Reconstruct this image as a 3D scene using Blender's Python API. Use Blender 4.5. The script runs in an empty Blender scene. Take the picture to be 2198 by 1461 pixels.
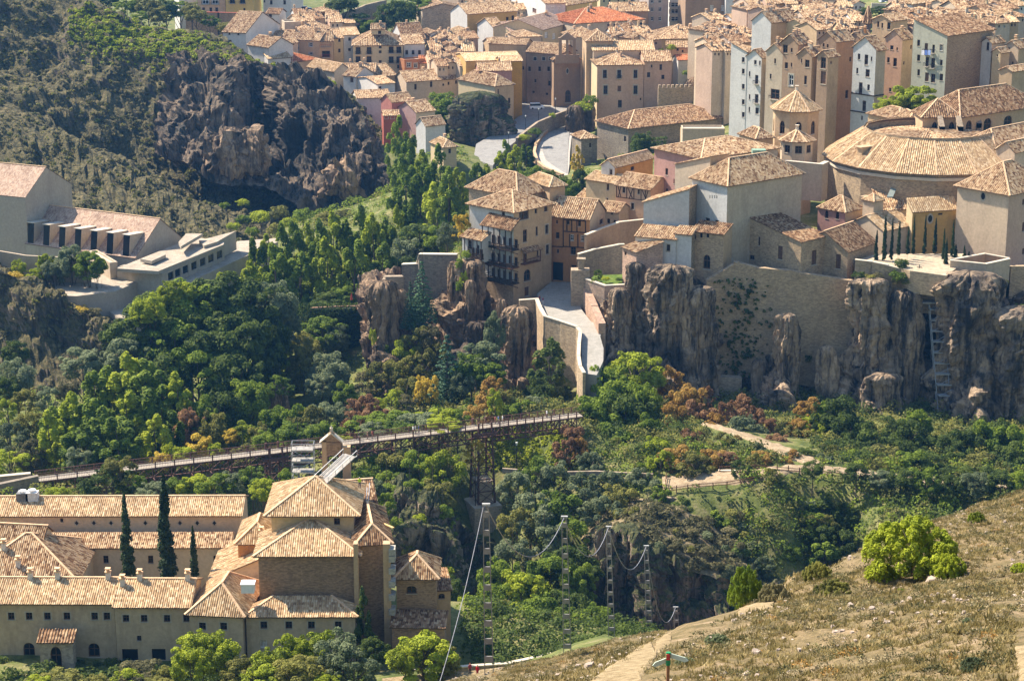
import bpy, math, random
import numpy as np
from mathutils import Vector, Matrix, noise, geometry
from mathutils.bvhtree import BVHTree
R = math.radians
random.seed(7)
S = bpy.context.scene
C = S.collection
# ---------------------------------------------------------------- camera, sky, sun, exposure
F, CX, CY = 4400.0, 1099.0, 730.5
PITCH = R(15.5)
CAMZ = 126.0
cam = bpy.data.cameras.new('camera'); camo = bpy.data.objects.new('camera', cam); C.objects.link(camo)
camo.location = (0, 0, CAMZ); camo.rotation_euler = (R(90) - PITCH, 0, 0)
cam.sensor_width = 36; cam.lens = 36 * F / 2198.0; cam.clip_end = 9000; cam.clip_start = 1
S.camera = camo
SUN_EL, SUN_AZ = R(48), R(-58)          # azimuth measured from +Y (view axis), negative = left
W = bpy.data.worlds.new('World'); S.world = W; W.use_nodes = True
nt = W.node_tree; nt.nodes.clear()
sky = nt.nodes.new('ShaderNodeTexSky'); sky.sky_type = 'NISHITA'; sky.sun_disc = False
sky.sun_elevation = SUN_EL; sky.sun_rotation = SUN_AZ; sky.air_density = 1.3; sky.dust_density = 0.6; sky.ozone_density = 2.0
bg = nt.nodes.new('ShaderNodeBackground'); bg.inputs[1].default_value = 0.09
wo = nt.nodes.new('ShaderNodeOutputWorld')
nt.links.new(sky.outputs[0], bg.inputs[0]); nt.links.new(bg.outputs[0], wo.inputs[0])
sl = bpy.data.lights.new('sun', 'SUN'); sl.energy = 4.9; sl.angle = R(0.5); sl.color = (1.0, 0.88, 0.73)
so = bpy.data.objects.new('sun', sl); C.objects.link(so)
sv = Vector((math.sin(SUN_AZ) * math.cos(SUN_EL), math.cos(SUN_AZ) * math.cos(SUN_EL), math.sin(SUN_EL)))
so.rotation_euler = sv.to_track_quat('Z', 'Y').to_euler(); so.location = (-300, 300, 500)
S.view_settings.view_transform = 'Standard'; S.view_settings.look = 'None'
S.view_settings.exposure = 1.28; S.view_settings.gamma = 1.0; S.view_settings.use_curve_mapping = False
S.cycles.volume_bounces = 0; S.cycles.max_bounces = 6; S.cycles.transparent_max_bounces = 6
S.cycles.volume_step_rate = 4; S.cycles.volume_max_steps = 64
# ---------------------------------------------------------------- places from sight lines
cp, sp = math.cos(PITCH), math.sin(PITCH)
SC = [0.0, 0.0, 1.0]
def crop(x0=0, y0=0, s=1.0): SC[:] = [x0, y0, s]
def full(x, y): return SC[0] + x / SC[2], SC[1] + y / SC[2]
def ray(px, py):
    a = (px - CX) / F; b = (CY - py) / F
    return Vector((a, cp + b * sp, -sp + b * cp))
def P(px, py, d):
    r = ray(px, py); t = d / r.y
    return Vector((r.x * t, d, CAMZ + r.z * t))
def PZ(px, py, z):
    r = ray(px, py); t = (z - CAMZ) / r.z
    return Vector((r.x * t, r.y * t, z))
def CP(x, y, d): return P(*full(x, y), d)
def CZ(x, y, z): return PZ(*full(x, y), z)
def depthcam(v): return v.y * cp + (CAMZ - v.z) * sp
def ppm(v): return F / depthcam(v)
def proj(v): 
    dc = depthcam(v); return CX + F * v.x / dc, CY - F * (-(CAMZ - v.z) * cp + v.y * sp) / dc
def planehit(px, py, o, n):
    r = ray(px, py); c0 = Vector((0, 0, CAMZ)); t = (o - c0).dot(n) / r.dot(n)
    return c0 + r * t
# ---------------------------------------------------------------- materials
def mk(name):
    m = bpy.data.materials.new(name); m.use_nodes = True
    n = m.node_tree; n.nodes.clear()
    o = n.nodes.new('ShaderNodeOutputMaterial'); b = n.nodes.new('ShaderNodeBsdfPrincipled')
    n.links.new(b.outputs[0], o.inputs[0]); b.inputs['Roughness'].default_value = .9
    b.inputs['Specular IOR Level'].default_value = .2
    return m, n, b, o
def N(n, t, **k):
    x = n.nodes.new(t)
    for a, v in k.items(): setattr(x, a, v)
    return x
def noise_n(n, vec, scale, detail=5, rough=.6, dim='3D'):
    t = N(n, 'ShaderNodeTexNoise', noise_dimensions=dim); t.inputs['Scale'].default_value = scale
    t.inputs['Detail'].default_value = detail; t.inputs['Roughness'].default_value = rough
    if vec: n.links.new(vec, t.inputs['Vector'])
    return t
def ramp(n, fac, stops):
    r = N(n, 'ShaderNodeValToRGB'); e = r.color_ramp.elements
    while len(e) < len(stops): e.new(.5)
    for i, (p, c) in enumerate(stops): e[i].position = p; e[i].color = (*c[:3], 1)
    n.links.new(fac, r.inputs[0]); return r
def mixc(n, fac, a, b, mode='MIX'):
    x = N(n, 'ShaderNodeMix', data_type='RGBA', blend_type=mode)
    for s, v in ((x.inputs[0], fac), (x.inputs[6], a), (x.inputs[7], b)):
        if isinstance(v, (int, float)): s.default_value = v
        elif isinstance(v, tuple): s.default_value = (*v[:3], 1)
        else: n.links.new(v, s)
    return x.outputs[2]
def pos(n, sc=(1, 1, 1)):
    g = N(n, 'ShaderNodeNewGeometry'); v = N(n, 'ShaderNodeVectorMath', operation='MULTIPLY')
    n.links.new(g.outputs['Position'], v.inputs[0]); v.inputs[1].default_value = sc
    return v.outputs[0]
def bump(n, b, h, strength, dist):
    x = N(n, 'ShaderNodeBump'); x.inputs['Strength'].default_value = strength; x.inputs['Distance'].default_value = dist
    n.links.new(h, x.inputs['Height']); n.links.new(x.outputs[0], b.inputs['Normal'])
def k(c, f): return tuple(min(.95, x * f) for x in c)
_wm = {}
def wall(rgb, kind='plaster', wear=.5):
    key = (rgb, kind, wear)
    if key in _wm: return _wm[key]
    rgb = k(rgb, .84)
    m, n, b, o = mk(kind + '_wall')
    big = noise_n(n, pos(n), .18, 5); fine = noise_n(n, pos(n), 1.6 if kind == 'plaster' else 2.4, 6, .75)
    streak = noise_n(n, pos(n, (1, 1, .2)), .45, 6, .75)
    c = ramp(n, big.outputs[0], [(.3, k(rgb, 1 - .22 * wear)), (.7, k(rgb, 1 + .12 * wear))]).outputs[0]
    grey = (rgb[0] * .62, rgb[1] * .6, rgb[2] * .6)
    c = mixc(n, ramp(n, streak.outputs[0], [(.48, (0, 0, 0)), (.72, (min(1, wear * .85),) * 3)]).outputs[0], c, grey)
    if kind == 'stone' or kind == 'brick':
        v = N(n, 'ShaderNodeTexVoronoi'); v.inputs['Scale'].default_value = 1.0
        n.links.new(pos(n, (2.0, 2.0, 4.2) if kind == 'stone' else (2.5, 2.5, 7)), v.inputs['Vector'])
        cc = N(n, 'ShaderNodeSeparateColor'); n.links.new(v.outputs['Color'], cc.inputs[0])
        t = ramp(n, cc.outputs[0], [(0, (.66, .64, .62)), (.5, (.95, .93, .9)), (1, (1.22, 1.16, 1.05))]).outputs[0]
        c = mixc(n, .85, c, t, 'MULTIPLY')
    c = mixc(n, .55, c, ramp(n, fine.outputs[0], [(.35, (.72, .70, .68)), (.65, (1.12, 1.1, 1.06))]).outputs[0], 'MULTIPLY')
    n.links.new(c, b.inputs['Base Color'])
    bump(n, b, fine.outputs[0], .5, .06 if kind == 'plaster' else .15)
    _wm[key] = m; return m
_tm = {}
def tiles(tone='tan'):
    if tone in _tm: return _tm[tone]
    m, n, b, o = mk('clay_tile_' + tone)
    uv = N(n, 'ShaderNodeUVMap'); 
    sn = N(n, 'ShaderNodeVectorMath', operation='SNAP'); sn.inputs[1].default_value = (.27, .5, 1)
    n.links.new(uv.outputs[0], sn.inputs[0])
    wn = N(n, 'ShaderNodeTexWhiteNoise', noise_dimensions='2D'); n.links.new(sn.outputs[0], wn.inputs['Vector'])
    cols = {'tan': [(0, (.16, .075, .035)), (.2, (.36, .21, .11)), (.5, (.55, .37, .21)), (.8, (.66, .48, .29)), (1, (.80, .62, .41))],
            'brown': [(0, (.12, .06, .03)), (.3, (.27, .15, .075)), (.6, (.42, .25, .135)), (.85, (.53, .35, .20)), (1, (.65, .48, .30))],
            'pale': [(0, (.40, .25, .13)), (.2, (.53, .36, .20)), (.5, (.66, .46, .26)), (.8, (.78, .58, .35)), (1, (.88, .70, .47))],
            'orange': [(0, (.36, .11, .045)), (.3, (.5, .17, .065)), (.7, (.62, .23, .10)), (1, (.72, .34, .18))],
            'pink': [(0, (.34, .22, .16)), (.3, (.47, .32, .235)), (.7, (.54, .39, .29)), (1, (.62, .47, .36))]}[tone]
    c = ramp(n, wn.outputs['Value'], cols).outputs[0]
    big = noise_n(n, pos(n), .35, 6, .7)
    c = mixc(n, .8, c, ramp(n, big.outputs[0], [(.32, (.62, .58, .55)), (.5, (.95, .95, .95)), (.7, (1.15, 1.12, 1.05))]).outputs[0], 'MULTIPLY')
    lich = noise_n(n, pos(n), 1.3, 4, .7)
    c = mixc(n, ramp(n, lich.outputs[0], [(.58, (0, 0, 0)), (.72, (.5, .5, .5))]).outputs[0], c, (.30, .27, .21))
    c = mixc(n, 1.0, c, (.80, .79, .77), 'MULTIPLY')
    n.links.new(c, b.inputs['Base Color'])
    # overlapping courses
    sx = N(n, 'ShaderNodeSeparateXYZ'); n.links.new(uv.outputs[0], sx.inputs[0])
    mo = N(n, 'ShaderNodeMath', operation='FRACT'); d = N(n, 'ShaderNodeMath', operation='DIVIDE'); d.inputs[1].default_value = .5
    n.links.new(sx.outputs[1], d.inputs[0]); n.links.new(d.outputs[0], mo.inputs[0])
    bump(n, b, mo.outputs[0], .6, .08)
    _tm[tone] = m; return m
def simple(name, rgb, rough=.8, var=.25, scale=2.0, metal=0.0, bmp=0.0):
    m, n, b, o = mk(name); t = noise_n(n, pos(n), scale, 5)
    n.links.new(ramp(n, t.outputs[0], [(.3, k(rgb, 1 - var)), (.7, k(rgb, 1 + var))]).outputs[0], b.inputs['Base Color'])
    b.inputs['Roughness'].default_value = rough; b.inputs['Metallic'].default_value = metal
    if bmp: bump(n, b, t.outputs[0], .6, bmp)
    return m
def rockmat(name, warm=(.36, .25, .16), grey=(.17, .155, .14), dark=(.045, .042, .04), moss=(.07, .085, .03), mossy=.5, sc=1.0):
    m, n, b, o = mk(name)
    a = noise_n(n, pos(n, (1, 1, .22)), .16 * sc, 8, .66); f = noise_n(n, pos(n), .9 * sc, 9, .75)
    s = noise_n(n, pos(n, (1, 1, .08)), .5 * sc, 6, .7)
    c = ramp(n, a.outputs[0], [(.34, grey), (.47, k(warm, .72)), (.58, warm), (.72, k(warm, 1.25))]).outputs[0]
    c = mixc(n, ramp(n, s.outputs[0], [(.48, (0, 0, 0)), (.6, (.9, .9, .9))]).outputs[0], c, dark)
    bb = noise_n(n, pos(n), .07 * sc, 4, .6); c = mixc(n, ramp(n, bb.outputs[0], [(.5, (0, 0, 0)), (.62, (.75, .75, .75))]).outputs[0], c, dark)
    c = mixc(n, .8, c, ramp(n, f.outputs[0], [(.33, (.45, .43, .42)), (.5, (.95, .95, .95)), (.68, (1.3, 1.26, 1.2))]).outputs[0], 'MULTIPLY')
    g = N(n, 'ShaderNodeNewGeometry'); sx = N(n, 'ShaderNodeSeparateXYZ'); n.links.new(g.outputs['True Normal'], sx.inputs[0])
    mz = N(n, 'ShaderNodeMath', operation='MULTIPLY_ADD'); n.links.new(f.outputs[0], mz.inputs[0]); mz.inputs[1].default_value = 1.2; n.links.new(sx.outputs[2], mz.inputs[2])
    msk = ramp(n, mz.outputs[0], [(1.22 - mossy * .35, (0, 0, 0)), (1.0 if mossy > .9 else min(1, 1.36 - mossy * .35), (1, 1, 1))])
    mm = noise_n(n, pos(n), .8, 7, .8)
    mc = ramp(n, mm.outputs[0], [(.38, k(moss, .45)), (.5, moss), (.6, (moss[0] * 1.9, moss[1] * 1.6, moss[2] * 1.6)), (.72, (moss[0] * 3.0, moss[1] * 2.3, moss[2] * 3.2))]).outputs[0]
    sm = N(n, 'ShaderNodeMath', operation='GREATER_THAN')
    c = mixc(n, msk.outputs[0], c, mc)
    wv = N(n, 'ShaderNodeVectorMath', operation='ADD'); n.links.new(pos(n, (1, 1, .4)), wv.inputs[0])
    ws = N(n, 'ShaderNodeVectorMath', operation='SCALE'); ws.inputs['Scale'].default_value = 3.5; n.links.new(a.outputs['Color'], ws.inputs[0]); n.links.new(ws.outputs[0], wv.inputs[1])
    vo = N(n, 'ShaderNodeTexVoronoi', feature='DISTANCE_TO_EDGE'); vo.inputs['Scale'].default_value = .42 * sc; n.links.new(wv.outputs[0], vo.inputs['Vector'])
    cr = ramp(n, vo.outputs['Distance'], [(0, (.28, .28, .3)), (.05, (.8, .8, .8)), (.12, (1, 1, 1))])
    c = mixc(n, .5, c, cr.outputs[0], 'MULTIPLY')
    mh = N(n, 'ShaderNodeMath', operation='MULTIPLY_ADD'); n.links.new(cr.outputs[0], mh.inputs[0]); mh.inputs[1].default_value = .25; n.links.new(f.outputs[0], mh.inputs[2])
    n.links.new(c, b.inputs['Base Color']); bump(n, b, mh.outputs[0], .9, 1.0 / sc)
    return m
def leafmat(name, c1, c2, c3, trans=.45):
    c1, c2, c3 = [tuple(min(.85, v * 1.15) for v in c) for c in (c1, c2, c3)]
    m, n, b, o = mk(name)
    oi = N(n, 'ShaderNodeObjectInfo')
    t = noise_n(n, pos(n), .55, 3, .6); t2 = noise_n(n, pos(n), 3.0, 2, .5)
    ad = N(n, 'ShaderNodeMath', operation='MULTIPLY_ADD'); n.links.new(t2.outputs[0], ad.inputs[0]); ad.inputs[1].default_value = .6; n.links.new(t.outputs[0], ad.inputs[2])
    a2 = N(n, 'ShaderNodeMath', operation='MULTIPLY_ADD'); n.links.new(oi.outputs['Random'], a2.inputs[0]); a2.inputs[1].default_value = .22; n.links.new(ad.outputs[0], a2.inputs[2])
    c = ramp(n, a2.outputs[0], [(.68, c1), (.9, c2), (1.0, c3)]).outputs[0]
    n.links.new(c, b.inputs['Base Color']); b.inputs['Roughness'].default_value = .75
    tr = N(n, 'ShaderNodeBsdfTranslucent'); mx = N(n, 'ShaderNodeMixShader'); mx.inputs[0].default_value = trans
    n.links.new(c, tr.inputs[0]); n.links.new(b.outputs[0], mx.inputs[1]); n.links.new(tr.outputs[0], mx.inputs[2]); n.links.new(mx.outputs[0], o.inputs[0])
    return m
# ---------------------------------------------------------------- mesh builder
class MB:
    def __init__(s): s.v = []; s.f = []; s.m = []; s.uv = []
    def vs(s, pts): i = len(s.v); s.v.extend(tuple(p) for p in pts); return list(range(i, i + len(pts)))
    def face(s, pts, mi=0, uv=None):
        s.f.append(s.vs(pts)); s.m.append(mi); s.uv.append(uv)
    def prism(s, poly, dz, mi=0, side=None):       # closed solid from a (counter-clockwise from above) polygon, extruded by vector dz (down)
        d = Vector(dz); a = [Vector(p) for p in poly]; b = [p + d for p in a]
        s.face(a, mi); s.face(list(reversed(b)), mi if side is None else side)
        for i in range(len(a)):
            j = (i + 1) % len(a); s.face([a[j], a[i], b[i], b[j]], mi if side is None else side)
    def box(s, c, ax, ay, az, mi=0):               # centre and three half vectors
        c, ax, ay, az = Vector(c), Vector(ax), Vector(ay), Vector(az)
        p = [c + ax * i + ay * j + az * q for q in (-1, 1) for j in (-1, 1) for i in (-1, 1)]
        q = s.vs(p)
        for f in ((0, 2, 3, 1), (4, 5, 7, 6), (0, 1, 5, 4), (2, 6, 7, 3), (0, 4, 6, 2), (1, 3, 7, 5)):
            s.f.append([q[i] for i in f]); s.m.append(mi); s.uv.append(None)
    def abox(s, x0, y0, z0, x1, y1, z1, mi=0):
        s.box(((x0 + x1) / 2, (y0 + y1) / 2, (z0 + z1) / 2), ((x1 - x0) / 2, 0, 0), (0, (y1 - y0) / 2, 0), (0, 0, (z1 - z0) / 2), mi)
    def bar(s, a, b, w, h=None, mi=0):
        a, b = Vector(a), Vector(b); d = b - a; L = d.length
        if L < 1e-6: return
        d.normalize(); up = Vector((0, 0, 1)) if abs(d.z) < .95 else Vector((0, 1, 0))
        x = d.cross(up).normalized(); y = x.cross(d).normalized()
        s.box((a + b) / 2, x * w / 2, d * L / 2, y * (h or w) / 2, mi)
    def tube(s, pts, r, n=6, mi=0):
        rings = []
        for i, p in enumerate(pts):
            p = Vector(p); q = Vector(pts[min(i + 1, len(pts) - 1)]) - Vector(pts[max(i - 1, 0)])
            q = q.normalized() if q.length > 1e-6 else Vector((0, 0, 1))
            up = Vector((0, 0, 1)) if abs(q.z) < .9 else Vector((1, 0, 0))
            x = q.cross(up).normalized(); y = x.cross(q)
            rr = r[i] if isinstance(r, (list, tuple)) else r
            rings.append(s.vs([p + x * math.cos(t * 2 * math.pi / n) * rr + y * math.sin(t * 2 * math.pi / n) * rr for t in range(n)]))
        for a, b in zip(rings, rings[1:]):
            for i in range(n): s.f.append([a[i], a[(i + 1) % n], b[(i + 1) % n], b[i]]); s.m.append(mi); s.uv.append(None)
        s.f.append(list(reversed(rings[0]))); s.m.append(mi); s.uv.append(None); s.f.append(rings[-1]); s.m.append(mi); s.uv.append(None)
    def mesh(s, name, mats, smooth=False):
        me = bpy.data.meshes.new(name); me.from_pydata(s.v, [], s.f)
        for m in (mats if isinstance(mats, (list, tuple)) else [mats]): me.materials.append(m)
        me.polygons.foreach_set('material_index', s.m)
        if any(u is not None for u in s.uv):
            l = me.uv_layers.new(name='UVMap'); dat = np.zeros((len(me.loops), 2), np.float32); i = 0
            for f, u in zip(s.f, s.uv):
                if u is not None: dat[i:i + len(f)] = u
                i += len(f)
            l.data.foreach_set('uv', dat.ravel())
        if smooth: me.polygons.foreach_set('use_smooth', [True] * len(me.polygons))
        me.update(); return me
    def obj(s, name, mats, parent=None, smooth=False):
        return link(name, s.mesh(name, mats, smooth), parent)
def link(name, me, parent=None, mw=None):
    o = bpy.data.objects.new(name, me); C.objects.link(o)
    if parent: o.parent = parent
    return o
def tag(o, label=None, cat=None, group=None, kind=None):
    if label: o['label'] = label
    if cat: o['category'] = cat
    if group: o['group'] = group
    if kind: o['kind'] = kind
    return o
def thing(name, label, cat, loc=(0, 0, 0), rz=0, group=None):
    o = bpy.data.objects.new(name, None); C.objects.link(o); o.location = loc; o.rotation_euler = (0, 0, rz)
    o.empty_display_size = .2
    return tag(o, label, cat, group)
def copy_tree(o, parent=None):
    c = o.copy(); C.objects.link(c); c.parent = parent
    for ch in list(o.children): copy_tree(ch, c)
    return c
# ---------------------------------------------------------------- ground control points -> one height field
GP = []
def g(px, py, d): p = P(px, py, d); GP.append((p.x, p.y, p.z))
def gw(*pts): GP.extend(pts)
# the viewer's own hillside
gw((0, 0, 124.3), (-70, -10, 116), (80, -10, 126), (-30, 35, 101), (-70, 60, 80), (-60, 110, 56), (200, 0, 136), (300, 120, 112), (-200, 0, 90), (-200, 120, 40))
for a in ((1300, 1461, 66), (1600, 1461, 58), (1900, 1461, 52), (2198, 1461, 47), (2600, 1461, 40), (1600, 1372, 76), (1900, 1300, 82), (2198, 1250, 85),
          (2198, 1130, 114), (1950, 1185, 108), (2500, 1150, 92)): g(*a)
CREST = [(1060, 1461, 72), (1200, 1400, 80), (1330, 1352, 86), (1450, 1312, 92), (1560, 1288, 98), (1700, 1218, 108), (1830, 1172, 118), (2000, 1094, 130), (2198, 1040, 142), (2500, 960, 160)]
for a in CREST:
    g(*a); p = P(*a); gw((p.x + 1, p.y + 14, p.z - 11))
gw((-2, 150, 57), (5, 190, 39), (11.5, 245, 19), (18, 280, 4.5), (26, 330, -26), (45, 200, 22), (70, 250, -8), (110, 260, -8), (160, 280, 0), (-14, 200, 32), (-8, 235, 14))
gw((260, 260, 20), (350, 330, 10))
# monastery shelf
gw((-100, 225, 8), (-60, 225, 8), (-30, 232, 9), (-5, 250, 10), (-140, 225, 6), (-110, 262, 5), (-60, 262, 5), (-20, 262, 6), (0, 262, 4), (-110, 300, 7), (-60, 300, 7), (-30, 300, 6),
   (-14, 300, 2), (-120, 340, 4), (-83, 352, 0), (-60, 345, -4), (-35, 330, -4), (-18, 330, -12), (-250, 300, 10), (-200, 350, 2))
# gorge bed
gw((60, 300, -38), (30, 320, -40), (5, 335, -40), (-12, 365, -40), (-30, 375, -32), (-60, 385, -24), (-100, 395, -20), (-160, 405, -20), (-240, 420, -20), (110, 310, -38), (180, 330, -36), (260, 340, -34))
# valley floor with the poplars
gw((-170, 440, -14), (-120, 440, -14), (-70, 440, -13), (-40, 440, -12), (-20, 430, -11), (-150, 500, -12), (-90, 500, -11), (-45, 500, -8), (-20, 500, -6), (-60, 560, -6), (-30, 570, -4), (-30, 640, -2), (-260, 470, -5), (-90, 560, -4),
   (-8, 470, -4), (-14, 600, -3), (0, 560, 0), (6, 620, 4))
# right bank: path, terrace, cliff foot
for a in ((1240, 890, 399), (1150, 870, 412), (1060, 880, 408), (950, 870, 415), (860, 860, 425), (1450, 1045, 372), (1560, 1030, 372), (1700, 1012, 374), (1850, 1030, 372), (2000, 1055, 371), (2198, 1050, 374), (2600, 1050, 376),
          (1420, 1060, 371), (1330, 1150, 352), (1500, 1200, 357), (1700, 1170, 355), (1900, 1150, 352), (2150, 1120, 358), (1300, 1440, 342), (1450, 1440, 342), (1650, 1420, 342), (1900, 1320, 344),
          (1300, 940, 396), (1530, 915, 402), (1650, 965, 388), (1250, 1020, 384), (1150, 1040, 382), (930, 1030, 384), (1035, 1230, 378), (990, 1200, 380), (1085, 1200, 380), (1035, 1110, 393), (990, 1060, 394), (1085, 1060, 394), (1150, 1150, 368), (900, 1000, 390),
          (1300, 900, 418), (1500, 900, 420), (1700, 905, 420), (1900, 915, 420), (2100, 930, 420), (2300, 940, 420), (2600, 940, 420),
          (980, 860, 432), (1090, 850, 436), (1140, 850, 437), (800, 790, 452)): g(*a)
# upper town shelf behind the cliff
for a in ((1030, 665, 474), (1130, 662, 468), (1180, 640, 468), (1235, 610, 484), (1290, 640, 466), (1400, 600, 468), (1500, 600, 468), (1620, 600, 468), (1850, 590, 468), (2040, 590, 468), (2198, 590, 468), (2600, 590, 468),
          (870, 655, 486), (900, 655, 490), (830, 300, 656), (800, 250, 690), (900, 325, 640), (965, 350, 618), (1000, 330, 640), (870, 400, 622), (930, 400, 600)): g(*a)
gw(*[(x, 452, -10) for x in range(16, 170, 12)], *[(x, 461, 11) for x in range(26, 170, 12)], (14, 446, 2), (18, 458, 6), (16, 438, -4))
gw(*[(x, 458, -11) for x in (-36, -28, -20, -12, -4)], (2, 452, -8), (4, 466, 4), (10, 450, 0))
gw(*[(x, 353, -34) for x in (17, 24, 32, 40, 50, 60)], *[(x, 362, -40) for x in (-24, -18, -12, -6)])
gw((-12, 520, 4), (20, 520, 8), (60, 520, 18), (120, 520, 20), (200, 520, 20), (20, 560, 8), (60, 600, 18), (130, 600, 32), (220, 600, 36), (10, 640, 4), (40, 640, 10),
   (-20, 700, 5), (20, 700, 5), (-20, 750, 7), (20, 760, 9), (70, 700, 20), (130, 700, 40), (230, 700, 45), (-60, 740, 14), (-100, 740, 22), (-150, 740, 24), (-220, 740, 30), (-40, 820, 12), (20, 820, 14), (80, 820, 24), (150, 820, 46), (250, 820, 52),
   (-100, 820, 22), (-200, 830, 26), (0, 1000, 20), (-150, 1000, 26), (100, 1000, 30), (220, 1000, 60), (-20, 1000, 20), (350, 1000, 60), (-350, 1000, 30), (0, 1300, 24), (-300, 1300, 40), (300, 1300, 60),
   (-260, 640, -10), (-180, 580, -16), (-100, 600, -18), (-140, 660, -12), (-50, 690, -8), (-80, 640, -16), (-150, 700, 0), (-60, 720, -4), (-330, 560, 20), (-350, 300, 20), (-350, 100, 60), (450, 300, 10), (450, 600, 40), (-200, 520, -12), (-130, 530, -12),
   (-600, -300, 100), (600, -300, 130), (0, -300, 120), (-600, 1700, 60), (600, 1700, 80), (0, 1700, 40), (-600, 600, 60), (600, 600, 60), (600, 0, 130), (-600, 0, 90))
_pts = [Vector((a[0], a[1])) for a in GP]
_r = geometry.delaunay_2d_cdt(_pts, [], [], 0, 0.01)
_zz = []
for v, orig in zip(_r[0], _r[3]): _zz.append((v.x, v.y, GP[orig[0]][2] if orig else 0))
_bvh = BVHTree.FromPolygons([Vector(z) for z in _zz], [list(f) for f in _r[2]])
def T0(x, y):
    h = _bvh.ray_cast(Vector((x, y, 900)), Vector((0, 0, -1)))
    return h[0].z if h[0] else 0
GX0, GY0, GS = -420.0, -60.0, 4.0
nx, ny = 210, 300
HG = np.array([[T0(GX0 + i * GS, GY0 + j * GS) for i in range(nx)] for j in range(ny)])
for _ in range(1):
    HG[1:-1, 1:-1] = (HG[1:-1, 1:-1] * 4 + HG[2:, 1:-1] + HG[:-2, 1:-1] + HG[1:-1, 2:] + HG[1:-1, :-2]) / 8
def T(x, y):
    a = (x - GX0) / GS; b = (y - GY0) / GS
    i = int(max(0, min(nx - 2, a))); j = int(max(0, min(ny - 2, b))); a = min(1, max(0, a - i)); b = min(1, max(0, b - j))
    return (HG[j, i] * (1 - a) + HG[j, i + 1] * a) * (1 - b) + (HG[j + 1, i] * (1 - a) + HG[j + 1, i + 1] * a) * b
def fbm(p, o=4): return noise.fractal(Vector(p), 1.0, 2.0, o)
# ---------------------------------------------------------------- unit windows
_frame = simple('window_frame_wood', (.12, .07, .045)); _wframe = simple('window_frame_white', (.7, .7, .68))
_glass, _gn, _gb, _go = mk('window_glass'); _gb.inputs['Base Color'].default_value = (.015, .018, .022, 1); _gb.inputs['Roughness'].default_value = .15
_shut = simple('louvre_shutter', (.16, .09, .06)); _blind = simple('roller_blind', (.55, .5, .42)); _stone = wall((.52, .47, .38), 'plaster', .3)
_iron = simple('wrought_iron', (.03, .028, .03), .6)
_U = {}
def unit(t, wm=None):
    key = (t, wm.name if wm and t == 'a' else '')
    if key in _U: return _U[key]
    m = MB(); f = .09
    if t == 'a':
        n = 8; arc = [(.5 - .5 * math.cos(math.pi * i / n), .62 + .38 * math.sin(math.pi * i / n)) for i in range(n + 1)]
        for s in (0, 1):
            half = arc[:n // 2 + 1] if s == 0 else arc[n // 2:]
            cx = 0 if s == 0 else 1
            for p, q in zip(half, half[1:]):
                m.face([(cx, -.001, 1), (p[0], -.001, p[1]), (q[0], -.001, q[1])], 2)
        for p, q in zip(arc, arc[1:]): m.face([(p[0], 0, p[1]), (p[0], .3, p[1]), (q[0], .3, q[1]), (q[0], 0, q[1])], 2)
    dp = .28
    if t in ('o', 'r'):
        n = 4 if t == 'o' else 14
        ring = [(.5 + .5 * math.sin(2 * math.pi * i / n), .5 + .5 * math.cos(2 * math.pi * i / n)) for i in range(n)]
        for i in range(n):
            a, b = ring[i], ring[(i + 1) % n]; s = .68
            ia = (.5 + (a[0] - .5) * s, .5 + (a[1] - .5) * s); ib = (.5 + (b[0] - .5) * s, .5 + (b[1] - .5) * s)
            m.face([(a[0], -.06, a[1]), (ia[0], -.06, ia[1]), (ib[0], -.06, ib[1]), (b[0], -.06, b[1])], 0)
            m.face([(a[0], -.06, a[1]), (b[0], -.06, b[1]), (b[0], .02, b[1]), (a[0], .02, a[1])], 0)
            m.face([(ia[0], -.06, ia[1]), (ia[0], -.012, ia[1]), (ib[0], -.012, ib[1]), (ib[0], -.06, ib[1])], 0)
        m.face([(.5 + (p[0] - .5) * .7, -.012, .5 + (p[1] - .5) * .7) for p in ring], 1)
        mats = [_stone, _glass]
    else:
        m.face([(0, dp, 0), (1, dp, 0), (1, dp, 1), (0, dp, 1)], 1)
        if t != 'p':  # frameless pane: in open archways its black stands in for shade
            for a in ((0, 0, f, 1), (1 - f, 0, 1, 1), (f, 0, 1 - f, f), (f, 1 - f, 1 - f, 1), (.47, f, .53, 1 - f)):
                m.abox(a[0], dp - .09, a[1], a[2], dp - .01, a[3], 0)
            m.abox(f, dp - .07, .55, .47, dp - .02, .6, 0); m.abox(.53, dp - .07, .55, 1 - f, dp - .02, .6, 0)
            m.abox(-.08, -.09, -.07, 1.08, .02, 0, 3)
        mats = {'d': [_frame, _glass], 'a': [_frame, _glass], 'w': [_wframe, _glass], 'b': [_frame, _shut], 'c': [_wframe, _blind], 'p': [_frame, _glass], 's': [_frame, _glass]}[t] + [wm or _stone, _stone]
        if t in ('s', 'w'):
            for a in ((-.18, -.12, 0, 1.12), (1, -.12, 1.18, 1.12), (0, 1, 1, 1.12), (0, -.12, 1, -.07)): m.abox(a[0], -.035, a[1], a[2], .01, a[3], 3)
    _U[key] = m.mesh('window', mats); return _U[key]
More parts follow.
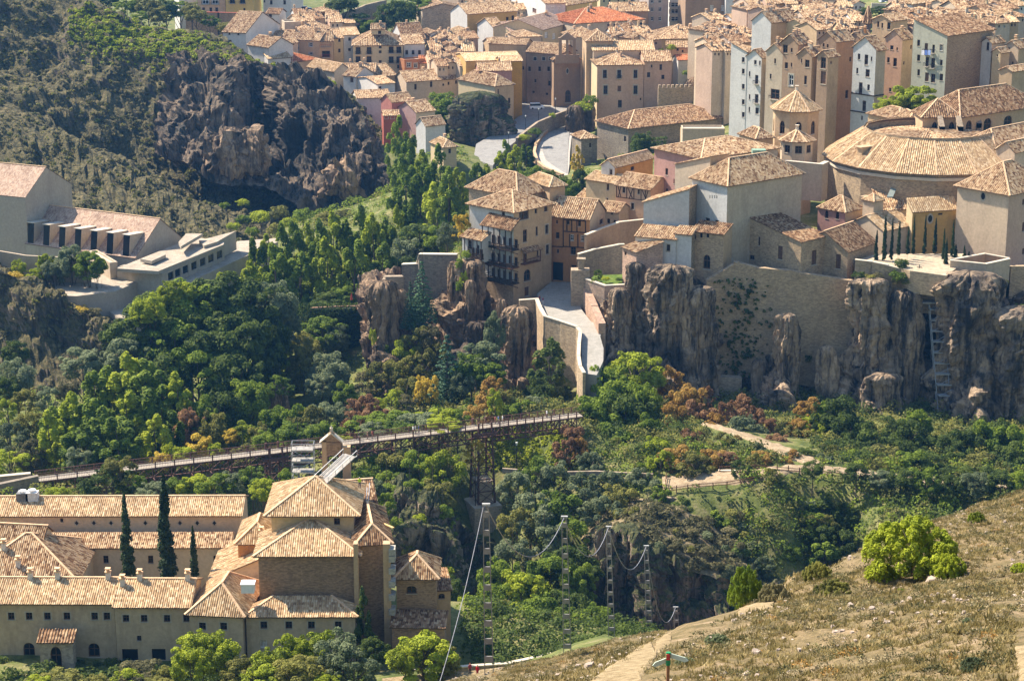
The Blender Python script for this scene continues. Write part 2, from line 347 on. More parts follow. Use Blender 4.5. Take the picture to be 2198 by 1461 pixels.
def railing(name, parent, w, h=1.0, dpt=.7, mat=None, slab=True):
    m = MB()
    if slab: m.abox(0, -dpt, -.14, w, -.01, 0, 0)
    for x in np.arange(0, w + .01, max(.3, w / 6)): m.bar((x, -dpt + .04, 0), (x, -dpt + .04, h), .05, mi=1)
    for y in (-dpt * .5,): m.bar((.03, y, 0), (.03, y, h), .05, mi=1); m.bar((w - .03, y, 0), (w - .03, y, h), .05, mi=1)
    m.bar((0, -dpt + .04, h), (w, -dpt + .04, h), .08, mi=1); m.bar((.03, -dpt, h), (.03, -.02, h), .08, mi=1); m.bar((w - .03, -dpt, h), (w - .03, -.02, h), .08, mi=1)
    return m.obj(name, [_stone, mat or _iron], parent)
# ---------------------------------------------------------------- facades with openings
def facade(m, fn, inw, Wd, z0, z1, holes, mi, dep=.28):
    hs = [h for h in holes if h[1] > .05 and h[0] < Wd - .05 and h[3] > z0 and h[2] < z1]
    hs = [(max(.05, a), min(Wd - .05, b), max(z0 + .02, c), min(z1 - .05, d)) for a, b, c, d in hs]
    us = sorted({0.0, Wd, *[h[0] for h in hs], *[h[1] for h in hs]}); zs = sorted({z0, z1, *[h[2] for h in hs], *[h[3] for h in hs]})
    for a, b in zip(us, us[1:]):
        run = None
        for c, d in zip(zs, zs[1:]):
            u, z = (a + b) / 2, (c + d) / 2
            if any(h[0] < u < h[1] and h[2] < z < h[3] for h in hs):
                if run is not None: m.face([fn(a, run), fn(b, run), fn(b, c), fn(a, c)], mi); run = None
            elif run is None: run = c
        if run is not None: m.face([fn(a, run), fn(b, run), fn(b, z1), fn(a, z1)], mi)
    iv = Vector(inw) * dep
    for a, b, c, d in hs:
        q = [Vector(fn(a, c)), Vector(fn(b, c)), Vector(fn(b, d)), Vector(fn(a, d))]
        for i in range(4):
            j = (i + 1) % 4; m.face([q[i], q[j], q[j] + iv, q[i] + iv], mi)
def roofpolys(kind, w, l, rh, o, hd=None, rp=.5):
    mn = min(w, l) / 2
    og = min(o, .3)
    if kind == 'hip':
        s = rh / mn; z = -o * s; a, b, c, d = (-o, -o, z), (w + o, -o, z), (w + o, l + o, z), (-o, l + o, z)
        if w > l + .2: p, q = (l / 2, l / 2, rh), (w - l / 2, l / 2, rh); return [[a, b, q, p], [b, c, q], [c, d, p, q], [d, a, p]]
        if l > w + .2: p, q = (w / 2, w / 2, rh), (w / 2, l - w / 2, rh); return [[a, b, p], [b, c, q, p], [c, d, q], [d, a, p, q]]
        p = (w / 2, l / 2, rh); return [[a, b, p], [b, c, p], [c, d, p], [d, a, p]]
    if kind == 'gu':
        s = rh / (l / 2); z = -o * s
        return [[(-og, -o, z), (w + og, -o, z), (w + og, l / 2, rh), (-og, l / 2, rh)], [(w + og, l + o, z), (-og, l + o, z), (-og, l / 2, rh), (w + og, l / 2, rh)]]
    if kind == 'gv':
        r = w * rp; s1 = rh / r; s2 = rh / (w - r)
        return [[(-o, l + og, -o * s1), (-o, -og, -o * s1), (r, -og, rh), (r, l + og, rh)], [(w + o, -og, -o * s2), (w + o, l + og, -o * s2), (r, l + og, rh), (r, -og, rh)]]
    if kind == 'hgv':                                        # ridge runs away from the viewer, hipped at the front
        hd = hd or w / 2; s = rh / (w / 2); sf = rh / hd; a, b = (-o, -o, -o * s), (w + o, -o, -o * s)
        return [[a, b, (w / 2, hd, rh)], [b, (w + o, l, -o * s), (w / 2, l, rh), (w / 2, hd, rh)], [(-o, l, -o * s), a, (w / 2, hd, rh), (w / 2, l, rh)]]
    if kind == 'su':
        s = rh / l; return [[(-og, -o, -o * s), (w + og, -o, -o * s), (w + og, l + .1, rh + .1 * s), (-og, l + .1, rh + .1 * s)]]
    if kind == 'shu':                                        # lean-to with hipped ends
        s = rh / l; e = min(l, w / 3); a, b = (-o, -o, -o * s), (w + o, -o, -o * s)
        return [[a, b, (w - e, l, rh), (e, l, rh)], [b, (w + o, l, -o * s), (w - e, l, rh)], [(-o, l, -o * s), a, (e, l, rh)]]
    if kind == 'sub':
        s = rh / l; return [[(w + og, l + o, -o * s), (-og, l + o, -o * s), (-og, -.1, rh), (w + og, -.1, rh)]]
    if kind == 'sv':
        s = rh / w; return [[(-o, l + og, -o * s), (-o, -og, -o * s), (w, -og, rh), (w, l + og, rh)]]
    if kind == 'sw':
        s = rh / w; return [[(w + o, -og, -o * s), (w + o, l + og, -o * s), (0, l + og, rh), (0, -og, rh)]]
    return []
def roofmesh(polys, mats, sp=.45, th=.16, seed=0, rows=True):
    """roof slabs and, apart, the ridged rows of tiles lying on them"""
    rnd = random.Random(seed); m = MB(); t = MB()
    for poly in polys:
        p = [Vector(q) for q in poly]; n = (p[1] - p[0]).cross(p[2] - p[0]).normalized()
        if n.z < 0: p.reverse(); n = -n
        h = Vector((0, 0, 1)).cross(n)
        h = h.normalized() if h.length > 1e-4 else Vector((1, 0, 0)); up = n.cross(h)
        ou, ov = rnd.uniform(0, 300), rnd.uniform(0, 300)
        co = [((q - p[0]).dot(h), (q - p[0]).dot(up)) for q in p]
        m.f.append(m.vs(p)); m.m.append(0); m.uv.append([(a + ou, b + ov) for a, b in co])
        b = [q - Vector((0, 0, th)) for q in p]
        m.face(list(reversed(b)), 1)
        for i in range(len(p)):
            j = (i + 1) % len(p); m.face([p[j], p[i], b[i], b[j]], 1)
        if not rows: continue
        lo = min(c[0] for c in co); hi = max(c[0] for c in co)
        off = ou
        first = (math.floor((lo + off) / sp) + .5) * sp - off
        s = first
        while s < hi:
            ts = []
            for i in range(len(co)):
                a, c = co[i], co[(i + 1) % len(co)]
                if (a[0] - s) * (c[0] - s) < 0: ts.append(a[1] + (c[1] - a[1]) * (s - a[0]) / (c[0] - a[0]))
            if len(ts) >= 2 and max(ts) - min(ts) > .5:
                t0, t1 = min(ts) - .05 + rnd.uniform(-.05, .03), max(ts); hw, hh = sp * .33, sp * .3 * rnd.uniform(.75, 1.2)
                j = rnd.uniform(-.03, .03)
                def pt(a, tt, z): return p[0] + h * (a + j) + up * tt + n * z
                A = [(s - hw, .0), (s - hw * .5, hh), (s + hw * .5, hh), (s + hw, .0)]
                for q, r in zip(A, A[1:]):
                    t.f.append(t.vs([pt(q[0], t0, q[1]), pt(r[0], t0, r[1]), pt(r[0], t1, r[1]), pt(q[0], t1, q[1])])); t.m.append(0)
                    t.uv.append([(s + ou, t0 + ov), (s + ou, t0 + ov), (s + ou, t1 + ov), (s + ou, t1 + ov)])
                t.face([pt(a, t0, z) for a, z in A], 1)
            s += sp
        # ridge and hip caps
    return m, t
_plain = wall((.40, .33, .25), 'plaster', .6)
_eave = simple('eave_board', (.13, .085, .055))
_cap = simple('ridge_tile', (.62, .42, .25))
def caps(t, polys):
    seen = {}
    for poly in polys:
        for i in range(len(poly)):
            a, b = Vector(poly[i]), Vector(poly[(i + 1) % len(poly)])
            kk = tuple(sorted([tuple(round(c, 2) for c in a), tuple(round(c, 2) for c in b)]))
            seen[kk] = seen.get(kk, 0) + 1
    for (a, b), c in seen.items():
        if c > 1: t.bar(Vector(a) + Vector((0, 0, .05)), Vector(b) + Vector((0, 0, .05)), .34, .2, 2)
def roof_z(polys, x, y):
    best = None
    for p in polys:
        q = [Vector(a) for a in p]; n = (q[1] - q[0]).cross(q[2] - q[0])
        if abs(n.z) < 1e-5: continue
        ins = True; sg = 0
        for i in range(len(q)):
            a, b = q[i], q[(i + 1) % len(q)]; c = (b.x - a.x) * (y - a.y) - (b.y - a.y) * (x - a.x)
            if sg == 0: sg = 1 if c > 0 else -1
            elif c * sg < -1e-6: ins = False; break
        if ins:
            z = q[0].z - (n.x * (x - q[0].x) + n.y * (y - q[0].y)) / n.z
            best = z if best is None else max(best, z)
    return best
def mkchimney(par, x, y, z, rnd, wm, h=1.2, w=.35):
    m = MB(); m.abox(x - w, y - w, z - .6, x + w, y + w, z + h, 0); m.abox(x - w - .1, y - w - .1, z + h, x + w + .1, y + w + .1, z + h + .14, 1)
    m.abox(x - w * .6, y - w * .6, z + h + .14, x + w * .6, y + w * .6, z + h + .5, 1); m.abox(x - w - .05, y - w - .05, z + h + .5, x + w + .05, y + w + .05, z + h + .6, 1)
    return m.obj('chimney', [wm, _cap], par)
HB = []
def H(label, bx, by, d, C_=None, xc=None, th=None, xa=None, A=None, dep=None, roof='gu', yr=None, rh=None, sl=.40, wm=None, wl_m=None, tile='tan', ov=.45, wr=(), wl=(), ch=0,
      zb=None, cat='house', name='town_house', hd=None, rp=.5, group=None, sp=.5, rows=True, chp=(), wdm=None, w_=None, par_h=.5, zup=None):
    fx, fy = full(bx, by); B = P(fx, fy, d) if zup is None else PZ(fx, fy, zup); d = B.y; z = B.z
    if C_ is not None:
        q = PZ(*full(*C_), z); e = Vector((q.x - B.x, q.y - B.y, 0)); w = e.length; tt = math.atan2(e.y, e.x)
        if th is not None: xc = C_[0]
        th_ = tt
    if th is not None or C_ is None: th_ = R(th or 0)
    e1 = Vector((math.cos(th_), math.sin(th_), 0)); e2 = Vector((-e1.y, e1.x, 0)); D0 = depthcam(B)
    def reach(e, X):
        X = full(X, 0)[0] - CX; return (X * D0 - F * B.x) / (F * e.x - X * e.y * cp)
    if w_: w = w_
    elif xc is not None: w = reach(e1, xc)
    elif C_ is not None: w = reach(e1, C_[0])
    sa = (CAMZ - z) / math.hypot(d, CAMZ - z); pm = ppm(B)
    if xa is not None: l = reach(e2, xa)
    elif A is not None: q = PZ(*full(*A), z); l = (q - B).length
    elif dep is not None: l = dep
    elif yr is not None:
        Tt = (fy - full(0, yr)[1]) / pm; l = (2 if roof in ('gu', 'hip') else 1) * Tt / (sa + sl)
    else: l = 9
    w = max(1.2, min(abs(w), 90)); l = max(1.2, min(abs(l), 90))
    if rh is None:
        if yr is not None and roof != 'flat':
            v = {'gu': l / 2, 'hip': l / 2, 'su': l, 'shu': l, 'gv': 0.01, 'hgv': hd or w / 2, 'sub': .01, 'sv': l / 2, 'sw': .01}[roof]
            if roof == 'hip' and l > w: v = w / 2
            u = {'sv': w, 'sw': 0}.get(roof, w * (rp if roof == 'gv' else .5))
            q = B + e1 * u + e2 * v; rh = P(CX, full(0, yr)[1], q.y).z - z
            lim = {'gu': l / 2, 'hip': min(w, l) / 2, 'su': l, 'shu': l, 'gv': w / 2, 'hgv': w / 2, 'sub': l, 'sv': w, 'sw': w}[roof]
            rh = max(.15 * lim, min(.75 * lim, rh))
        else: rh = sl * {'gu': l / 2, 'hip': min(w, l) / 2, 'su': l, 'shu': l, 'gv': w / 2, 'hgv': w / 2, 'sub': l, 'sv': w, 'sw': w, 'flat': 1}[roof]
    cs = [B, B + e1 * w, B + e1 * w + e2 * l, B + e2 * l]
    if zb is None: zb = min(T(c.x, c.y) for c in cs) - 1
    zb = min(zb, z - 2.2)
    H0 = z - zb; wm = wm or _plain; wlm = wl_m or wm; rnd = random.Random(int(bx * 7 + by * 13 + d))
    t = thing(name, label, cat, (B.x, B.y, zb), th_, group)
    Mw = Matrix.Translation((B.x, B.y, zb)) @ Matrix.Rotation(th_, 4, 'Z'); Mi = Mw.inverted()
    # windows
    def conv(side, lst):
        out = []
        o, n = (B, Vector((e2.x, e2.y, 0))) if side == 'R' else (B, Vector((e1.x, e1.y, 0)))
        for a in lst:
            if a[0] == 'g':
                for x in a[1]:
                    for y in a[2]: out += conv(side, [(x, y, a[3], a[4], *(a[5:]))])
                continue
            if a[0] == 'm':                     # by metres: (m, s, z above base, w, h, type)
                out.append((a[1] - a[3] / 2, a[1] + a[3] / 2, a[2], a[2] + a[4], a[5] if len(a) > 5 else 'd', a[6] if len(a) > 6 else '')); continue
            x, y, ww, hh = a[:4]; pts = []
            for dx, dy in ((-ww / 2, 0), (ww / 2, 0), (0, hh / 2), (0, -hh / 2)):
                q = Mi @ planehit(*full(x + dx, y + dy), o, n); pts.append(((q.x if side == 'R' else l - q.y), q.z))
            out.append((min(pts[0][0], pts[1][0]), max(pts[0][0], pts[1][0]), pts[2][1], pts[3][1], a[4] if len(a) > 4 else 'd', a[5] if len(a) > 5 else ''))
        return out
    WR, WL = conv('R', wr), conv('L', wl); WD = {'R': w, 'L': l}
    def ok(s, q):
        top = H0 + (rh * .8 if roof in ('gv', 'gu', 'sv', 'sw') else 0)
        return q[0] > .03 and q[1] < WD[s] - .03 and q[2] > .05 and q[3] < top - .02 and q[1] - q[0] > .2 and q[3] - q[2] > .2
    WR = [q for q in WR if ok('R', q)]; WL = [q for q in WL if ok('L', q)]
    m = MB()
    fr = lambda u, zz: (u, 0, zz); fl = lambda s, zz: (0, l - s, zz)
    hol = lambda L: [q[:4] for q in L if q[4] not in ('o', 'r') and q[3] < H0 - .03]
    facade(m, fr, (0, 1, 0), w, 0, H0, hol(WR), 0); facade(m, fl, (1, 0, 0), l, 0, H0, hol(WL), 1)
    m.face([(w, 0, 0), (w, l, 0), (w, l, H0), (w, 0, H0)], 0); m.face([(w, l, 0), (0, l, 0), (0, l, H0), (w, l, H0)], 1)
    h_ = H0 + rh - .08
    if roof == 'gv':
        r = w * rp
        for y in (0, l): m.face([(0, y, H0), (w, y, H0), (r, y, h_)] if y == 0 else [(w, y, H0), (0, y, H0), (r, y, h_)], 0)
    elif roof == 'gu':
        m.face([(0, l, H0), (0, 0, H0), (0, l / 2, h_)], 1); m.face([(w, 0, H0), (w, l, H0), (w, l / 2, h_)], 0)
    elif roof == 'su':
        m.face([(0, l, H0), (0, 0, H0), (0, l, h_)], 1); m.face([(w, 0, H0), (w, l, H0), (w, l, h_)], 0); m.face([(w, l, H0), (0, l, H0), (0, l, h_), (w, l, h_)], 0)
    elif roof == 'shu': pass
    elif roof == 'sub':
        m.face([(0, l, H0), (0, 0, H0), (0, 0, h_)], 1); m.face([(w, 0, H0), (w, l, H0), (w, 0, h_)], 0); m.face([(0, 0, H0), (w, 0, H0), (w, 0, h_), (0, 0, h_)], 0)
    elif roof == 'sv':
        m.face([(0, 0, H0), (w, 0, H0), (w, 0, h_)], 0); m.face([(w, l, H0), (0, l, H0), (w, l, h_)], 0); m.face([(w, 0, H0), (w, l, H0), (w, l, h_), (w, 0, h_)], 0)
    elif roof == 'sw':
        m.face([(0, 0, H0), (w, 0, H0), (0, 0, h_)], 0); m.face([(w, l, H0), (0, l, H0), (0, l, h_)], 0); m.face([(0, l, H0), (0, 0, H0), (0, 0, h_), (0, l, h_)], 1)
    elif roof == 'hgv': m.face([(w, l, H0), (0, l, H0), (w / 2, l, h_)], 0)
    wo_ = m.obj('wall', [wm, wlm], t)
    for side, lst in (('R', WR), ('L', WL)):
        for (a, b, c, e, ty, ex) in lst:
            if c > H0: continue
            if e > H0 - .03 and ty not in ('o', 'r'): e = H0 - .08
            if e - c < .2: continue
            me = unit(ty, wm if side == 'R' else wlm); wo2 = link('window', me, t)
            if side == 'R': wo2.location = (a, 0, c)
            else: wo2.location = (0, l - a, c); wo2.rotation_euler = (0, 0, -math.pi / 2)
            wo2.scale = (b - a, 1, e - c)
            if 'k' in ex:
                bw = (b - a) + .5; r = railing('balcony', t, bw, mat=wdm)
                if side == 'R': r.location = (a - .25, 0, c - .02)
                else: r.location = (0, l - a + .25, c - .02); r.rotation_euler = (0, 0, -math.pi / 2)
    polys = roofpolys(roof, w, l, rh, ov, hd, rp)
    if polys:
        polys = [[(a, b, c + H0 + .04) for a, b, c in p] for p in polys]
        rm, tm = roofmesh(polys, None, sp, seed=int(bx * 3 + by), rows=rows)
        ro = rm.obj('roof', [tiles(tile), _eave], t)
        caps(tm, polys)
        if tm.f: tag(tm.obj('roof_tiles', [tiles(tile), _eave, _cap], ro), kind='stuff')
        for _ in range(ch):
            x, y = rnd.uniform(.15, .85) * w, rnd.uniform(.3, .7) * l; zz = roof_z(polys, x, y)
            if zz is not None: mkchimney(t, x, y, zz, rnd, rnd.choice([wm, _plain, _stone]), rnd.uniform(.8, 1.5), rnd.uniform(.28, .45))
        for cxy in chp:
            rr = ray(*full(*cxy)); o = Mi @ Vector((0, 0, CAMZ)); dd = (Mi.to_3x3() @ rr)
            best = None
            for p in polys:
                q = [Vector(v) for v in p]; n = (q[1] - q[0]).cross(q[2] - q[0])
                if abs(dd.dot(n)) < 1e-6: continue
                tt = (q[0] - o).dot(n) / dd.dot(n); hh = o + dd * tt; zz = roof_z([p], hh.x, hh.y)
                if zz is not None and abs(zz - hh.z) < .1 and (best is None or tt < best[0]): best = (tt, hh)
            if best: mkchimney(t, best[1].x, best[1].y, best[1].z, rnd, _wwhite, 1.0, .33)
    else:
        m = MB(); pt = .35
        m.face([(0, 0, H0 - .4), (w, 0, H0 - .4), (w, l, H0 - .4), (0, l, H0 - .4)], 1)
        for a in ((0, 0, w, pt), (0, l - pt, w, l), (0, pt, pt, l - pt), (w - pt, pt, w, l - pt)): m.abox(a[0] - .03, a[1] - .03, H0 - .5, a[2] + .03, a[3] + .03, H0 + .06, 0)
        m.obj('roof', [wm, simple('roof_screed', (.42, .37, .30))], t)
    HB.append((t, w, l, H0, rh, Mw, polys))
    t['_w'] = w
    del t['_w']
    return t
_wwhite = wall((.74, .71, .66), 'plaster', .35)
def slab(label, pts, z, h, mat, name='terrace', cat='terrace', kind=None, side=None, zs=None):
    """solid flat slab whose top outline is seen at these pixels"""
    p = [CZ(x, y, z) for x, y in pts]
    ar = sum(p[i].x * p[(i + 1) % len(p)].y - p[(i + 1) % len(p)].x * p[i].y for i in range(len(p)))
    if ar < 0: p.reverse()
    m = MB(); m.prism(p, (0, 0, -h), 0, 1)
    o = m.obj(name, [mat, side or mat])
    return tag(o, kind=kind) if kind else tag(o, label, cat)
def wallline(label, pts, h, th, mat, name='parapet_wall', cat='wall', z=None, cap=None, parent=None):
    """wall whose top edge runs through pixels (x,y,d) or (x,y) at height z"""
    p = [CP(a[0], a[1], a[2]) if z is None else CZ(a[0], a[1], z) for a in pts]
    m = MB()
    for i in range(len(p) - 1):
        a, b = p[i], p[i + 1]; dr = Vector((b.x - a.x, b.y - a.y, 0)); 
        if dr.length < .01: continue
        n = Vector((dr.y, -dr.x, 0)).normalized() * th / 2
        e = dr.normalized() * th * .3
        q = [a - e - n, b + e - n, b + e + n, a - e + n]; hh = h
        m.prism([q[3], q[2], q[1], q[0]] if False else q if (q[1] - q[0]).cross(q[2] - q[0]).z > 0 else list(reversed(q)), (0, 0, -hh), 0)
        if cap:
            e *= 1.2; n2 = n * 1.3; q = [a - e - n2, b + e - n2, b + e + n2, a - e + n2]; q = [v + Vector((0, 0, .16 + .01 * i)) for v in q]
            m.prism(q if (q[1] - q[0]).cross(q[2] - q[0]).z > 0 else list(reversed(q)), (0, 0, -.157), 1)
    return tag(m.obj(name, [mat, cap or mat], parent), label, cat) if not parent else m.obj(name, [mat, cap or mat], parent)
# ---------------------------------------------------------------- displaced rock surfaces lofted through profile lines
def cat4(a, b, c, d, t): return .5 * ((2 * b) + (c - a) * t + (2 * a - 5 * b + 4 * c - d) * t * t + (3 * b - a - 3 * c + d) * t ** 3)
def loft(name, rows, nu, nv, mat, amp=1.5, sc=.08, amp2=.5, ridge=0.0, seed=0, smooth=False, kind='structure', label=None, cat=None, vz=.35, edge=True):
    """rows: top to bottom, each a list of world points; same count"""
    n = len(rows[0]); g = []
    for r in rows:
        line = []
        for i in range(n - 1):
            a, b, c, d = r[max(i - 1, 0)], r[i], r[i + 1], r[min(i + 2, n - 1)]
            for q in range(nu): line.append(cat4(a, b, c, d, q / nu))
        line.append(r[-1].copy()); g.append(line)
    full_ = []
    for j in range(len(g) - 1):
        for q in range(nv):
            full_.append([cat4(g[max(j - 1, 0)][i], g[j][i], g[j + 1][i], g[min(j + 2, len(g) - 1)][i], q / nv) if False else g[j][i].lerp(g[j + 1][i], q / nv) for i in range(len(g[0]))])
    full_.append(g[-1]); A = np.array([[tuple(v) for v in r] for r in full_]); nr, nc = A.shape[:2]
    du = np.gradient(A, axis=1); dv = np.gradient(A, axis=0); nm = np.cross(dv, du); nm /= np.maximum(1e-6, np.linalg.norm(nm, axis=2))[..., None]
    if nm[..., 1].mean() > 0: nm = -nm
    vs = []
    for j in range(nr):
        fe = min(1, min(j, nr - 1 - j) / 2.0) if edge else 1
        for i in range(nc):
            p = Vector(A[j, i]); s = Vector((seed * 13.1, seed * 7.7, 0))
            h = noise.fractal(Vector((p.x * sc, p.y * sc, p.z * sc * vz)) + s, .9, 2.1, 5) * amp
            h += noise.fractal(Vector((p.x * .45, p.y * .45, p.z * .3)) + s, .8, 2.0, 4) * amp2
            ck = abs(noise.noise(Vector((p.x * .16, p.y * .16, p.z * .025)) + s)); ck2 = abs(noise.noise(Vector((p.x * .3, p.y * .3, p.z * .09)) - s))
            if ridge > 1: h += -1.7 * max(0, .08 - ck) / .08 - .8 * max(0, .06 - ck2) / .06 + noise.noise(Vector((p.x * .03, 4, p.z * .5))) * .8 + noise.noise(Vector((p.x * .1, 9, p.z * 1.4))) * .35
            if ridge: h += (abs(noise.noise(Vector((p.x * .11, p.y * .11, p.z * .02)) + s)) * -4 + .9) * ridge
            vs.append(p + Vector(nm[j, i]) * h * (.35 + .65 * fe))
    fs = [(j * nc + i, (j + 1) * nc + i, (j + 1) * nc + i + 1, j * nc + i + 1) for j in range(nr - 1) for i in range(nc - 1)]
    me = bpy.data.meshes.new(name); me.from_pydata([tuple(v) for v in vs], [], fs); me.materials.append(mat)
    if smooth: me.polygons.foreach_set('use_smooth', [True] * len(fs))
    me.update(); o = link(name, me)
    if kind: tag(o, kind=kind)
    if label: tag(o, label, cat)
    return o
def pillar(label, px, pyt, pyb, wpx, d, mat, seed=0, sq=.8, lean=0, top=.6):
    """weathered column of rock standing in front of the cliff"""
    a = CP(px, pyt, d); b = CP(px + lean, pyb, d); zb = b.z - 2; r = wpx / SC[2] / ppm(a) / 2; m = MB(); n = 56; rings = []; K = 64
    for j in range(K + 1):
        t = j / K; z = zb + (a.z - zb) * t; f = (1 - max(0, (t - top) / (1 - top)) ** 4.5) ** .5 if t > top else 1 + .12 * (top - t)
        cx = b.x + (a.x - b.x) * t; ring = []
        for i in range(n):
            an = 2 * math.pi * i / n; dx, dy = math.cos(an), math.sin(an) * sq
            nn = noise.fractal(Vector((cx * .1 + dx * 1.3, d * .1 + dy * 1.3, z * .12 + seed * 9)), .9, 2, 5) * .36 + noise.fractal(Vector((dx * 2.6, dy * 2.6, z * .14 + seed)), .8, 2.2, 4) * .18 + abs(noise.noise(Vector((dx * 2, dy * 2, seed)))) * -.3 + noise.fractal(Vector((dx * 5, dy * 5, z * .5 + seed)), .7, 2.3, 5) * .11
            nn += noise.noise(Vector((seed * 3, 0, z * .45))) * .10 + noise.noise(Vector((dx, dy * .5, z * 1.3))) * .05; ck = abs(noise.noise(Vector((dx * 2.2 + seed, dy * 2.2, z * .035)))); nn -= .32 * max(0, .07 - ck) / .07
            rr = r * f * (1 + nn); ring.append((cx + dx * rr, d + dy * rr, z + nn * .4))
        rings.append(m.vs(ring))
    for p, q in zip(rings, rings[1:]):
        for i in range(n): m.f.append([p[i], p[(i + 1) % n], q[(i + 1) % n], q[i]]); m.m.append(0); m.uv.append(None)
    m.f.append(rings[-1]); m.m.append(0); m.uv.append(None)
    return tag(m.obj('rock_pillar', mat), label, 'rock')

def crag(label, x0, x1, yt, yb, d, mat, seed, dd=7):
    """jagged crag standing proud of the hillside"""
    rd = random.Random(seed); n = 6; xs = [x0 + (x1 - x0) * i / (n - 1) for i in range(n)]; e = [1, .45, .15, .1, .4, 1]
    def row(y, j, dz, e_): return [CP(x + rd.uniform(-6, 6), y + (yb - yt) * .3 * e[i] * (1 if y < (yt + yb) / 2 else -1) + rd.uniform(-j, j), d - dz * (1 - e[i] * e_)) for i, x in enumerate(xs)]
    o = loft('rock_crag', [row(yt - 6, 8, -6, .2), row(yt, 12, dd * .6, .8), row(yt * .6 + yb * .4, 4, dd, .9), row(yb * .8 + yt * .2, 4, dd * .8, .9), row(yb, 12, -6, .2)], 7, 7, mat, amp=3.2, sc=.07, amp2=1.4, ridge=2.4, seed=seed, kind=None, vz=.4)
    return tag(o, label, 'rock')
# ---------------------------------------------------------------- foliage
rng = np.random.default_rng(11)
LM = {
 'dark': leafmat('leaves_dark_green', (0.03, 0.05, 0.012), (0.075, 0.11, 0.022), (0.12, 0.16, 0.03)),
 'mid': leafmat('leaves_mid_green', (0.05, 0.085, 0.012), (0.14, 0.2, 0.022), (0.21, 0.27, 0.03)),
 'lime': leafmat('leaves_yellow_green', (0.12, 0.15, 0.012), (0.27, 0.32, 0.022), (0.36, 0.4, 0.03), .4),
 'olive': leafmat('leaves_olive_green', (0.07, 0.075, 0.022), (0.17, 0.17, 0.04), (0.26, 0.25, 0.06)),
 'grey': leafmat('leaves_grey_green', (0.065, 0.085, 0.045), (0.14, 0.175, 0.085), (0.22, 0.25, 0.13)),
 'gold': leafmat('leaves_golden', (0.25, 0.17, 0.02), (0.45, 0.33, 0.04), (0.56, 0.43, 0.07), .4),
 'amber': leafmat('leaves_amber', (0.16, 0.095, 0.025), (0.32, 0.19, 0.045), (0.40, 0.27, 0.07)),
 'rust': leafmat('leaves_rust', (0.13, 0.07, 0.035), (0.25, 0.14, 0.07), (0.33, 0.2, 0.1)),
 'cyp': leafmat('cypress_scales', (.010, .022, .008), (.022, .042, .012), (.04, .065, .018), .1),
 'fir': leafmat('fir_needles', (0.0218, 0.0499, 0.0286), (0.0468, 0.0967, 0.0486), (0.0858, 0.156, 0.0715), .1),
 'pine': leafmat('pine_needles', (0.09, 0.12, 0.01), (0.2, 0.245, 0.014), (0.29, 0.33, 0.02), .25),
 'scrub': leafmat('scrub_leaves', (0.065, 0.065, 0.0286), (0.1365, 0.13, 0.0585), (0.221, 0.195, 0.091)),
}
bark = simple('bark', (.10, .08, .06), var=.4, scale=1.5)
def crownmesh(blobs, nleaf, s, mat, up=.25, flat=1.0):
    """leaf-sized faces spread over and through a cluster of leafy clumps"""
    b = np.array(blobs, float); wgt = b[:, 3] * b[:, 4]; idx = rng.choice(len(b), nleaf, p=wgt / wgt.sum())
    d = rng.normal(size=(nleaf, 3)); d /= np.linalg.norm(d, axis=1)[:, None]
    d[:, 2] = np.where(d[:, 2] < -.35, -d[:, 2], d[:, 2])
    rad = rng.uniform(.62, 1.08, nleaf) ** .7
    c = b[idx, :3] + d * np.stack([b[idx, 3], b[idx, 3], b[idx, 4]], 1) * rad[:, None]
    nn = d + rng.normal(size=(nleaf, 3)) * .55; nn[:, 2] += up; nn /= np.linalg.norm(nn, axis=1)[:, None]
    a = np.cross(nn, rng.normal(size=(nleaf, 3))); a /= np.linalg.norm(a, axis=1)[:, None]; e = np.cross(nn, a)
    ss = s * rng.uniform(.6, 1.3, nleaf)[:, None]; a = a * ss; e = e * ss * flat
    v = np.stack([c - a - e * .6, c + a * .8 - e, c + a + e * .7, c - a * .7 + e], 1).reshape(-1, 3)
    me = bpy.data.meshes.new('crown'); n = nleaf
    me.vertices.add(4 * n); me.vertices.foreach_set('co', v.astype(np.float32).ravel())
    me.loops.add(4 * n); me.loops.foreach_set('vertex_index', np.arange(4 * n, dtype=np.int32))
    me.polygons.add(n); me.polygons.foreach_set('loop_start', np.arange(0, 4 * n, 4, dtype=np.int32)); me.polygons.foreach_set('loop_total', np.full(n, 4, np.int32))
    me.materials.append(mat); me.update(calc_edges=True); return me
def trunkmesh(h, r, limbs=5, spread=.3, top=.8, seed=0):
    rd = random.Random(seed); m = MB(); pts = [(0, 0, -.3 * h * .2), (rd.uniform(-.02, .02) * h, rd.uniform(-.02, .02) * h, h * .3), (rd.uniform(-.03, .03) * h, 0, h * top)]
    m.tube(pts, [r * 1.2, r * .9, r * .25], 7)
    for i in range(limbs):
        a = 2 * math.pi * (i + rd.random() * .6) / max(1, limbs); z = h * rd.uniform(.25, .5)
        m.tube([(0, 0, z), (math.cos(a) * spread * h * .5, math.sin(a) * spread * h * .5, z + h * .13), (math.cos(a) * spread * h, math.sin(a) * spread * h, z + h * .27)], [r * .5, r * .33, r * .1], 5)
    return m.mesh('trunk', bark)
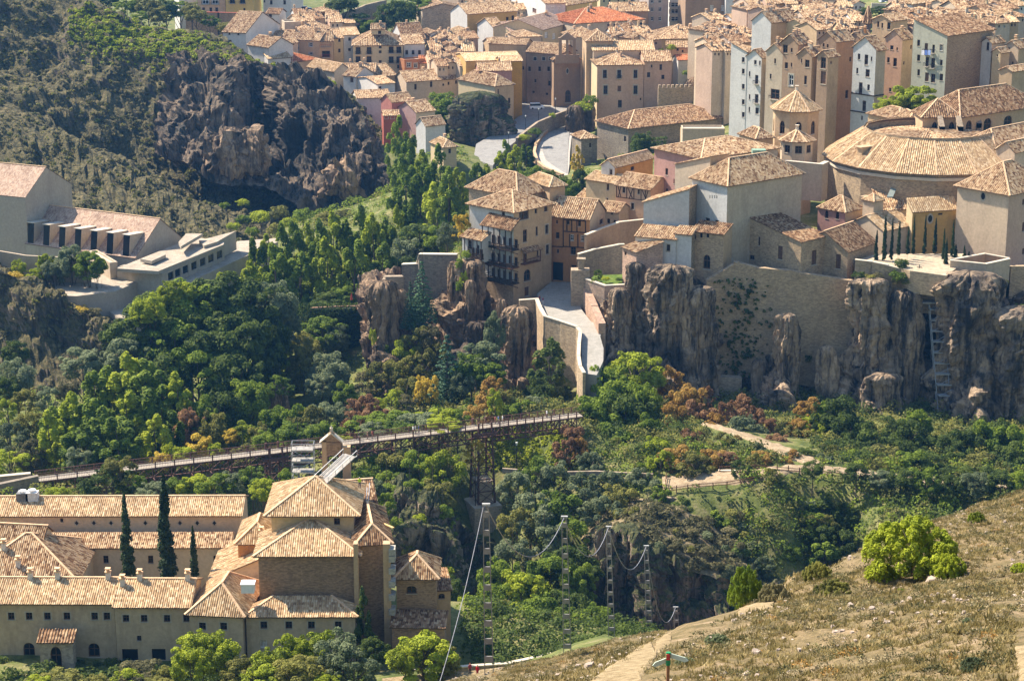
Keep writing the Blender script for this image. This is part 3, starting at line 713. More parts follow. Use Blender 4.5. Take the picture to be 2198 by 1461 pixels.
def blobs_round(n, seed, rx=.5, rz=.49, cz=.5, br=.15):
    rd = random.Random(seed); out = []
    for i in range(n):
        a = rd.uniform(0, 2 * math.pi); u = rd.uniform(-.8, 1); q = math.sqrt(max(0, 1 - u * u)); k_ = rd.uniform(.62, 1)
        r = br * rd.choice([.5, .8, 1, 1.35]) * rd.uniform(.8, 1.2)
        out.append(((rx - r) * q * k_ * math.cos(a), (rx - r) * q * k_ * math.sin(a), cz + (rz - r) * u * k_, r, r * .85))
    return out
def sc_(bl, W_, H_): return [(a * W_, b * W_, c * H_, d * W_, e * H_) for a, b, c, d, e in bl]
VAR = {}
def variants(sp, col):
    key = (sp, col)
    if key in VAR: return VAR[key]
    out = []; M_ = LM[col]
    for s in range(3 if sp in ('round', 'pop', 'bush', 'irr') else 2):
        sd = hash_(sp) + s * 17
        if sp == 'round': Hh, Ww = 10, 10; me = crownmesh(sc_(blobs_round(58, sd, br=.10), Ww, Hh), 9500, .135, M_); tr = trunkmesh(Hh, .22, 5, .3, .75, sd)
        elif sp == 'irr':
            Hh, Ww = 10, 10; me = crownmesh(sc_(blobs_round(40, sd, .5, .49, .5, .085), Ww, Hh), 6000, .13, M_); tr = trunkmesh(Hh, .2, 6, .33, .85, sd)
        elif sp == 'pop':
            rd = random.Random(sd); Hh, Ww = 15, 6; bl = []
            for i in range(40):
                u = rd.random(); z = .04 + .88 * u; rr = .42 * (1 - max(0, (u - .5) / .5) ** 2.2 * .85) * rd.uniform(.5, 1); a = rd.uniform(0, 6.3)
                bl.append((rr * math.cos(a), rr * math.sin(a), z, .10 * rd.uniform(.8, 1.3), .075 * rd.uniform(.8, 1.5)))
            me = crownmesh(sc_(bl, Ww, Hh), 7500, .12, M_, flat=1.6); tr = trunkmesh(Hh, .18, 3, .08, .8, sd)
        elif sp == 'cyp':
            rd = random.Random(sd); Hh, Ww = 14, 3; bl = []
            for i in range(44):
                u = i / 43; rr = .30 * min(1, (u + .12) * 6) * (1 - u) ** .55; a = rd.uniform(0, 6.3)
                bl.append((rr * math.cos(a) * .5, rr * math.sin(a) * .5, .03 + u * .93, max(.05, rr * .95), .05))
            me = crownmesh(sc_(bl, Ww, Hh), 6000, .10, M_, flat=2.0); tr = trunkmesh(Hh, .15, 0, 0, .8, sd)
        elif sp == 'fir':
            rd = random.Random(sd); Hh, Ww = 16, 8; bl = []
            for i in range(17):
                u = i / 16; rr = .48 * (1 - u) ** .85 + .02
                nb = max(3, int(11 * (1 - u)))
                for q in range(nb):
                    a = 2 * math.pi * (q + rd.random() * .6) / nb
                    for f in (.35, .68, .95): bl.append((rr * f * math.cos(a), rr * f * math.sin(a), .1 + u * .86 - .03 * f, .05 + .05 * (1 - u), .010))
            me = crownmesh(sc_(bl, Ww, Hh), 5200, .15, M_, up=.6); tr = trunkmesh(Hh, .22, 0, 0, .95, sd)
        elif sp == 'bush':
            Hh, Ww = 3, 4; me = crownmesh(sc_(blobs_round(14, sd, .5, .5, .42, .17), Ww, Hh), 1100, .10, M_); tr = trunkmesh(Hh, .06, 5, .3, .7, sd)
        elif sp == 'fine':          # foreground pine bush, needle sized
            rd = random.Random(sd); Hh, Ww = 3, 5; bl = []
            for i in range(200):
                a = rd.uniform(0, 6.3); u = rd.random() ** .7; rr = .46 * math.sqrt(rd.random()) ; z = .05 + (.9 - 1.3 * rr * rr * 1.6) * u * .95
                bl.append((rr * math.cos(a), rr * math.sin(a), max(.06, z), .045, .11))
            me = crownmesh(sc_(bl, Ww, Hh), 26000, .026, M_, flat=3.0, up=.4); tr = trunkmesh(Hh, .08, 7, .35, .7, sd)
        out.append((me, tr, Hh, Ww))
    VAR[key] = out; return out
def hash_(s): return sum(ord(c) * (i + 3) for i, c in enumerate(s)) % 97
NM = {'round': 'broadleaf_tree', 'irr': 'broadleaf_tree', 'pop': 'poplar_tree', 'cyp': 'cypress_tree', 'fir': 'fir_tree', 'bush': 'shrub', 'fine': 'pine_bush'}
CT = {'bush': 'shrub', 'fine': 'bush'}
_tc = [0]
def tree(sp, col, x, yt, w, h, d, label, group=None, name=None, cat=None, lo=None):
    """crown spans pixels yt..yt+h and w across at distance d; the trunk always reaches the ground"""
    w /= SC[2]; h /= SC[2]; fx, fy = full(x, yt); top = P(fx, fy, d); pm = ppm(top); _tc[0] += 1
    if sp in ('round', 'irr', 'pop'): w *= 1.42; h *= 1.3
    if 978 < fx < 1092 and fy + h > 960 and fy < 1165 and 330 < d < 385 and sp != 'cyp': return None
    v = variants(sp, col); me, tr, Hh, Ww = v[_tc[0] % len(v)]
    bz = P(fx, fy + h, d).z; gz = T(top.x, d)
    if gz < bz - 1.2 and sp not in ('bush', 'fine') : pass
    rd = random.Random(_tc[0] * 3 + 1)
    t = thing(name or NM[sp], label, cat or CT.get(sp, 'tree'), (top.x, d, bz if lo is None else lo), rd.uniform(0, 6.3), group)
    Hm = top.z - bz; t.scale = (w / pm / Ww, w / pm / Ww, Hm / Hh)
    tb = link('trunk', tr, t); link('crown', me, t)
    drop = bz - gz
    if drop > .3:
        s = (Hm * .75 + drop) / (Hm * .75); tb.scale = (1, 1, s); tb.location = (0, 0, -drop / (Hm / Hh))
    return t
ORD = 'first second third fourth fifth sixth seventh eighth ninth tenth eleventh twelfth thirteenth fourteenth fifteenth sixteenth seventeenth eighteenth nineteenth twentieth'.split()
def nth(r, n):
    if r == 0: return 'leftmost of its group'
    if r == n - 1: return 'rightmost of its group'
    return (ORD[r] if r < 20 else '%d%s' % (r + 1, {1: 'st', 2: 'nd', 3: 'rd'}.get((r + 1) % 10, 'th'))) + ' from the left'
def grove(sp, cols, spots, label, group, **kk):
    """spots: (x, ytop, w, h, d); trees of one grove that look alike"""
    order = sorted(range(len(spots)), key=lambda i: spots[i][0]); rank = {j: q for q, j in enumerate(order)}
    for i, s in enumerate(spots):
        l = label[i % len(label)] if isinstance(label, list) else label
        if len(spots) > 1: l += ', ' + nth(rank[i], len(spots))
        tree(sp if isinstance(sp, str) else sp[i % len(sp)], cols[i % len(cols)], *s, l, group, **kk)
# ---------------------------------------------------------------- people
def skinned(name, joints, edges, mats, zcol):
    me = bpy.data.meshes.new(name + '_rig'); me.from_pydata([j[:3] for j in joints], edges, []); o = bpy.data.objects.new(name + '_rig', me); C.objects.link(o)
    sk = o.modifiers.new('skin', 'SKIN'); sb = o.modifiers.new('sub', 'SUBSURF'); sb.levels = 1; sb.render_levels = 1
    for i, j in enumerate(joints): me.skin_vertices[0].data[i].radius = (j[3], j[3] * (j[4] if len(j) > 4 else 1))
    me.skin_vertices[0].data[0].use_root = True
    dg = bpy.context.evaluated_depsgraph_get(); out = bpy.data.meshes.new_from_object(o.evaluated_get(dg)); bpy.data.objects.remove(o); out.name = name
    out.materials.clear()
    for m in mats: out.materials.append(m)
    for p in out.polygons: p.material_index = zcol(p.center); p.use_smooth = True
    return out
_skin = simple('skin', (.5, .3, .2), var=.05)
def personmesh(top, legs, hair, stride=.12, shorts=False):
    J = [(0, 0, .95, .15, .75), (0, 0, 1.2, .15, .7), (0, 0, 1.42, .15, .6), (0, 0, 1.52, .06), (0, .01, 1.58, .075), (0, 0, 1.66, .1, .95), (0, 0, 1.74, .07),
         (.17, 0, 1.42, .07), (.22, .03, 1.15, .05), (.2, -.1, .92, .04), (.19, -.13, .84, .035), (-.17, 0, 1.42, .07), (-.22, .02, 1.15, .05), (-.21, -.06, .9, .04), (-.2, -.08, .82, .035),
         (.09, 0, .86, .1), (.1, -stride * .5, .5, .07), (.1, -stride * .6, .1, .05), (.11, -stride - .12, .04, .045), (-.09, 0, .86, .1), (-.1, stride * .4, .5, .07), (-.1, stride, .12, .05), (-.1, stride - .14, .04, .045)]
    E = [(0, 1), (1, 2), (2, 3), (3, 4), (4, 5), (5, 6), (2, 7), (7, 8), (8, 9), (9, 10), (2, 11), (11, 12), (12, 13), (13, 14), (0, 15), (15, 16), (16, 17), (17, 18), (0, 19), (19, 20), (20, 21), (21, 22)]
    def zc(c):
        if c.z > 1.68 or (c.z > 1.56 and c.y > .03): return 2
        if c.z > 1.5 or (abs(c.x) > .15 and c.z < 1.0): return 3
        if c.z > .95 or (abs(c.x) > .16 and c.z > .9): return 0
        if c.z < .07: return 2
        return 1 if not shorts or c.z > .5 else 3
    return skinned('person', J, E, [simple('top_' + top[0], top[1], var=.1), simple('legs_' + legs[0], legs[1], var=.1), simple('hair_' + hair[0], hair[1], var=.1), _skin], zc)
PM = {}
def person(px, py, d, label, top, legs, hair, z=None, rz=0, group=None, **kk):
    key = (top[0], legs[0], hair[0], kk.get('shorts', False))
    if key not in PM: PM[key] = personmesh(top, legs, hair, **kk)
    p = CP(px, py, d) if z is None else CZ(px, py, z)
    o = link('person', PM[key]); o.location = p; o.rotation_euler = (0, 0, rz); tag(o, label, 'person', group)
    return o
# ---------------------------------------------------------------- the land
def hit(px, py, t0=40, t1=1200):
    r = ray(px, py); st = 1.0; t = t0
    while t < t1:
        p = Vector((0, 0, CAMZ)) + r * t
        if p.z < T(p.x, p.y):
            for _ in range(12):
                st /= 2; q = Vector((0, 0, CAMZ)) + r * (t - st)
                if q.z < T(q.x, q.y): t -= st
            return Vector((0, 0, CAMZ)) + r * t
        t += st
    return Vector((0, 0, CAMZ)) + r * t1
NX0, NX1, NY0, NY1 = -8.0, 72.0, 36.0, 172.0
def earth(name, cs, sc=.25):
    m, n, b, o = mk(name); a = noise_n(n, pos(n), sc, 8, .7); f = noise_n(n, pos(n), sc * 9, 5, .7)
    c = ramp(n, a.outputs[0], [(.35, cs[0]), (.48, cs[1]), (.6, cs[2]), (.72, cs[3])]).outputs[0]
    c = mixc(n, .7, c, ramp(n, f.outputs[0], [(.35, (.55, .55, .55)), (.65, (1.25, 1.25, 1.2))]).outputs[0], 'MULTIPLY')
    n.links.new(c, b.inputs['Base Color']); bump(n, b, f.outputs[0], .6, .3); return m
m_ground = earth('valley_ground', [(.06, .08, .02), (.12, .14, .035), (.19, .18, .07), (.30, .25, .14)])
m_hill = earth('dry_hillside', [(.10, .085, .035), (.18, .135, .065), (.26, .19, .105), (.46, .35, .25)], .7)
m_path = earth('sandy_path', [(.20, .145, .075), (.34, .255, .14), (.43, .33, .195), (.54, .43, .28)], 2.2)
V = []; Fs = []; idx = {}
for j in range(ny):
    for i in range(nx):
        x, y = GX0 + i * GS, GY0 + j * GS
        idx[i, j] = len(V); V.append((x, y, HG[j, i] + fbm((x * .05, y * .05, 3)) * (.8 if y > 180 else .0) * (0 if 366 < y < 425 and x > 10 else 1)))
def innear(i, j):
    x, y = GX0 + i * GS, GY0 + j * GS
    return NX0 <= x < NX1 and NY0 <= y < NY1
for j in range(ny - 1):
    for i in range(nx - 1):
        if not innear(i, j): Fs.append((idx[i, j], idx[i + 1, j], idx[i + 1, j + 1], idx[i, j + 1]))
# far skirt out to the horizon
b0 = [idx[i, 0] for i in range(nx)]; b1 = [idx[nx - 1, j] for j in range(ny)]; b2 = [idx[i, ny - 1] for i in reversed(range(nx))]; b3 = [idx[0, j] for j in reversed(range(ny))]
ringi = b0 + b1[1:] + b2[1:] + b3[1:-1]; far = []
for q in ringi:
    x, y, z = V[q]; dx, dy = x, y - 540; L = math.hypot(dx, dy); far.append(len(V)); V.append((dx / L * 6500, 540 + dy / L * 6500, 60))
for a in range(len(ringi)):
    b = (a + 1) % len(ringi); Fs.append((ringi[a], far[a], far[b], ringi[b]))
me = bpy.data.meshes.new('ground'); me.from_pydata(V, [], Fs); me.materials.append(m_ground); me.polygons.foreach_set('use_smooth', [True] * len(Fs)); me.update()
tag(link('ground', me), kind='structure')
PR = [(1662, 1288, 1658, 1304), (1600, 1298, 1590, 1322), (1520, 1314, 1500, 1346), (1440, 1350, 1442, 1384), (1376, 1386, 1400, 1426), (1306, 1430, 1366, 1472), (1225, 1480, 1330, 1525)]
PQ = [(2170, 1392, 2300, 1380), (2178, 1420, 2300, 1420), (2186, 1450, 2300, 1470), (2190, 1500, 2300, 1520)]
def pathd(x, y):
    """how far a spot lies outside the trodden tracks, in units of the track's own edge"""
    u, v = proj(Vector((x, y, T(x, y)))); b = 99
    for L_ in (PR, PQ):
        for a, c in zip(L_, L_[1:]):
            ax, ay, cx, cy = (a[0] + a[2]) / 2, (a[1] + a[3]) / 2, (c[0] + c[2]) / 2, (c[1] + c[3]) / 2; hw = math.hypot(a[2] - a[0], a[3] - a[1]) / 2
            dx, dy = cx - ax, cy - ay; t = max(0, min(1, ((u - ax) * dx + (v - ay) * dy) / (dx * dx + dy * dy))); b = min(b, (math.hypot(u - ax - t * dx, v - ay - t * dy) - hw * .9) / 14)
    return b + .5
def NH(x, y):
    e = min(1, max(0, min(x - NX0, NX1 - x, y - NY0, NY1 - y) / 4)) * min(1, max(0, pathd(x, y) - .5) / 2.5)
    return T(x, y) + e * (fbm((x * .16, y * .16, 1)) * .55 + fbm((x * .7, y * .7, 5), 3) * .13)
st = .5; V = []; Fs = []; cx_ = int((NX1 - NX0) / st); cy_ = int((NY1 - NY0) / st)
for j in range(cy_ + 1):
    for i in range(cx_ + 1):
        x, y = NX0 + i * st, NY0 + j * st; V.append((x, y, NH(x, y)))
for j in range(cy_):
    for i in range(cx_):
        a = j * (cx_ + 1) + i; Fs.append((a, a + 1, a + cx_ + 2, a + cx_ + 1))
me = bpy.data.meshes.new('near_hillside'); me.from_pydata(V, [], Fs); me.materials.append(m_hill); me.polygons.foreach_set('use_smooth', [True] * len(Fs)); me.update()
tag(link('near_hillside', me), kind='structure')
def drape(rows, mat, name='gorge_path', up=.3, t0=200, zf=T, n_=8, K=6, lip=.8):
    V = []; Fs = []; q = []
    for a, b in zip(rows, rows[1:]):
        for t_ in range(n_): q.append([a[i] + (b[i] - a[i]) * t_ / n_ for i in range(4)])
    q.append(rows[-1])
    for xl, yl, xr, yr in q:
        jx = noise.noise(Vector((xl * .06, yl * .06, 1))) * 9; jy = noise.noise(Vector((xr * .06, yr * .06, 5))) * 9
        a, b = hit(xl, yl + jx * .6, t0), hit(xr + jy, yr + jy * .4, t0)
        for s in range(K + 1):
            p = a.lerp(b, s / K); w = noise.noise(p * .6) * .35 if s in (1, K - 1) else 0
            V.append((p.x, p.y, zf(p.x, p.y) + up - (lip if s in (0, K) else 0) + w * up))
    n = K + 1
    for i in range(len(q) - 1):
        for s in range(K): Fs.append((i * n + s, i * n + s + 1, (i + 1) * n + s + 1, (i + 1) * n + s))
    me = bpy.data.meshes.new(name); me.from_pydata(V, [], Fs); me.materials.append(mat); me.polygons.foreach_set('use_smooth', [True] * len(Fs)); me.update(); tag(link(name, me), kind='structure')
crop()
drape(PR, m_path, 'footpath', .06, 40, NH, 26, 18, .12); drape(PQ, m_path, 'footpath', .06, 40, NH, 20, 12, .12)
# dry scrub, grass and stones that nobody could count
def scatter_hill(n, seed, kind):
    rd = random.Random(seed); V = []; Fs = []; k_ = 0
    while k_ < n:
        py = 1461 - (rd.random() ** .9) * 420; px = rd.uniform(1050, 2215); r_ = ray(px, py)
        yy = rd.uniform(44, 168); xx = rd.uniform(-5, 70)
        k_ += 1
        dens = noise.noise(Vector((xx * .18, yy * .18, seed)))
        if kind == 'stone' and noise.noise(Vector((xx * .12, yy * .12, 9))) < .02: continue
        if kind != 'stone' and dens < -.25: continue
        u, v = proj(Vector((xx, yy, NH(xx, yy))))
        if not (900 < u < 2300 and 950 < v < 1520): continue
        if pathd(xx, yy) < rd.uniform(.2, .9): continue
        z = NH(xx, yy)
        if kind == 'tuft':
            s = rd.uniform(.06, .17) * (1.5 if rd.random() < .08 else 1); c = Vector((xx, yy, z))
            for q in range(13):
                a = rd.uniform(0, 6.3); l_ = s * rd.uniform(.2, 1.3); c2 = c + Vector((rd.gauss(0, s * .5), rd.gauss(0, s * .5), -.04)); t = c2 + Vector((math.cos(a) * l_, math.sin(a) * l_, s * rd.uniform(.6, 1.5))); wv = Vector((-math.sin(a), math.cos(a), 0)) * s * .22
                b = len(V); V += [tuple(c2 + wv), tuple(c2 - wv), tuple(t)]; Fs.append((b, b + 1, b + 2))
        elif kind == 'scrub':
            s = rd.uniform(.12, .36); c = Vector((xx, yy, z))
            for q in range(46):
                dv = Vector((rd.gauss(0, 1), rd.gauss(0, 1), abs(rd.gauss(0, .7)))).normalized(); t = c + Vector((dv.x * s, dv.y * s, dv.z * s * .75)) * rd.uniform(.5, 1)
                a = Vector((rd.gauss(0, 1), rd.gauss(0, 1), rd.gauss(0, 1))).normalized(); a = a.cross(dv) if a.cross(dv).length > .1 else a; a = a.normalized() * s * .12; e = dv.cross(a) 
                b = len(V); V += [tuple(t - a), tuple(t + e * .8), tuple(t + a), tuple(t + dv * s * .2)]; Fs.append((b, b + 1, b + 2, b + 3))
        else:
            s = rd.uniform(.05, .17) * (2.0 if rd.random() < .04 else 1); a0 = rd.uniform(0, 6.3); b = len(V)
            ring = [(xx + math.cos(a0 + q * 1.257) * s * rd.uniform(.7, 1.3), yy + math.sin(a0 + q * 1.257) * s * rd.uniform(.7, 1.3)) for q in range(5)]
            V += [(p, q, z - .1) for p, q in ring] + [(xx + (p - xx) * .6, yy + (q - yy) * .6, z + s * rd.uniform(.35, .7)) for p, q in ring]
            Fs += [(b + q, b + (q + 1) % 5, b + 5 + (q + 1) % 5, b + 5 + q) for q in range(5)] + [(b + 5, b + 6, b + 7, b + 8, b + 9)]
    me = bpy.data.meshes.new('x'); me.from_pydata(V, [], Fs); return me
m_tuft = leafmat('dry_grass', (.13, .105, .035), (.235, .185, .07), (.38, .30, .14), .4)
m_scrb = leafmat('thyme_scrub', (.15, .125, .07), (.27, .225, .125), (.38, .31, .18), .15)
m_scg = leafmat('rockrose_scrub', (.05, .052, .022), (.115, .11, .045), (.21, .19, .085), .2)
m_scr = leafmat('ochre_scrub', (.14, .075, .02), (.28, .15, .035), (.36, .21, .06), .2)
m_stone = simple('limestone_chips', (.36, .29, .23), var=.35, scale=1.5)
for nm, cnt, sd, kd, mt in (('dry_grass', 150000, 1, 'tuft', m_tuft), ('grey_scrub', 6500, 2, 'scrub', m_scrb), ('green_scrub', 10000, 3, 'scrub', m_scg), ('ochre_scrub', 500, 5, 'scrub', m_scr), ('loose_stones', 9000, 4, 'stone', m_stone)):
    me = scatter_hill(cnt, sd, kd); me.name = nm; me.materials.append(mt); tag(link(nm, me), nm.replace('_', ' ') + ' covering the near hillside', nm.split('_')[1], kind='stuff')
# ---------------------------------------------------------------- rock faces
mr_shade = rockmat('grey_cliff_rock', (.52, .38, .25), (.28, .225, .165), (.035, .034, .035), mossy=.4)
mr_warm = rockmat('warm_cliff_rock', (.50, .34, .21), (.24, .19, .14), (.06, .05, .04), mossy=.3)
mr_hill = rockmat('hill_rock', (.30, .23, .16), (.13, .115, .09), (.05, .05, .04), (.115, .105, .045), mossy=1.0, sc=.5)
mr_gorge = rockmat('gorge_rock', (.36, .28, .2), (.16, .14, .115), (.055, .05, .045), (.07, .08, .03), mossy=.7)
def L(*a): return [P(*q) for q in a]
# the big hill at the left
xs = (-160, 60, 200, 350, 480, 600, 700, 780, 830)
loft('left_hill', [L((-160, -60, 800), (60, 20, 790), (200, 60, 790), (350, 100, 780), (480, 130, 770), (600, 170, 760), (700, 200, 740), (790, 240, 720), (842, 330, 690)),
    L((-160, -110, 730), (60, -30, 725), (200, 8, 720), (350, 62, 712), (480, 96, 705), (600, 136, 700), (700, 166, 690), (775, 226, 680), (830, 300, 665)),
    L((-160, -80, 712), (60, 20, 708), (200, 60, 702), (350, 104, 694), (480, 122, 690), (600, 150, 688), (700, 184, 680), (780, 250, 672), (836, 330, 660)),
    L((-160, 120, 690), (60, 150, 688), (200, 190, 684), (340, 230, 680), (470, 250, 678), (600, 270, 676), (710, 300, 668), (790, 330, 662), (842, 380, 652)),
    L((-160, 170, 664), (60, 250, 662), (190, 320, 658), (320, 370, 656), (440, 420, 652), (570, 440, 652), (700, 450, 650), (785, 455, 648), (850, 470, 642)),
    L((-160, 200, 640), (50, 270, 634), (160, 310, 628), (280, 372, 620), (380, 430, 612), (470, 470, 606), (560, 500, 602), (700, 505, 610), (860, 500, 620)),
    L((-160, 600, 560), (50, 600, 558), (160, 600, 558), (280, 600, 556), (380, 600, 556), (470, 600, 556), (560, 590, 560), (700, 570, 575), (860, 540, 600))],
    18, 16, mr_hill, amp=4.5, sc=.022, amp2=1.2, ridge=.8, seed=3, vz=1)
# overhanging crags on the hill's shaded flank
mr_crag = rockmat('hill_crag_rock', (.27, .20, .135), (.10, .095, .075), (.022, .025, .022), (.04, .058, .02), mossy=.55, sc=.6)
loft('hill_cliff', [L((352, 100, 700), (400, 108, 694), (450, 112, 690), (500, 124, 690), (540, 136, 688), (600, 143, 686), (650, 150, 684), (700, 166, 680), (745, 195, 672), (790, 238, 666), (822, 285, 662), (842, 330, 658)),
    L((360, 130, 690), (400, 128, 684), (450, 130, 680), (500, 144, 682), (540, 160, 686), (600, 162, 678), (650, 168, 674), (700, 186, 670), (745, 216, 664), (790, 262, 658), (822, 310, 654), (842, 356, 652)),
    L((340, 210, 674), (395, 210, 664), (450, 210, 660), (505, 200, 668), (545, 240, 682), (600, 230, 664), (650, 240, 658), (700, 250, 655), (745, 280, 652), (790, 310, 648), (822, 360, 645), (842, 400, 644)),
    L((330, 270, 664), (390, 290, 652), (440, 300, 650), (500, 280, 654), (545, 330, 670), (600, 300, 656), (640, 330, 650), (700, 350, 644), (745, 370, 642), (790, 390, 640), (822, 420, 640), (846, 440, 640)),
    L((330, 320, 650), (390, 345, 642), (440, 385, 638), (490, 400, 634), (545, 400, 636), (600, 420, 632), (650, 450, 630), (700, 470, 630), (745, 476, 628), (790, 480, 628), (822, 484, 630), (850, 486, 632))],
    14, 18, mr_crag, amp=5, sc=.03, amp2=1.3, ridge=1.9, seed=12, vz=.4)
for a in (('broad brown crag low in the middle of the hill', 440, 575, 268, 400, 640, 4), ('pale crag at the foot of the hill beside the poplars', 690, 775, 335, 470, 636, 5)):
    crag(a[0], a[1], a[2], a[3], a[4], a[5], mr_warm, a[6], 5)
# dark spur at the lower left
loft('dark_spur', [L((-140, 500, 500), (-60, 540, 500), (0, 566, 498), (70, 598, 496), (140, 640, 492), (200, 668, 488), (262, 700, 484)),
    L((-140, 510, 480), (-60, 546, 478), (0, 572, 476), (66, 604, 475), (130, 645, 472), (190, 672, 470), (255, 706, 468)),
    L((-140, 700, 474), (-60, 700, 472), (0, 700, 470), (60, 715, 469), (120, 735, 467), (180, 750, 465), (250, 770, 463)),
    L((-140, 900, 452), (-60, 900, 450), (0, 900, 448), (60, 900, 448), (130, 900, 447), (190, 890, 446), (260, 880, 445))], 14, 16, mr_hill, amp=3.5, sc=.05, amp2=1.1, ridge=.6, seed=8, vz=1)
# cliff under the hanging houses
loft('hanging_cliff', [L((780, 612, 478), (825, 594, 478), (865, 600, 480), (915, 640, 484), (965, 612, 476), (1000, 556, 472), (1045, 604, 470), (1085, 640, 468), (1130, 650, 464), (1166, 662, 462)),
    L((782, 640, 464), (825, 625, 462), (862, 640, 464), (915, 680, 474), (962, 660, 466), (1000, 600, 462), (1042, 640, 462), (1085, 665, 461), (1130, 672, 458), (1168, 690, 457)),
    L((785, 720, 456), (825, 720, 453), (858, 730, 458), (910, 740, 466), (955, 740, 458), (1000, 720, 453), (1040, 740, 456), (1080, 745, 452), (1125, 750, 448), (1160, 770, 450)),
    L((780, 840, 444), (825, 850, 440), (858, 850, 444), (905, 860, 446), (950, 870, 440), (1000, 875, 436), (1040, 885, 434), (1080, 890, 432), (1120, 890, 432), (1150, 890, 434))], 20, 24, mr_warm, amp=3.6, sc=.085, amp2=1.2, ridge=2.6, seed=1)
for i, a in enumerate(((822, 600, 810, 62, 453, 1), (1010, 600, 760, 26, 456, 2), (1112, 655, 865, 62, 444, 3), (975, 560, 740, 28, 462, 4), (1026, 690, 790, 46, 450, 5), (1078, 640, 840, 26, 448, 6), (857, 620, 760, 34, 458, 7))):
    pillar(['grey rock column at the left end of the hanging houses cliff', 'rock column in the middle of the cliff under the houses', 'dark bulging rock column beside the curved lane wall', 'thin lit rock rib below the left balcony house',
        'squat rock ledge behind the grey green trees', 'narrow pinkish rock rib left of the dark column', 'grey rock column right of the leftmost one'][i], a[0], a[1], a[2], a[3], a[4], mr_warm, a[5], .8, 0, .8)
pillar('tall rock rib carrying the white annex at the left of the hanging houses', 1010, 556, 760, 62, 461, mr_warm, 14, .8, 0, .9)
# cliff under the convent
loft('convent_cliff', [L((1285, 632, 458), (1320, 622, 458), (1375, 600, 458), (1430, 590, 458), (1490, 620, 458), (1535, 690, 458), (1590, 790, 458), (1650, 740, 458), (1690, 690, 458), (1740, 740, 458), (1800, 690, 458), (1850, 612, 458), (1905, 602, 458), (1970, 612, 460), (2040, 600, 460), (2100, 596, 460), (2170, 610, 460), (2300, 620, 460), (2500, 620, 460)),
    L((1285, 640, 448), (1320, 632, 447), (1375, 612, 447), (1430, 600, 446), (1490, 635, 447), (1535, 705, 447), (1590, 800, 449), (1650, 755, 447), (1690, 702, 445), (1740, 755, 448), (1800, 705, 447), (1850, 628, 447), (1905, 615, 446), (1970, 630, 449), (2040, 615, 447), (2100, 605, 446), (2170, 625, 448), (2300, 640, 447), (2500, 640, 447)),
    L((1290, 750, 440), (1320, 745, 438), (1375, 740, 441), (1430, 730, 437), (1490, 740, 439), (1535, 790, 443), (1590, 830, 446), (1650, 800, 442), (1690, 790, 438), (1740, 810, 446), (1800, 780, 440), (1850, 740, 438), (1905, 740, 440), (1970, 740, 446), (2040, 740, 441), (2100, 740, 436), (2165, 740, 442), (2300, 750, 437), (2500, 750, 437)),
    L((1290, 880, 430), (1320, 885, 428), (1375, 890, 430), (1430, 890, 428), (1490, 900, 430), (1535, 910, 432), (1590, 915, 434), (1650, 915, 430), (1690, 915, 428), (1740, 920, 434), (1800, 925, 428), (1850, 925, 426), (1905, 930, 426), (1970, 935, 432), (2040, 940, 426), (2100, 945, 424), (2165, 950, 428), (2300, 960, 424), (2500, 960, 424))],
    17, 28, mr_shade, amp=3.4, sc=.05, amp2=1.1, ridge=1.6, seed=5)
for i, a in enumerate(((1330, 616, 880, 56, 444, 1), (1442, 566, 890, 100, 441, 3), (1366, 562, 700, 42, 446, 2), (1500, 612, 890, 70, 440, 4), (1690, 672, 905, 50, 440, 5), (1868, 596, 760, 84, 441, 6), (1900, 800, 950, 70, 434, 7), (2082, 580, 950, 150, 438, 8), (2205, 655, 955, 130, 433, 9), (1945, 620, 900, 70, 441, 10), (1775, 740, 930, 44, 440, 11), (1630, 770, 920, 34, 442, 12))):
    pillar(['rounded rock column beside the sunlit lane', 'massive dark rock column rising against the white convent house', 'mossy knob of rock just under the small stone house', 'dark rock column right of the massive one under the arched window', 'dark pinnacle of rock against the pale retaining wall',
        'rock head with shrubs left of the cypress terrace', 'narrow rock buttress low on the cliff left of the ladder scaffold', 'broad rock column under the little walled garden', 'smooth rock column at the right edge of the photo', 'pale rock slab just left of the ladder scaffold', 'rock buttress above the yellow green trees', 'low dark buttress behind the rust coloured tree'][i],
        a[0], a[1], a[2], a[3], a[4], mr_shade, a[5], .7, 0, .86)
# rocks of the gorge
loft('gorge_cliff', [L((1262, 1190, 366), (1290, 1140, 366), (1340, 1120, 366), (1400, 1180, 364), (1470, 1205, 362), (1560, 1225, 360), (1650, 1250, 358), (1760, 1250, 358)),
    L((1266, 1200, 352), (1296, 1150, 351), (1345, 1150, 350), (1400, 1196, 350), (1470, 1215, 350), (1560, 1235, 349), (1650, 1262, 348), (1760, 1262, 348)),
    L((1270, 1270, 349), (1300, 1260, 345), (1345, 1260, 349), (1400, 1262, 345), (1470, 1280, 350), (1560, 1290, 347), (1650, 1300, 350), (1760, 1300, 348)),
    L((1270, 1400, 340), (1300, 1400, 338), (1345, 1400, 338), (1400, 1400, 338), (1470, 1400, 338), (1560, 1400, 338), (1650, 1400, 338), (1760, 1400, 338))], 20, 22, mr_gorge, amp=2.2, sc=.12, amp2=.7, ridge=1.6, seed=6)
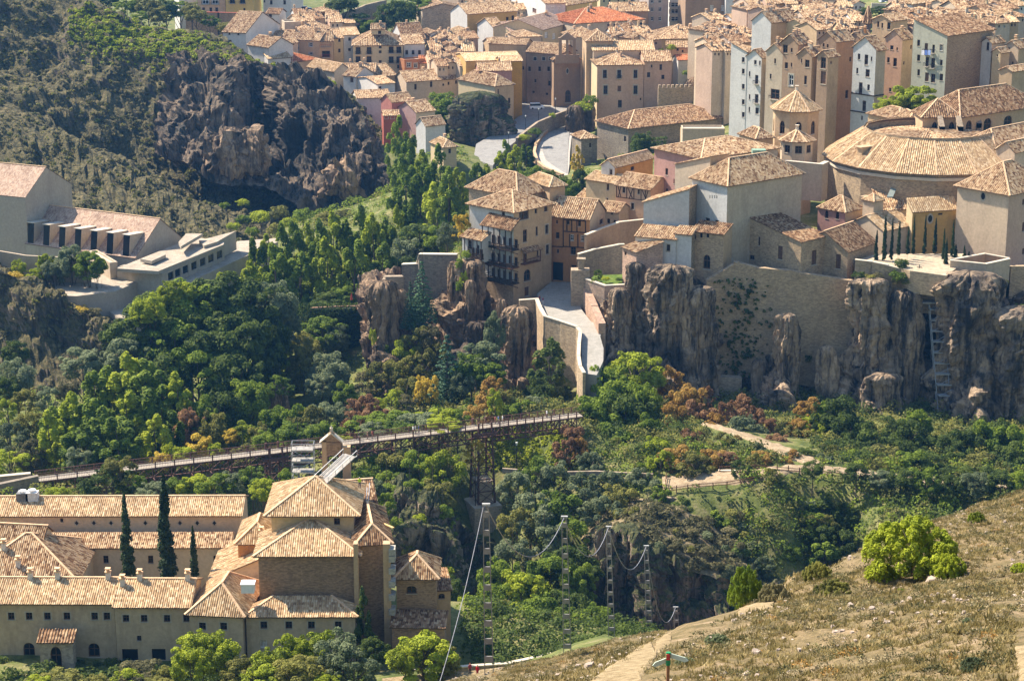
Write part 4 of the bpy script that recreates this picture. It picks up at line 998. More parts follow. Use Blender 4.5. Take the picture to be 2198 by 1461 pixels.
loft('gorge_cliff', [L((820, 1040, 372), (870, 1050, 370), (920, 1066, 370), (970, 1090, 372), (1020, 1170, 376), (1070, 1180, 378)),
    L((822, 1060, 362), (870, 1070, 360), (920, 1086, 359), (970, 1110, 360), (1020, 1180, 364), (1070, 1196, 366)),
    L((820, 1150, 354), (870, 1150, 352), (920, 1160, 354), (970, 1180, 352), (1020, 1230, 356), (1070, 1240, 358)),
    L((820, 1290, 344), (870, 1290, 344), (920, 1300, 344), (970, 1300, 344), (1020, 1310, 346), (1070, 1310, 348))], 20, 22, mr_gorge, amp=2.2, sc=.12, amp2=.8, ridge=2.0, seed=9)
m_knoll = earth('dry_knoll_soil', [(.12, .095, .05), (.21, .165, .09), (.29, .225, .135), (.38, .31, .2)], .7)
loft('dry_knoll', [L((1240, 1150, 372), (1300, 1092, 376), (1350, 1068, 377), (1410, 1060, 374), (1470, 1080, 373), (1540, 1120, 371), (1600, 1160, 369)),
    L((1250, 1160, 364), (1300, 1112, 364), (1350, 1092, 364), (1410, 1090, 363), (1470, 1110, 363), (1540, 1146, 362), (1600, 1180, 362)),
    L((1262, 1178, 354), (1300, 1146, 354), (1350, 1136, 354), (1410, 1150, 354), (1470, 1170, 354), (1540, 1196, 354), (1600, 1220, 354)),
    L((1262, 1230, 351), (1300, 1180, 350), (1350, 1172, 349.5), (1410, 1200, 349.5), (1470, 1220, 349.5), (1540, 1242, 349.5), (1600, 1266, 350))], 12, 12, m_knoll, amp=1.0, sc=.12, amp2=.5, seed=17, vz=1, smooth=True)
pillar('rock footing under the stone bridge pier', 1030, 1160, 1300, 92, 378, mr_gorge, 4, .9, 0, .8)
pillar('lit rock edge at the left end of the gorge cliff', 1300, 1130, 1330, 44, 350, mr_gorge, 5, .9, 0, .8)
# ---------------------------------------------------------------- walls and helpers for the large buildings
w_mon = wall((.60, .47, .32), 'plaster', .8); w_cloi = wall((.70, .58, .42), 'plaster', .3); w_pink = wall((.70, .55, .39), 'plaster', .5)
w_brick = wall((.40, .28, .18), 'brick', .8); w_cream = wall((.68, .54, .33), 'plaster', .3); w_orange = wall((.55, .28, .12), 'plaster', .5)
w_stone = wall((.55, .42, .28), 'stone', .6); w_stone2 = wall((.44, .36, .27), 'stone', .8); w_white = wall((.72, .70, .66), 'plaster', .4); w_shadew = wall((.62, .62, .60), 'plaster', .5)  # the bluish white is plaster with cool shade in its colour
w_tan = wall((.60, .43, .26), 'plaster', .7); w_ochre = wall((.62, .40, .14), 'plaster', .5); w_yel = wall((.70, .45, .08), 'plaster', .3); w_beige = wall((.60, .49, .36), 'plaster', .6)
w_rose = wall((.52, .30, .25), 'plaster', .6); w_conc = wall((.50, .44, .35), 'plaster', .5); w_green = wall((.50, .50, .40), 'plaster', .6); w_brown = wall((.42, .29, .19), 'plaster', .7); w_dstone = wall((.30, .26, .21), 'stone', .9)
w_cap = wall((.68, .60, .48), 'plaster', .3); w_red = wall((.45, .13, .09), 'plaster', .4)
wood_d = simple('dark_timber', (.045, .03, .022)); wood_r = simple('red_brown_timber', (.13, .06, .035)); m_grass = earth('garden_grass', [(.05, .09, .015), (.09, .15, .02), (.13, .18, .03), (.2, .2, .07)], .9)
def locp(t, x, y, u=None, v=None):
    """where the sight line through a pixel meets the local plane x=u or y=v of thing t"""
    M_ = Matrix.Translation(t.location) @ Matrix.Rotation(t.rotation_euler.z, 4, 'Z'); Mi = M_.inverted(); o = Mi @ Vector((0, 0, CAMZ)); d = Mi.to_3x3() @ ray(*full(x, y))
    k_ = (u - o.x) / d.x if u is not None else (v - o.y) / d.y
    return o + d * k_
def beams(t, segs, mat, plane, val, w=.16, name='timber_beam'):
    """timber framing nailed onto a facade, given as pixel segments"""
    for a in segs:
        p = locp(t, a[0], a[1], **{plane: val}); q = locp(t, a[2], a[3], **{plane: val}); m = MB(); m.bar(p, q, w, w); m.obj(name, mat, t)
# ================================================================ the monastery
crop(0, 980, 3.037)
mo = dict(cat='monastery wing', name='monastery_wing', sp=.31, ov=.5, group=None)
H('long front wing of the monastery with small square windows and a porch', -70, 943, 268, C_=(743, 946), yr=787, sl=.34, wm=w_mon, tile='pale', zb=3, **mo,
  wr=[('g', [73, 190, 309, 436, 617, 697], [1037], 42, 48, 's'), (190, 1258, 74, 96, 'a'), (613, 1258, 74, 90, 'a')], chp=[(198, 792), (377, 790), (706, 792)])
H('middle stretch of the monastery front with two wide dark openings below', 746, 966, 267, C_=(1236, 968), yr=795, sl=.34, wm=w_mon, tile='pale', zb=3, **mo,
  wr=[('g', [821, 940, 1089, 1216], [1052], 42, 46, 's'), (907, 1182, 28, 34, 'd'), (848, 1290, 104, 78, 'p'), (1035, 1288, 90, 76, 'p')], chp=[(800, 835), (912, 800), (1225, 800)])
H('hipped corner block of the monastery between the front wing and the church', 1232, 1006, 266, C_=(1580, 1022), roof='hip', yr=800, sl=.36, wm=w_mon, tile='pale', zb=3, **mo, wr=[('g', [1320, 1458], [1103], 44, 48, 's')])
t = thing('entrance_porch', 'small tiled stone porch with an arched door against the monastery front wall', 'porch', CP(287, 1335, 266), 0)
pb = t.location; cz = pb.z - 2
m = MB(); m.face([(0, -2, -2), (4.6, -2, -2), (4.6, -2, 0), (0, -2, 0)]); facade(m, lambda u, z: (u, -2, z), (0, 1, 0), 4.6, 0, 4.1, [(1.45, 3.0, .0, 3.2)], 0); m.face([(0, 0, -2), (0, -2, -2), (0, -2, 4.1), (0, 0, 4.9)]); m.face([(4.6, -2, -2), (4.6, 0, -2), (4.6, 0, 4.9), (4.6, -2, 4.1)]); m.obj('wall', wall((.58, .50, .40), 'stone', 1.0), t)
a_ = link('door', unit('a', w_mon), t); a_.location = (1.45, -2, .02); a_.scale = (1.55, 1, 3.2)
rm, tm = roofmesh([[(-.3, -2.5, 4.0), (4.9, -2.5, 4.0), (4.9, .05, 5.0), (-.3, .05, 5.0)]], None, .42); ro = rm.obj('roof', [tiles('brown'), _eave], t); tag(tm.obj('roof_tiles', [tiles('brown'), _eave, _cap], ro), kind='stuff')
# cloister
H('back cloister wing with square windows under a lean-to roof', 180, 585, 291, C_=(1500, 580), roof='su', yr=495, sl=.3, wm=w_cloi, tile='tan', zb=5, **mo, wr=[('g', [552, 690, 982, 1408], [668], 34, 50, 'd')])
H('pale upper cloister wall with a row of diamond windows under a long roof', -70, 376, 296, C_=(1570, 372), yr=257, sl=.34, wm=w_pink, tile='pale', zb=8, **mo, wr=[('g', [500, 612, 724, 948, 1173, 1286, 1398], [430], 38, 44, 'o'), (402, 412, 20, 24, 'd')])
H('left wing of the cloister with a broad sloping roof towards the courtyard', -260, 800, 279, th=0, xc=495, w_=None, dep=16, roof='hip', yr=500,  wm=w_cloi, tile='tan', zb=5, chp=[(75, 520), (25, 600), (120, 710)], **mo)
H('small raised roof block on the left wing of the cloister', -80, 520, 288, th=-8, xc=275, dep=4, roof='gu', yr=440, wm=w_cloi, tile='tan', zb=9, **mo)
H('right wing of the cloister sloping down to the courtyard beside the brick church', 1375, 795, 279, C_=(1700, 795), dep=13.5, roof='sv', rh=3.2, wm=w_cloi, tile='pale', zb=5, **mo)
tag(slab('', [(380, 830), (1600, 830), (1600, 740), (480, 740)], 6.2, 2, w_conc, 'courtyard_floor', kind='structure'), None)
# church
crop(400, 980, 3.037)
ch = dict(cat='church', name='church_block', sp=.31, group=None)
H('lean-to annex under the blank brick wall of the monastery church, half in shadow', 388, 1031, 266, C_=(1100, 1029), roof='shu', yr=906, sl=.36, wm=w_mon, tile='pale', zb=3, **ch, wr=[('g', [505, 668, 815, 990], [1095], 44, 48, 's'), (503, 1219, 44, 52, 'c')])
H('tall blank brown brick front of the monastery church with a hipped roof', 468, 628, 270.5, C_=(1110, 626), dep=9, roof='hgv', yr=390, wm=w_brick, wl_m=w_orange, tile='pale', zb=4, hd=7.2, ov=.7, **ch)  # left side orange: the sun falling on it is put into its colour
H('cream upper block of the monastery church with one square window and a pyramid roof', 552, 352, 277, C_=(1090, 350), roof='hip', yr=130, dep=12, wm=w_cream, wl_m=w_cream, tile='pale', zb=12, ov=1.0, **ch, wr=[(982, 420, 40, 44, 'd')])
H('lower left roof block of the church next to the cloister', 335, 548, 283, C_=(560, 548), roof='hip', yr=385, dep=9, wm=w_orange, tile='pale', zb=6, ov=.5, **ch, chp=[(490, 520)])
H('angled brick bay on the right side of the church covered by a dark vine', 1112, 556, 272, th=8, xc=1325, dep=14, roof='hip', yr=420, wm=w_brick, tile='brown', zb=2, ov=.5, **ch)
H('rear right block of the church with a patched brown roof', 1090, 372, 286, th=12, xc=1250, dep=14, roof='gu', yr=150, wm=w_brick, tile='brown', zb=6, ov=.4, **ch)
H('small brick apse with a half-round window at the right end of the church', 1368, 776, 272, C_=(1628, 776), dep=7, roof='hip', yr=610, wm=w_brick, tile='tan', zb=0, ov=.5, **ch, wr=[(1468, 866, 66, 50, 'a')])
H('lowest little block with a blind arch at the right-hand edge of the church', 1622, 868, 275, C_=(1722, 862), dep=6, roof='su', yr=805, wm=w_tan, tile='brown', zb=-4, ov=.3, **ch, wr=[(1664, 908, 42, 34, 'a')])
H('low lean-to with a dark tiled roof at the foot of the apse', 1338, 1105, 267.5, C_=(1680, 1112), dep=4.2, roof='su', yr=1000, wm=w_brick, tile='brown', zb=0, ov=.3, **ch)
for lb, x0, x1 in (('pale stone pilaster at the corner of the blank brick wall', 1092, 1120), ('pale stone pilaster right of the vine on the church', 1284, 1330)):
    pa, pb_ = CP(x0, 640, 270.2), CP(x1, 640, 270.2); m = MB(); m.abox(pa.x, 269.5, 2, pb_.x, 270.9, CP(x0, 560, 270).z); tag(m.obj('stone_pilaster', w_tan), lb, 'pilaster')
for i, y in enumerate((610, 655, 735, 820, 905, 1000)):
    p = CP(1342, y, 270); m = MB(); m.abox(p.x - .45, 269.2, p.z - .45, p.x + .45, 271, p.z + .45)
    tag(m.obj('quoin_stone', wall((.50, .49, .45), 'stone', .5)), 'grey corner stone on the right edge of the church, ' + ('topmost', 'second from the top', 'third from the top', 'fourth from the top', 'second from the bottom', 'lowest')[i], 'stone block', 'grey corner stones up the church corner')
p = CP(402, 850, 268); m = MB(); m.abox(p.x - .85, 267, p.z - .5, p.x + .95, 268.6, p.z + .75); m.abox(p.x - .95, 266.9, p.z + .75, p.x + 1.05, 268.7, p.z + .87)
tag(m.obj('roof_unit', simple('white_sheet', (.8, .8, .78), var=.05)), 'white box housing on the monastery roof beside the church', 'roof unit')
crop(600, 840, 3.14)
t = thing('bell_gable', 'brick bell gable with a pediment rising behind the church roof', 'bell gable', CP(290, 560, 300), 0)
o_ = t.location; q = CP(480, 560, 300); wv = q.x - o_.x
def lz(y): return CP(300, y, 300).z - o_.z
m = MB(); m.abox(0, 0, -3, .34 * wv * 0 + .7, 1.1, lz(330)); m.obj('pier', w_tan, t); m = MB(); m.abox(wv * .72, 0, -3, wv, 1.1, lz(375)); m.obj('pier', w_tan, t)
m = MB(); m.abox(.7, .05, lz(430), wv * .68, 1.05, lz(345)); m.prism([(-.15, 0, lz(340)), (wv * .7, 0, lz(340)), (wv * .34, 0, lz(275))][::1], (0, 1.2, 0)); m.obj('pediment', w_brick, t)
m = MB(); m.abox(wv * .34 - .22, .3, lz(278), wv * .34 + .22, .8, lz(252)); m.tube([(wv * .34, .55, lz(252)), (wv * .34, .55, lz(236))], [.2, .03], 6); m.obj('finial', w_cap, t)
m = MB(); m.bar((-.3, .55, lz(345)), (wv * .34, .55, lz(282)), 1.4, .16); m.bar((wv * .34, .55, lz(282)), (wv * .74, .55, lz(345)), 1.4, .16); m.obj('coping', w_cap, t)
# ================================================================ scaffold helper
m_steel = simple('galvanised_steel', (.36, .37, .38), .5, .15, metal=.3); m_plank = simple('scaffold_plank', (.30, .28, .25), var=.3)
def scaffold(label, org, wx, dy, levels, lh, rz=0, ladder=True):
    t = thing('scaffold', label, 'scaffold', org, rz)
    for x in (0, wx):
        for y in (0, dy): m = MB(); m.tube([(x, y, -1), (x, y, levels * lh + 1)], .06, 5); m.obj('upright', m_steel, t)
    for i in range(1, levels + 1):
        m = MB(); m.abox(0, 0, i * lh - .08, wx, dy, i * lh); m.obj('platform', m_plank, t)
        m = MB(); 
        for y in (0, dy): m.tube([(0, y, i * lh + 1), (wx, y, i * lh + 1)], .045, 4)
        m.bar((0, 0, i * lh + 1), (0, dy, i * lh + 1), .05); m.bar((wx, 0, i * lh + 1), (wx, dy, i * lh + 1), .05); m.obj('guard_rail', m_steel, t)
        m = MB(); m.tube([(0 if i % 2 else wx, 0, (i - 1) * lh), (wx if i % 2 else 0, 0, i * lh)], .045, 4); m.obj('brace', m_steel, t)
    return t
crop()
p = P(628, 1060, 318); scaffold('metal scaffold tower beside the bell gable behind the church roof', (p.x, 318, p.z), 3.6, 2.0, 4, 1.9)
t = thing('stair_flight', 'slanting galvanised stair ramp resting on the church roof', 'stair', P(690, 1034, 283), R(-20))
m = MB(); m.bar((0, 0, 0), (2.2, 5.5, 2.6), 2.2, .12); m.obj('tread_deck', m_plank, t)
for s in (-1.1, 1.1):
    m = MB(); m.bar((s, 0, .9), (2.2 + s, 5.5, 3.5), .08); m.bar((s, 0, .1), (2.2 + s, 5.5, 2.7), .08)
    for f in (0, .25, .5, .75, 1): m.bar((s + 2.2 * f, 5.5 * f, 2.6 * f), (s + 2.2 * f, 5.5 * f, 2.6 * f + .9), .06)
    m.obj('handrail', m_steel, t)
# ================================================================ the hanging houses
crop(950, 340, 4.871)
hh = dict(cat='house', name='hanging_house', sp=.5, group=None)
cas = H('hanging house with dark wooden balconies over the cliff edge', 742, 548, 462, th=47, xc=1142, xa=285, roof='hip', yr=330, wm=w_tan, wl_m=w_shadew, tile='tan', zb=4, ov=.8, **hh,
  wr=[(1080, 520, 34, 70, 'd'), (975, 542, 24, 66, 'd'), (850, 585, 100, 110, 'd'), (862, 810, 42, 130, 'd'), (985, 760, 22, 95, 'd'), (1090, 740, 32, 95, 's'), (1096, 950, 30, 98, 's'), (995, 975, 18, 85, 'd'), (885, 1220, 70, 120, 'a'), (880, 1390, 46, 95, 'b')],
  wl=[(635, 580, 34, 80, 'd'), (560, 620, 24, 60, 'd')])
H('broad roofed rear part of the hanging house with two hips', 780, 372, 474, th=47, xc=1080, xa=275, roof='hip', yr=110, wm=w_stone2, tile='tan', zb=4, ov=.8, **hh)
H('right rear part of the hanging houses with a low hipped roof', 1120, 285, 478, th=30, xc=1280, xa=880, roof='hip', yr=140, wm=w_tan, tile='pale', zb=4, ov=.5, **hh)
def gallery(t, pxa, pxb, levels, ytop, dp, roofy, label, mat=wood_d, nposts=5):
    """timber galleries projecting from the left-hand facade of house t"""
    a = locp(t, pxa, ytop, u=-dp); b = locp(t, pxb, ytop, u=-dp); y0, y1 = min(a.y, b.y), max(a.y, b.y)
    zs = [locp(t, (pxa + pxb) / 2, y, u=-dp).z for y in levels]
    for i, z in enumerate(zs):
        top = zs[i - 1] - .15 if i else locp(t, (pxa + pxb) / 2, roofy, u=-dp).z
        m = MB(); m.abox(-dp - .1, y0 - .1, z - .25, -.02, y1 + .1, z, 0); m.obj('gallery_floor', wood_r if i % 2 else mat, t)
        for q in range(nposts):
            y = y0 + (y1 - y0) * q / (nposts - 1)
            m = MB(); m.abox(-dp - .02, y - .09, z, -dp + .16, y + .09, top); m.obj('gallery_post', mat, t)
        m = MB(); m.abox(-dp - .02, y0, z + .95, -dp + .1, y1, z + 1.08); m.abox(-dp - .02, y0, z + .1, -dp + .1, y1, z + .2)
        m.abox(-dp, y0 - .02, z + .95, -.05, y0 + .1, z + 1.08); m.abox(-dp, y1 - .1, z + .95, -.05, y1 + .02, z + 1.08)
        n = int((y1 - y0) / .3)
        for q in range(n): y = y0 + (y1 - y0) * (q + .5) / n; m.abox(-dp, y - .04, z + .1, -dp + .06, y + .04, z + 1)
        for q in range(6): x = -dp + dp * (q + .5) / 6; m.abox(x - .04, y0, z, x + .04, y0 + .06, z + 1)
        m.obj('gallery_railing', mat, t)
        for q in range(nposts - 1):
            y = y0 + (y1 - y0) * (q + .5) / (nposts - 1); w2 = link('window', unit('d'), t); w2.location = (-.30, y + .45, z + .02); w2.rotation_euler = (0, 0, -math.pi / 2); w2.scale = (.9, 1, min(2.1, top - z - .2))
        m = MB()
        for y in (y0 + .3, (y0 + y1) / 2, y1 - .3): m.bar((-dp + .2, y, z - .3), (-.1, y, z - 1.3), .16)
        m.obj('gallery_bracket', mat, t)
    return y0, y1, zs
y0, y1, zs = gallery(cas, 415, 715, (935, 1120, 1285), 720, 2.8, 735, '', nposts=6)
m = MB(); m.abox(-.06, .02, -1, -.002, HB[-1][2] - .02 if False else 60, 0) if False else m.abox(-.07, .02, -1, -.002, y1 + 1.5, zs[-1] - .3); m.obj('base_wall', wall((.50, .38, .26), 'stone', .7), cas)
zt = locp(cas, 560, 720, u=-2.6).z
rm, tm = roofmesh([[(-3.3, y1 + .5, zt), (-3.3, y0 - .5, zt), (0, y0 - .5, zt + 2.4), (0, y1 + .5, zt + 2.4)]], None, .5); ro = rm.obj('gallery_roof', [tiles('brown'), _eave], cas); tag(tm.obj('roof_tiles', [tiles('brown'), _eave, _cap], ro), kind='stuff')
# right-hand wooden balcony with canopy
p = locp(cas, 815, 1100, v=0); q = locp(cas, 985, 1080, v=0); zc = locp(cas, 890, 960, v=0).z; m = MB()
m.abox(p.x, -1.3, p.z - .2, q.x, -.02, p.z, 0)
for x in np.linspace(p.x + .08, q.x - .08, 12): m.abox(x - .04, -1.28, p.z, x + .04, -1.2, p.z + 1)
m.abox(p.x, -1.3, p.z + .95, q.x, -1.18, p.z + 1.08)
for x in (p.x + .1, q.x - .1): m.abox(x - .09, -1.3, p.z, x + .09, -1.12, zc); m.abox(x - .05, -1.2, p.z + .9, x + .05, -.02, p.z + 1)
m.obj('balcony', wood_r, cas)
rm, tm = roofmesh([[(p.x - .3, -1.6, zc), (q.x + .3, -1.6, zc), (q.x, 0, zc + .9), (p.x, 0, zc + .9)]], None, .4); rm.obj('canopy', [tiles('brown'), _eave], cas)
w2 = link('window', unit('d'), cas); w2.location = (p.x + 1.0, -.3, p.z + .02); w2.scale = (1, 1, 2.2)
ann = H('small white annex with a wooden balcony at the left edge of the hanging houses', 412, 850, 462, th=47, w_=3, xa=205, roof='sv', rh=1.3, wm=w_shadew, tile='tan', zb=16.5, ov=.6, **hh, wl=[(372, 960, 26, 110, 'd'), (285, 900, 40, 90, 'd')])
gallery(ann, 228, 400, (1035,), 860, .9, 850, '', nposts=5)
orn = H('ochre and orange half timbered house with an archway below, beside the hanging house', 1540, 630, 470, th=68, xa=1132, xc=1700, roof='gv', yr=430, wm=w_beige, wl_m=w_orange, tile='tan', zb=5, **hh,
  wl=[(1195, 665, 18, 38, 'd'), (1202, 805, 36, 66, 'd'), (1206, 970, 20, 40, 'd'), (1315, 670, 24, 40, 'd'), (1430, 680, 30, 62, 'd'), (1352, 830, 34, 60, 'w'), (1460, 838, 28, 60, 'w'), (1366, 965, 56, 80, 'd'), (1205, 1180, 110, 190, 'p'), (1372, 1150, 50, 70, 'd')],
  wr=[(1668, 565, 24, 34, 'd'), (1660, 660, 36, 50, 'd')])
beams(orn, [(1262, 640, 1262, 920), (1300, 640, 1300, 760), (1350, 645, 1350, 765), (1405, 650, 1405, 768), (1495, 655, 1495, 775), (1262, 640, 1495, 655), (1262, 762, 1520, 778), (1262, 920, 1520, 935), (1330, 790, 1330, 925), (1415, 790, 1415, 930), (1485, 795, 1485, 930), (1145, 918, 1262, 925)], wood_d, 'u', -.06, .2)
H('narrow beige house stepping back behind the boundary wall', 1845, 560, 480, th=60, xa=1650, w_=6, roof='gv', rh=1.6, wm=w_beige, wl_m=w_pink, tile='tan', zb=6, **hh, wl=[(1770, 570, 24, 34, 'd'), (1735, 655, 30, 50, 'd'), (1798, 665, 26, 40, 'd')])
wallline('tall brown boundary wall with pale coping right of the half timbered house', [(1500, 800, 466), (1640, 742, 470), (1845, 668, 474), (2110, 640, 476)], 9, .7, w_brown, cap=w_cap)
wallline('ivy darkened stone wall behind the small green garden', [(1425, 1000, 462), (1575, 955, 464), (1850, 900, 467), (1890, 900, 467)], 8, .7, w_dstone, cap=w_cap)
yh = dict(cat='house', name='town_house', sp=.5, group=None)
H('ochre house with a long low tiled roof above the yellow courtyard', 1800, 85, 492, th=52, xa=1660, xc=2200, roof='gu', yr=-70, wm=w_ochre, wl_m=w_white, tile='pale', zb=10, **yh, wl=[(1760, 150, 26, 66, 's')], wr=[(1985, 105, 36, 40, 'd')])
H('cream house with three small windows left of the half timbered wall', 1812, 262, 488, th=50, xa=1500, w_=8, roof='gv', rh=1.4, wm=w_cream, tile='pale', zb=8, **yh, wl=[(1728, 300, 24, 66, 's'), (1720, 445, 20, 58, 's')])
yy = H('half timbered peach house with crossed beams under its eave', 1815, 270, 487, C_=(2175, 325), dep=9, roof='gu', yr=170, wm=wall((.66, .44, .28), 'plaster', .3), tile='tan', zb=8, **yh, wr=[(1895, 330, 28, 60, 's'), (2050, 345, 22, 60, 's'), (1985, 500, 32, 68, 's')])
beams(yy, [(1818, 282, 1818, 405), (1818, 282, 2170, 332), (1818, 402, 2170, 448)] + [(x, 290 + (x - 1815) * .14, x + dx, 402 + (x - 1815) * .13) for x, dx in ((1835, 30), (1865, -30), (1925, 0), (1935, 50), (1990, -40), (2000, 0), (2075, 0), (2085, 45), (2150, -35), (2120, 0))], wood_d, 'v', -.05, .14)
m = MB(); p = CP(2175, 310, 486); m.abox(p.x, 486, p.z - 3.2, p.x + 1.7, 489, p.z); tag(m.obj('yellow_wall_panel', w_yel), 'bright yellow end wall beside the half timbered peach house', 'wall')
H('little white shed with a broken tiled roof below the cream house', 1555, 440, 492, th=40, xa=1395, w_=6, roof='gv', rh=1.6, wm=w_white, tile='tan', zb=6, **yh)
# ================================================================ the convent on its cliff
crop(1300, 300, 4.871)
cv = dict(cat='convent', name='convent_block', sp=.5, group=None); Z0 = -8
H('small pinkish stone house with a sloping roof left of the white convent house', 178, 1118, 452, C_=(322, 1172), dep=7, roof='su', yr=1040, wm=wall((.60, .42, .32), 'stone', .6), tile='tan', zb=6, **cv, wr=[(208, 1190, 22, 40, 'd'), (215, 1400, 18, 36, 'd')])
H('white convent house with small stone framed windows standing on the rocks', 735, 1040, 450, th=68, xa=312, w_=6, roof='sv', rh=1.5, wm=w_shadew, wl_m=w_white, tile='tan', zb=5, **cv, wl=[(447, 1085, 24, 44, 's'), (655, 1130, 36, 70, 's'), (445, 1275, 50, 84, 'd')])
H('white end of the convent house beside the quoined corner', 900, 992, 449, th=68, xa=725, w_=4, roof='sv', rh=1.0, wm=w_stone2, wl_m=w_white, tile='tan', zb=4, **cv)
H('sloping gable wall of the convent with blue grey shade in its colour', 872, 690, 456, th=66, xa=398, w_=7, roof='sub', rh=3.9, wm=w_stone2, wl_m=w_shadew, tile='tan', zb=8, ov=.4, **cv)
H('tall convent range with a broad golden roof and blank right wall', 1275, 464, 453, th=38, xa=905, xc=2055, roof='hip', yr=115, wm=w_beige, wl_m=w_shadew, tile='tan', zb=Z0, ov=.6, **cv, wl=[(1065, 862, 46, 92, 'd'), (1165, 886, 46, 92, 'd'), ('g', [1090, 1115, 1140, 1162], [598], 9, 34, 'p')])
H('projecting convent bay with three little windows and an arched window over the masonry wall', 1235, 985, 448, th=62, xa=912, w_=5, roof='sv', rh=1.4, wm=w_tan, wl_m=w_stone, tile='brown', zb=Z0, ov=.5, **cv, wl=[('g', [1000, 1068, 1150], [1000], 28, 50, 'p'), (1058, 1275, 72, 150, 'a'), (937, 1015, 18, 50, 'd')])
H('long shaded convent range whose roof slopes down to a pale stone wall with tall windows', 2048, 1068, 447, th=44, xa=1300, xc=2320, roof='su', rh=4.6, wm=w_stone, wl_m=w_stone, tile='brown', zb=Z0, ov=.3, **cv, wl=[(1470, 1025, 22, 92, 'd'), (1605, 1060, 20, 92, 'd'), (1825, 1180, 48, 140, 'b'), (1440, 760, 22, 50, 'd'), (1760, 930, 24, 30, 'p'), (1530, 1230, 50, 46, 'd')], wr=[(2180, 1230, 50, 150, 'b')])
t = H('rose plastered house with a sharp shadow across its wall', 998, 190, 474, th=36, xa=510, xc=1800, roof='hip', yr=-25, wm=w_beige, wl_m=w_rose, tile='tan', zb=8, ov=.7, cat='house', name='town_house', wl=[(638, 335, 28, 72, 'd'), (715, 435, 12, 50, 'd'), (640, 525, 28, 30, 'd')])
H('plain beige wall with a slanting tiled top in front of the rose house', 1090, 330, 462, th=38, xa=728, w_=6, roof='sub', rh=3.4, wm=w_tan, wl_m=w_beige, tile='tan', zb=8, ov=.3, **cv)
crop(1748, 300, 4.871)
H('gabled convent end with two brown shuttered windows facing the drop', 352, 1168, 449, th=52, xa=-150, xc=645, roof='gu', yr=905, wm=w_stone, wl_m=w_stone, tile='brown', zb=Z0, ov=.35, **cv, wl=[(12, 1232, 46, 148, 'b'), (250, 1272, 52, 150, 'b'), (62, 1022, 14, 18, 'p'), (164, 1028, 12, 18, 'p')])
H('square pink convent tower block with two arched openings', 325, 752, 466, th=45, xa=38, xc=515, roof='hip', yr=560, wm=w_tan, wl_m=w_rose, tile='tan', zb=10, ov=.3, **cv, wl=[(128, 780, 36, 84, 'a'), (240, 788, 36, 84, 'a')])
H('low gabled convent roof behind the first cypresses', 722, 950, 460, th=40, xa=360, xc=1032, roof='gu', yr=760, wm=w_beige, wl_m=w_pink, tile='pale', zb=8, ov=.35, **cv)
H('golden chapel wall with round windows behind the cypresses', 1028, 746, 464, C_=(1500, 716), xa=964, dep=None, roof='su', yr=475, wm=w_ochre, wl_m=w_cream, tile='pale', zb=10, ov=.35, **cv, wr=[(1210, 825, 68, 110, 'r'), (1466, 800, 60, 100, 'r'), (1318, 776, 46, 18, 'd')])
t = H('low roof with a glass skylight left of the golden chapel', 700, 728, 470, th=6, xc=968, roof='su', yr=500, wm=w_beige, tile='tan', zb=10, ov=.3, **cv)
p = locp(t, 760, 595, v=.1); m = MB(); q = CP(812, 545, 474); m = MB(); a, b, c, d = CP(758, 595, 471.5), CP(822, 595, 471.5), CP(868, 488, 475.5), CP(806, 488, 475.5); m.prism([a, b, c, d], (0, 0, -.3)); tag(m.obj('skylight', simple('green_glass', (.20, .23, .21), .6, .1)), 'slanted pale green skylight lying on the roof left of the chapel', 'skylight')
H('little white block with a pyramid cap beside the skylight roof', 622, 640, 466, th=40, xa=508, w_=3.4, roof='hip', yr=565, wm=w_beige, tile='pale', zb=10, ov=.3, **cv)
H('large pink plastered block with stone quoins and a round niche at the right', 2038, 556, 455, th=42, xa=1500, xc=2500, roof='hip', yr=215, wm=wall((.62, .44, .33), 'plaster', .4), wl_m=w_pink, tile='tan', zb=Z0 + 10, ov=.7, **cv, wl=[(1765, 590, 64, 112, 'r')], wr=[(2186, 650, 22, 60, 'b'), (2186, 910, 24, 96, 'b'), (2186, 1165, 24, 60, 'b')])
wallline('low parapet with white coping round the cypress terrace', [(440, 1255, 446), (600, 1275, 445), (760, 1310, 444), (990, 1375, 443), (1380, 1425, 442)], 9, .8, w_stone, cap=w_cap)
tag(slab('', [(430, 1262), (620, 1200), (1040, 1190), (1560, 1190), (1500, 1330), (1380, 1420), (1000, 1368), (760, 1306)], CP(760, 1306, 445).z - .3, 5, earth('pale_terrace_gravel', [(.36, .28, .2), (.46, .37, .26), (.55, .45, .32), (.62, .52, .38)], .9), 'terrace_floor', side=w_stone, kind='structure'), None)
wallline('small walled garden box with white coping on top of the rocks', [(1430, 1262, 444), (1790, 1300, 443), (2030, 1248, 447)], 5, .7, w_beige, cap=w_cap)
wallline('rear wall of the small garden box on the rocks', [(1436, 1255, 446), (1780, 1192, 452), (2030, 1240, 450)], 3, .6, w_brown, cap=w_cap)
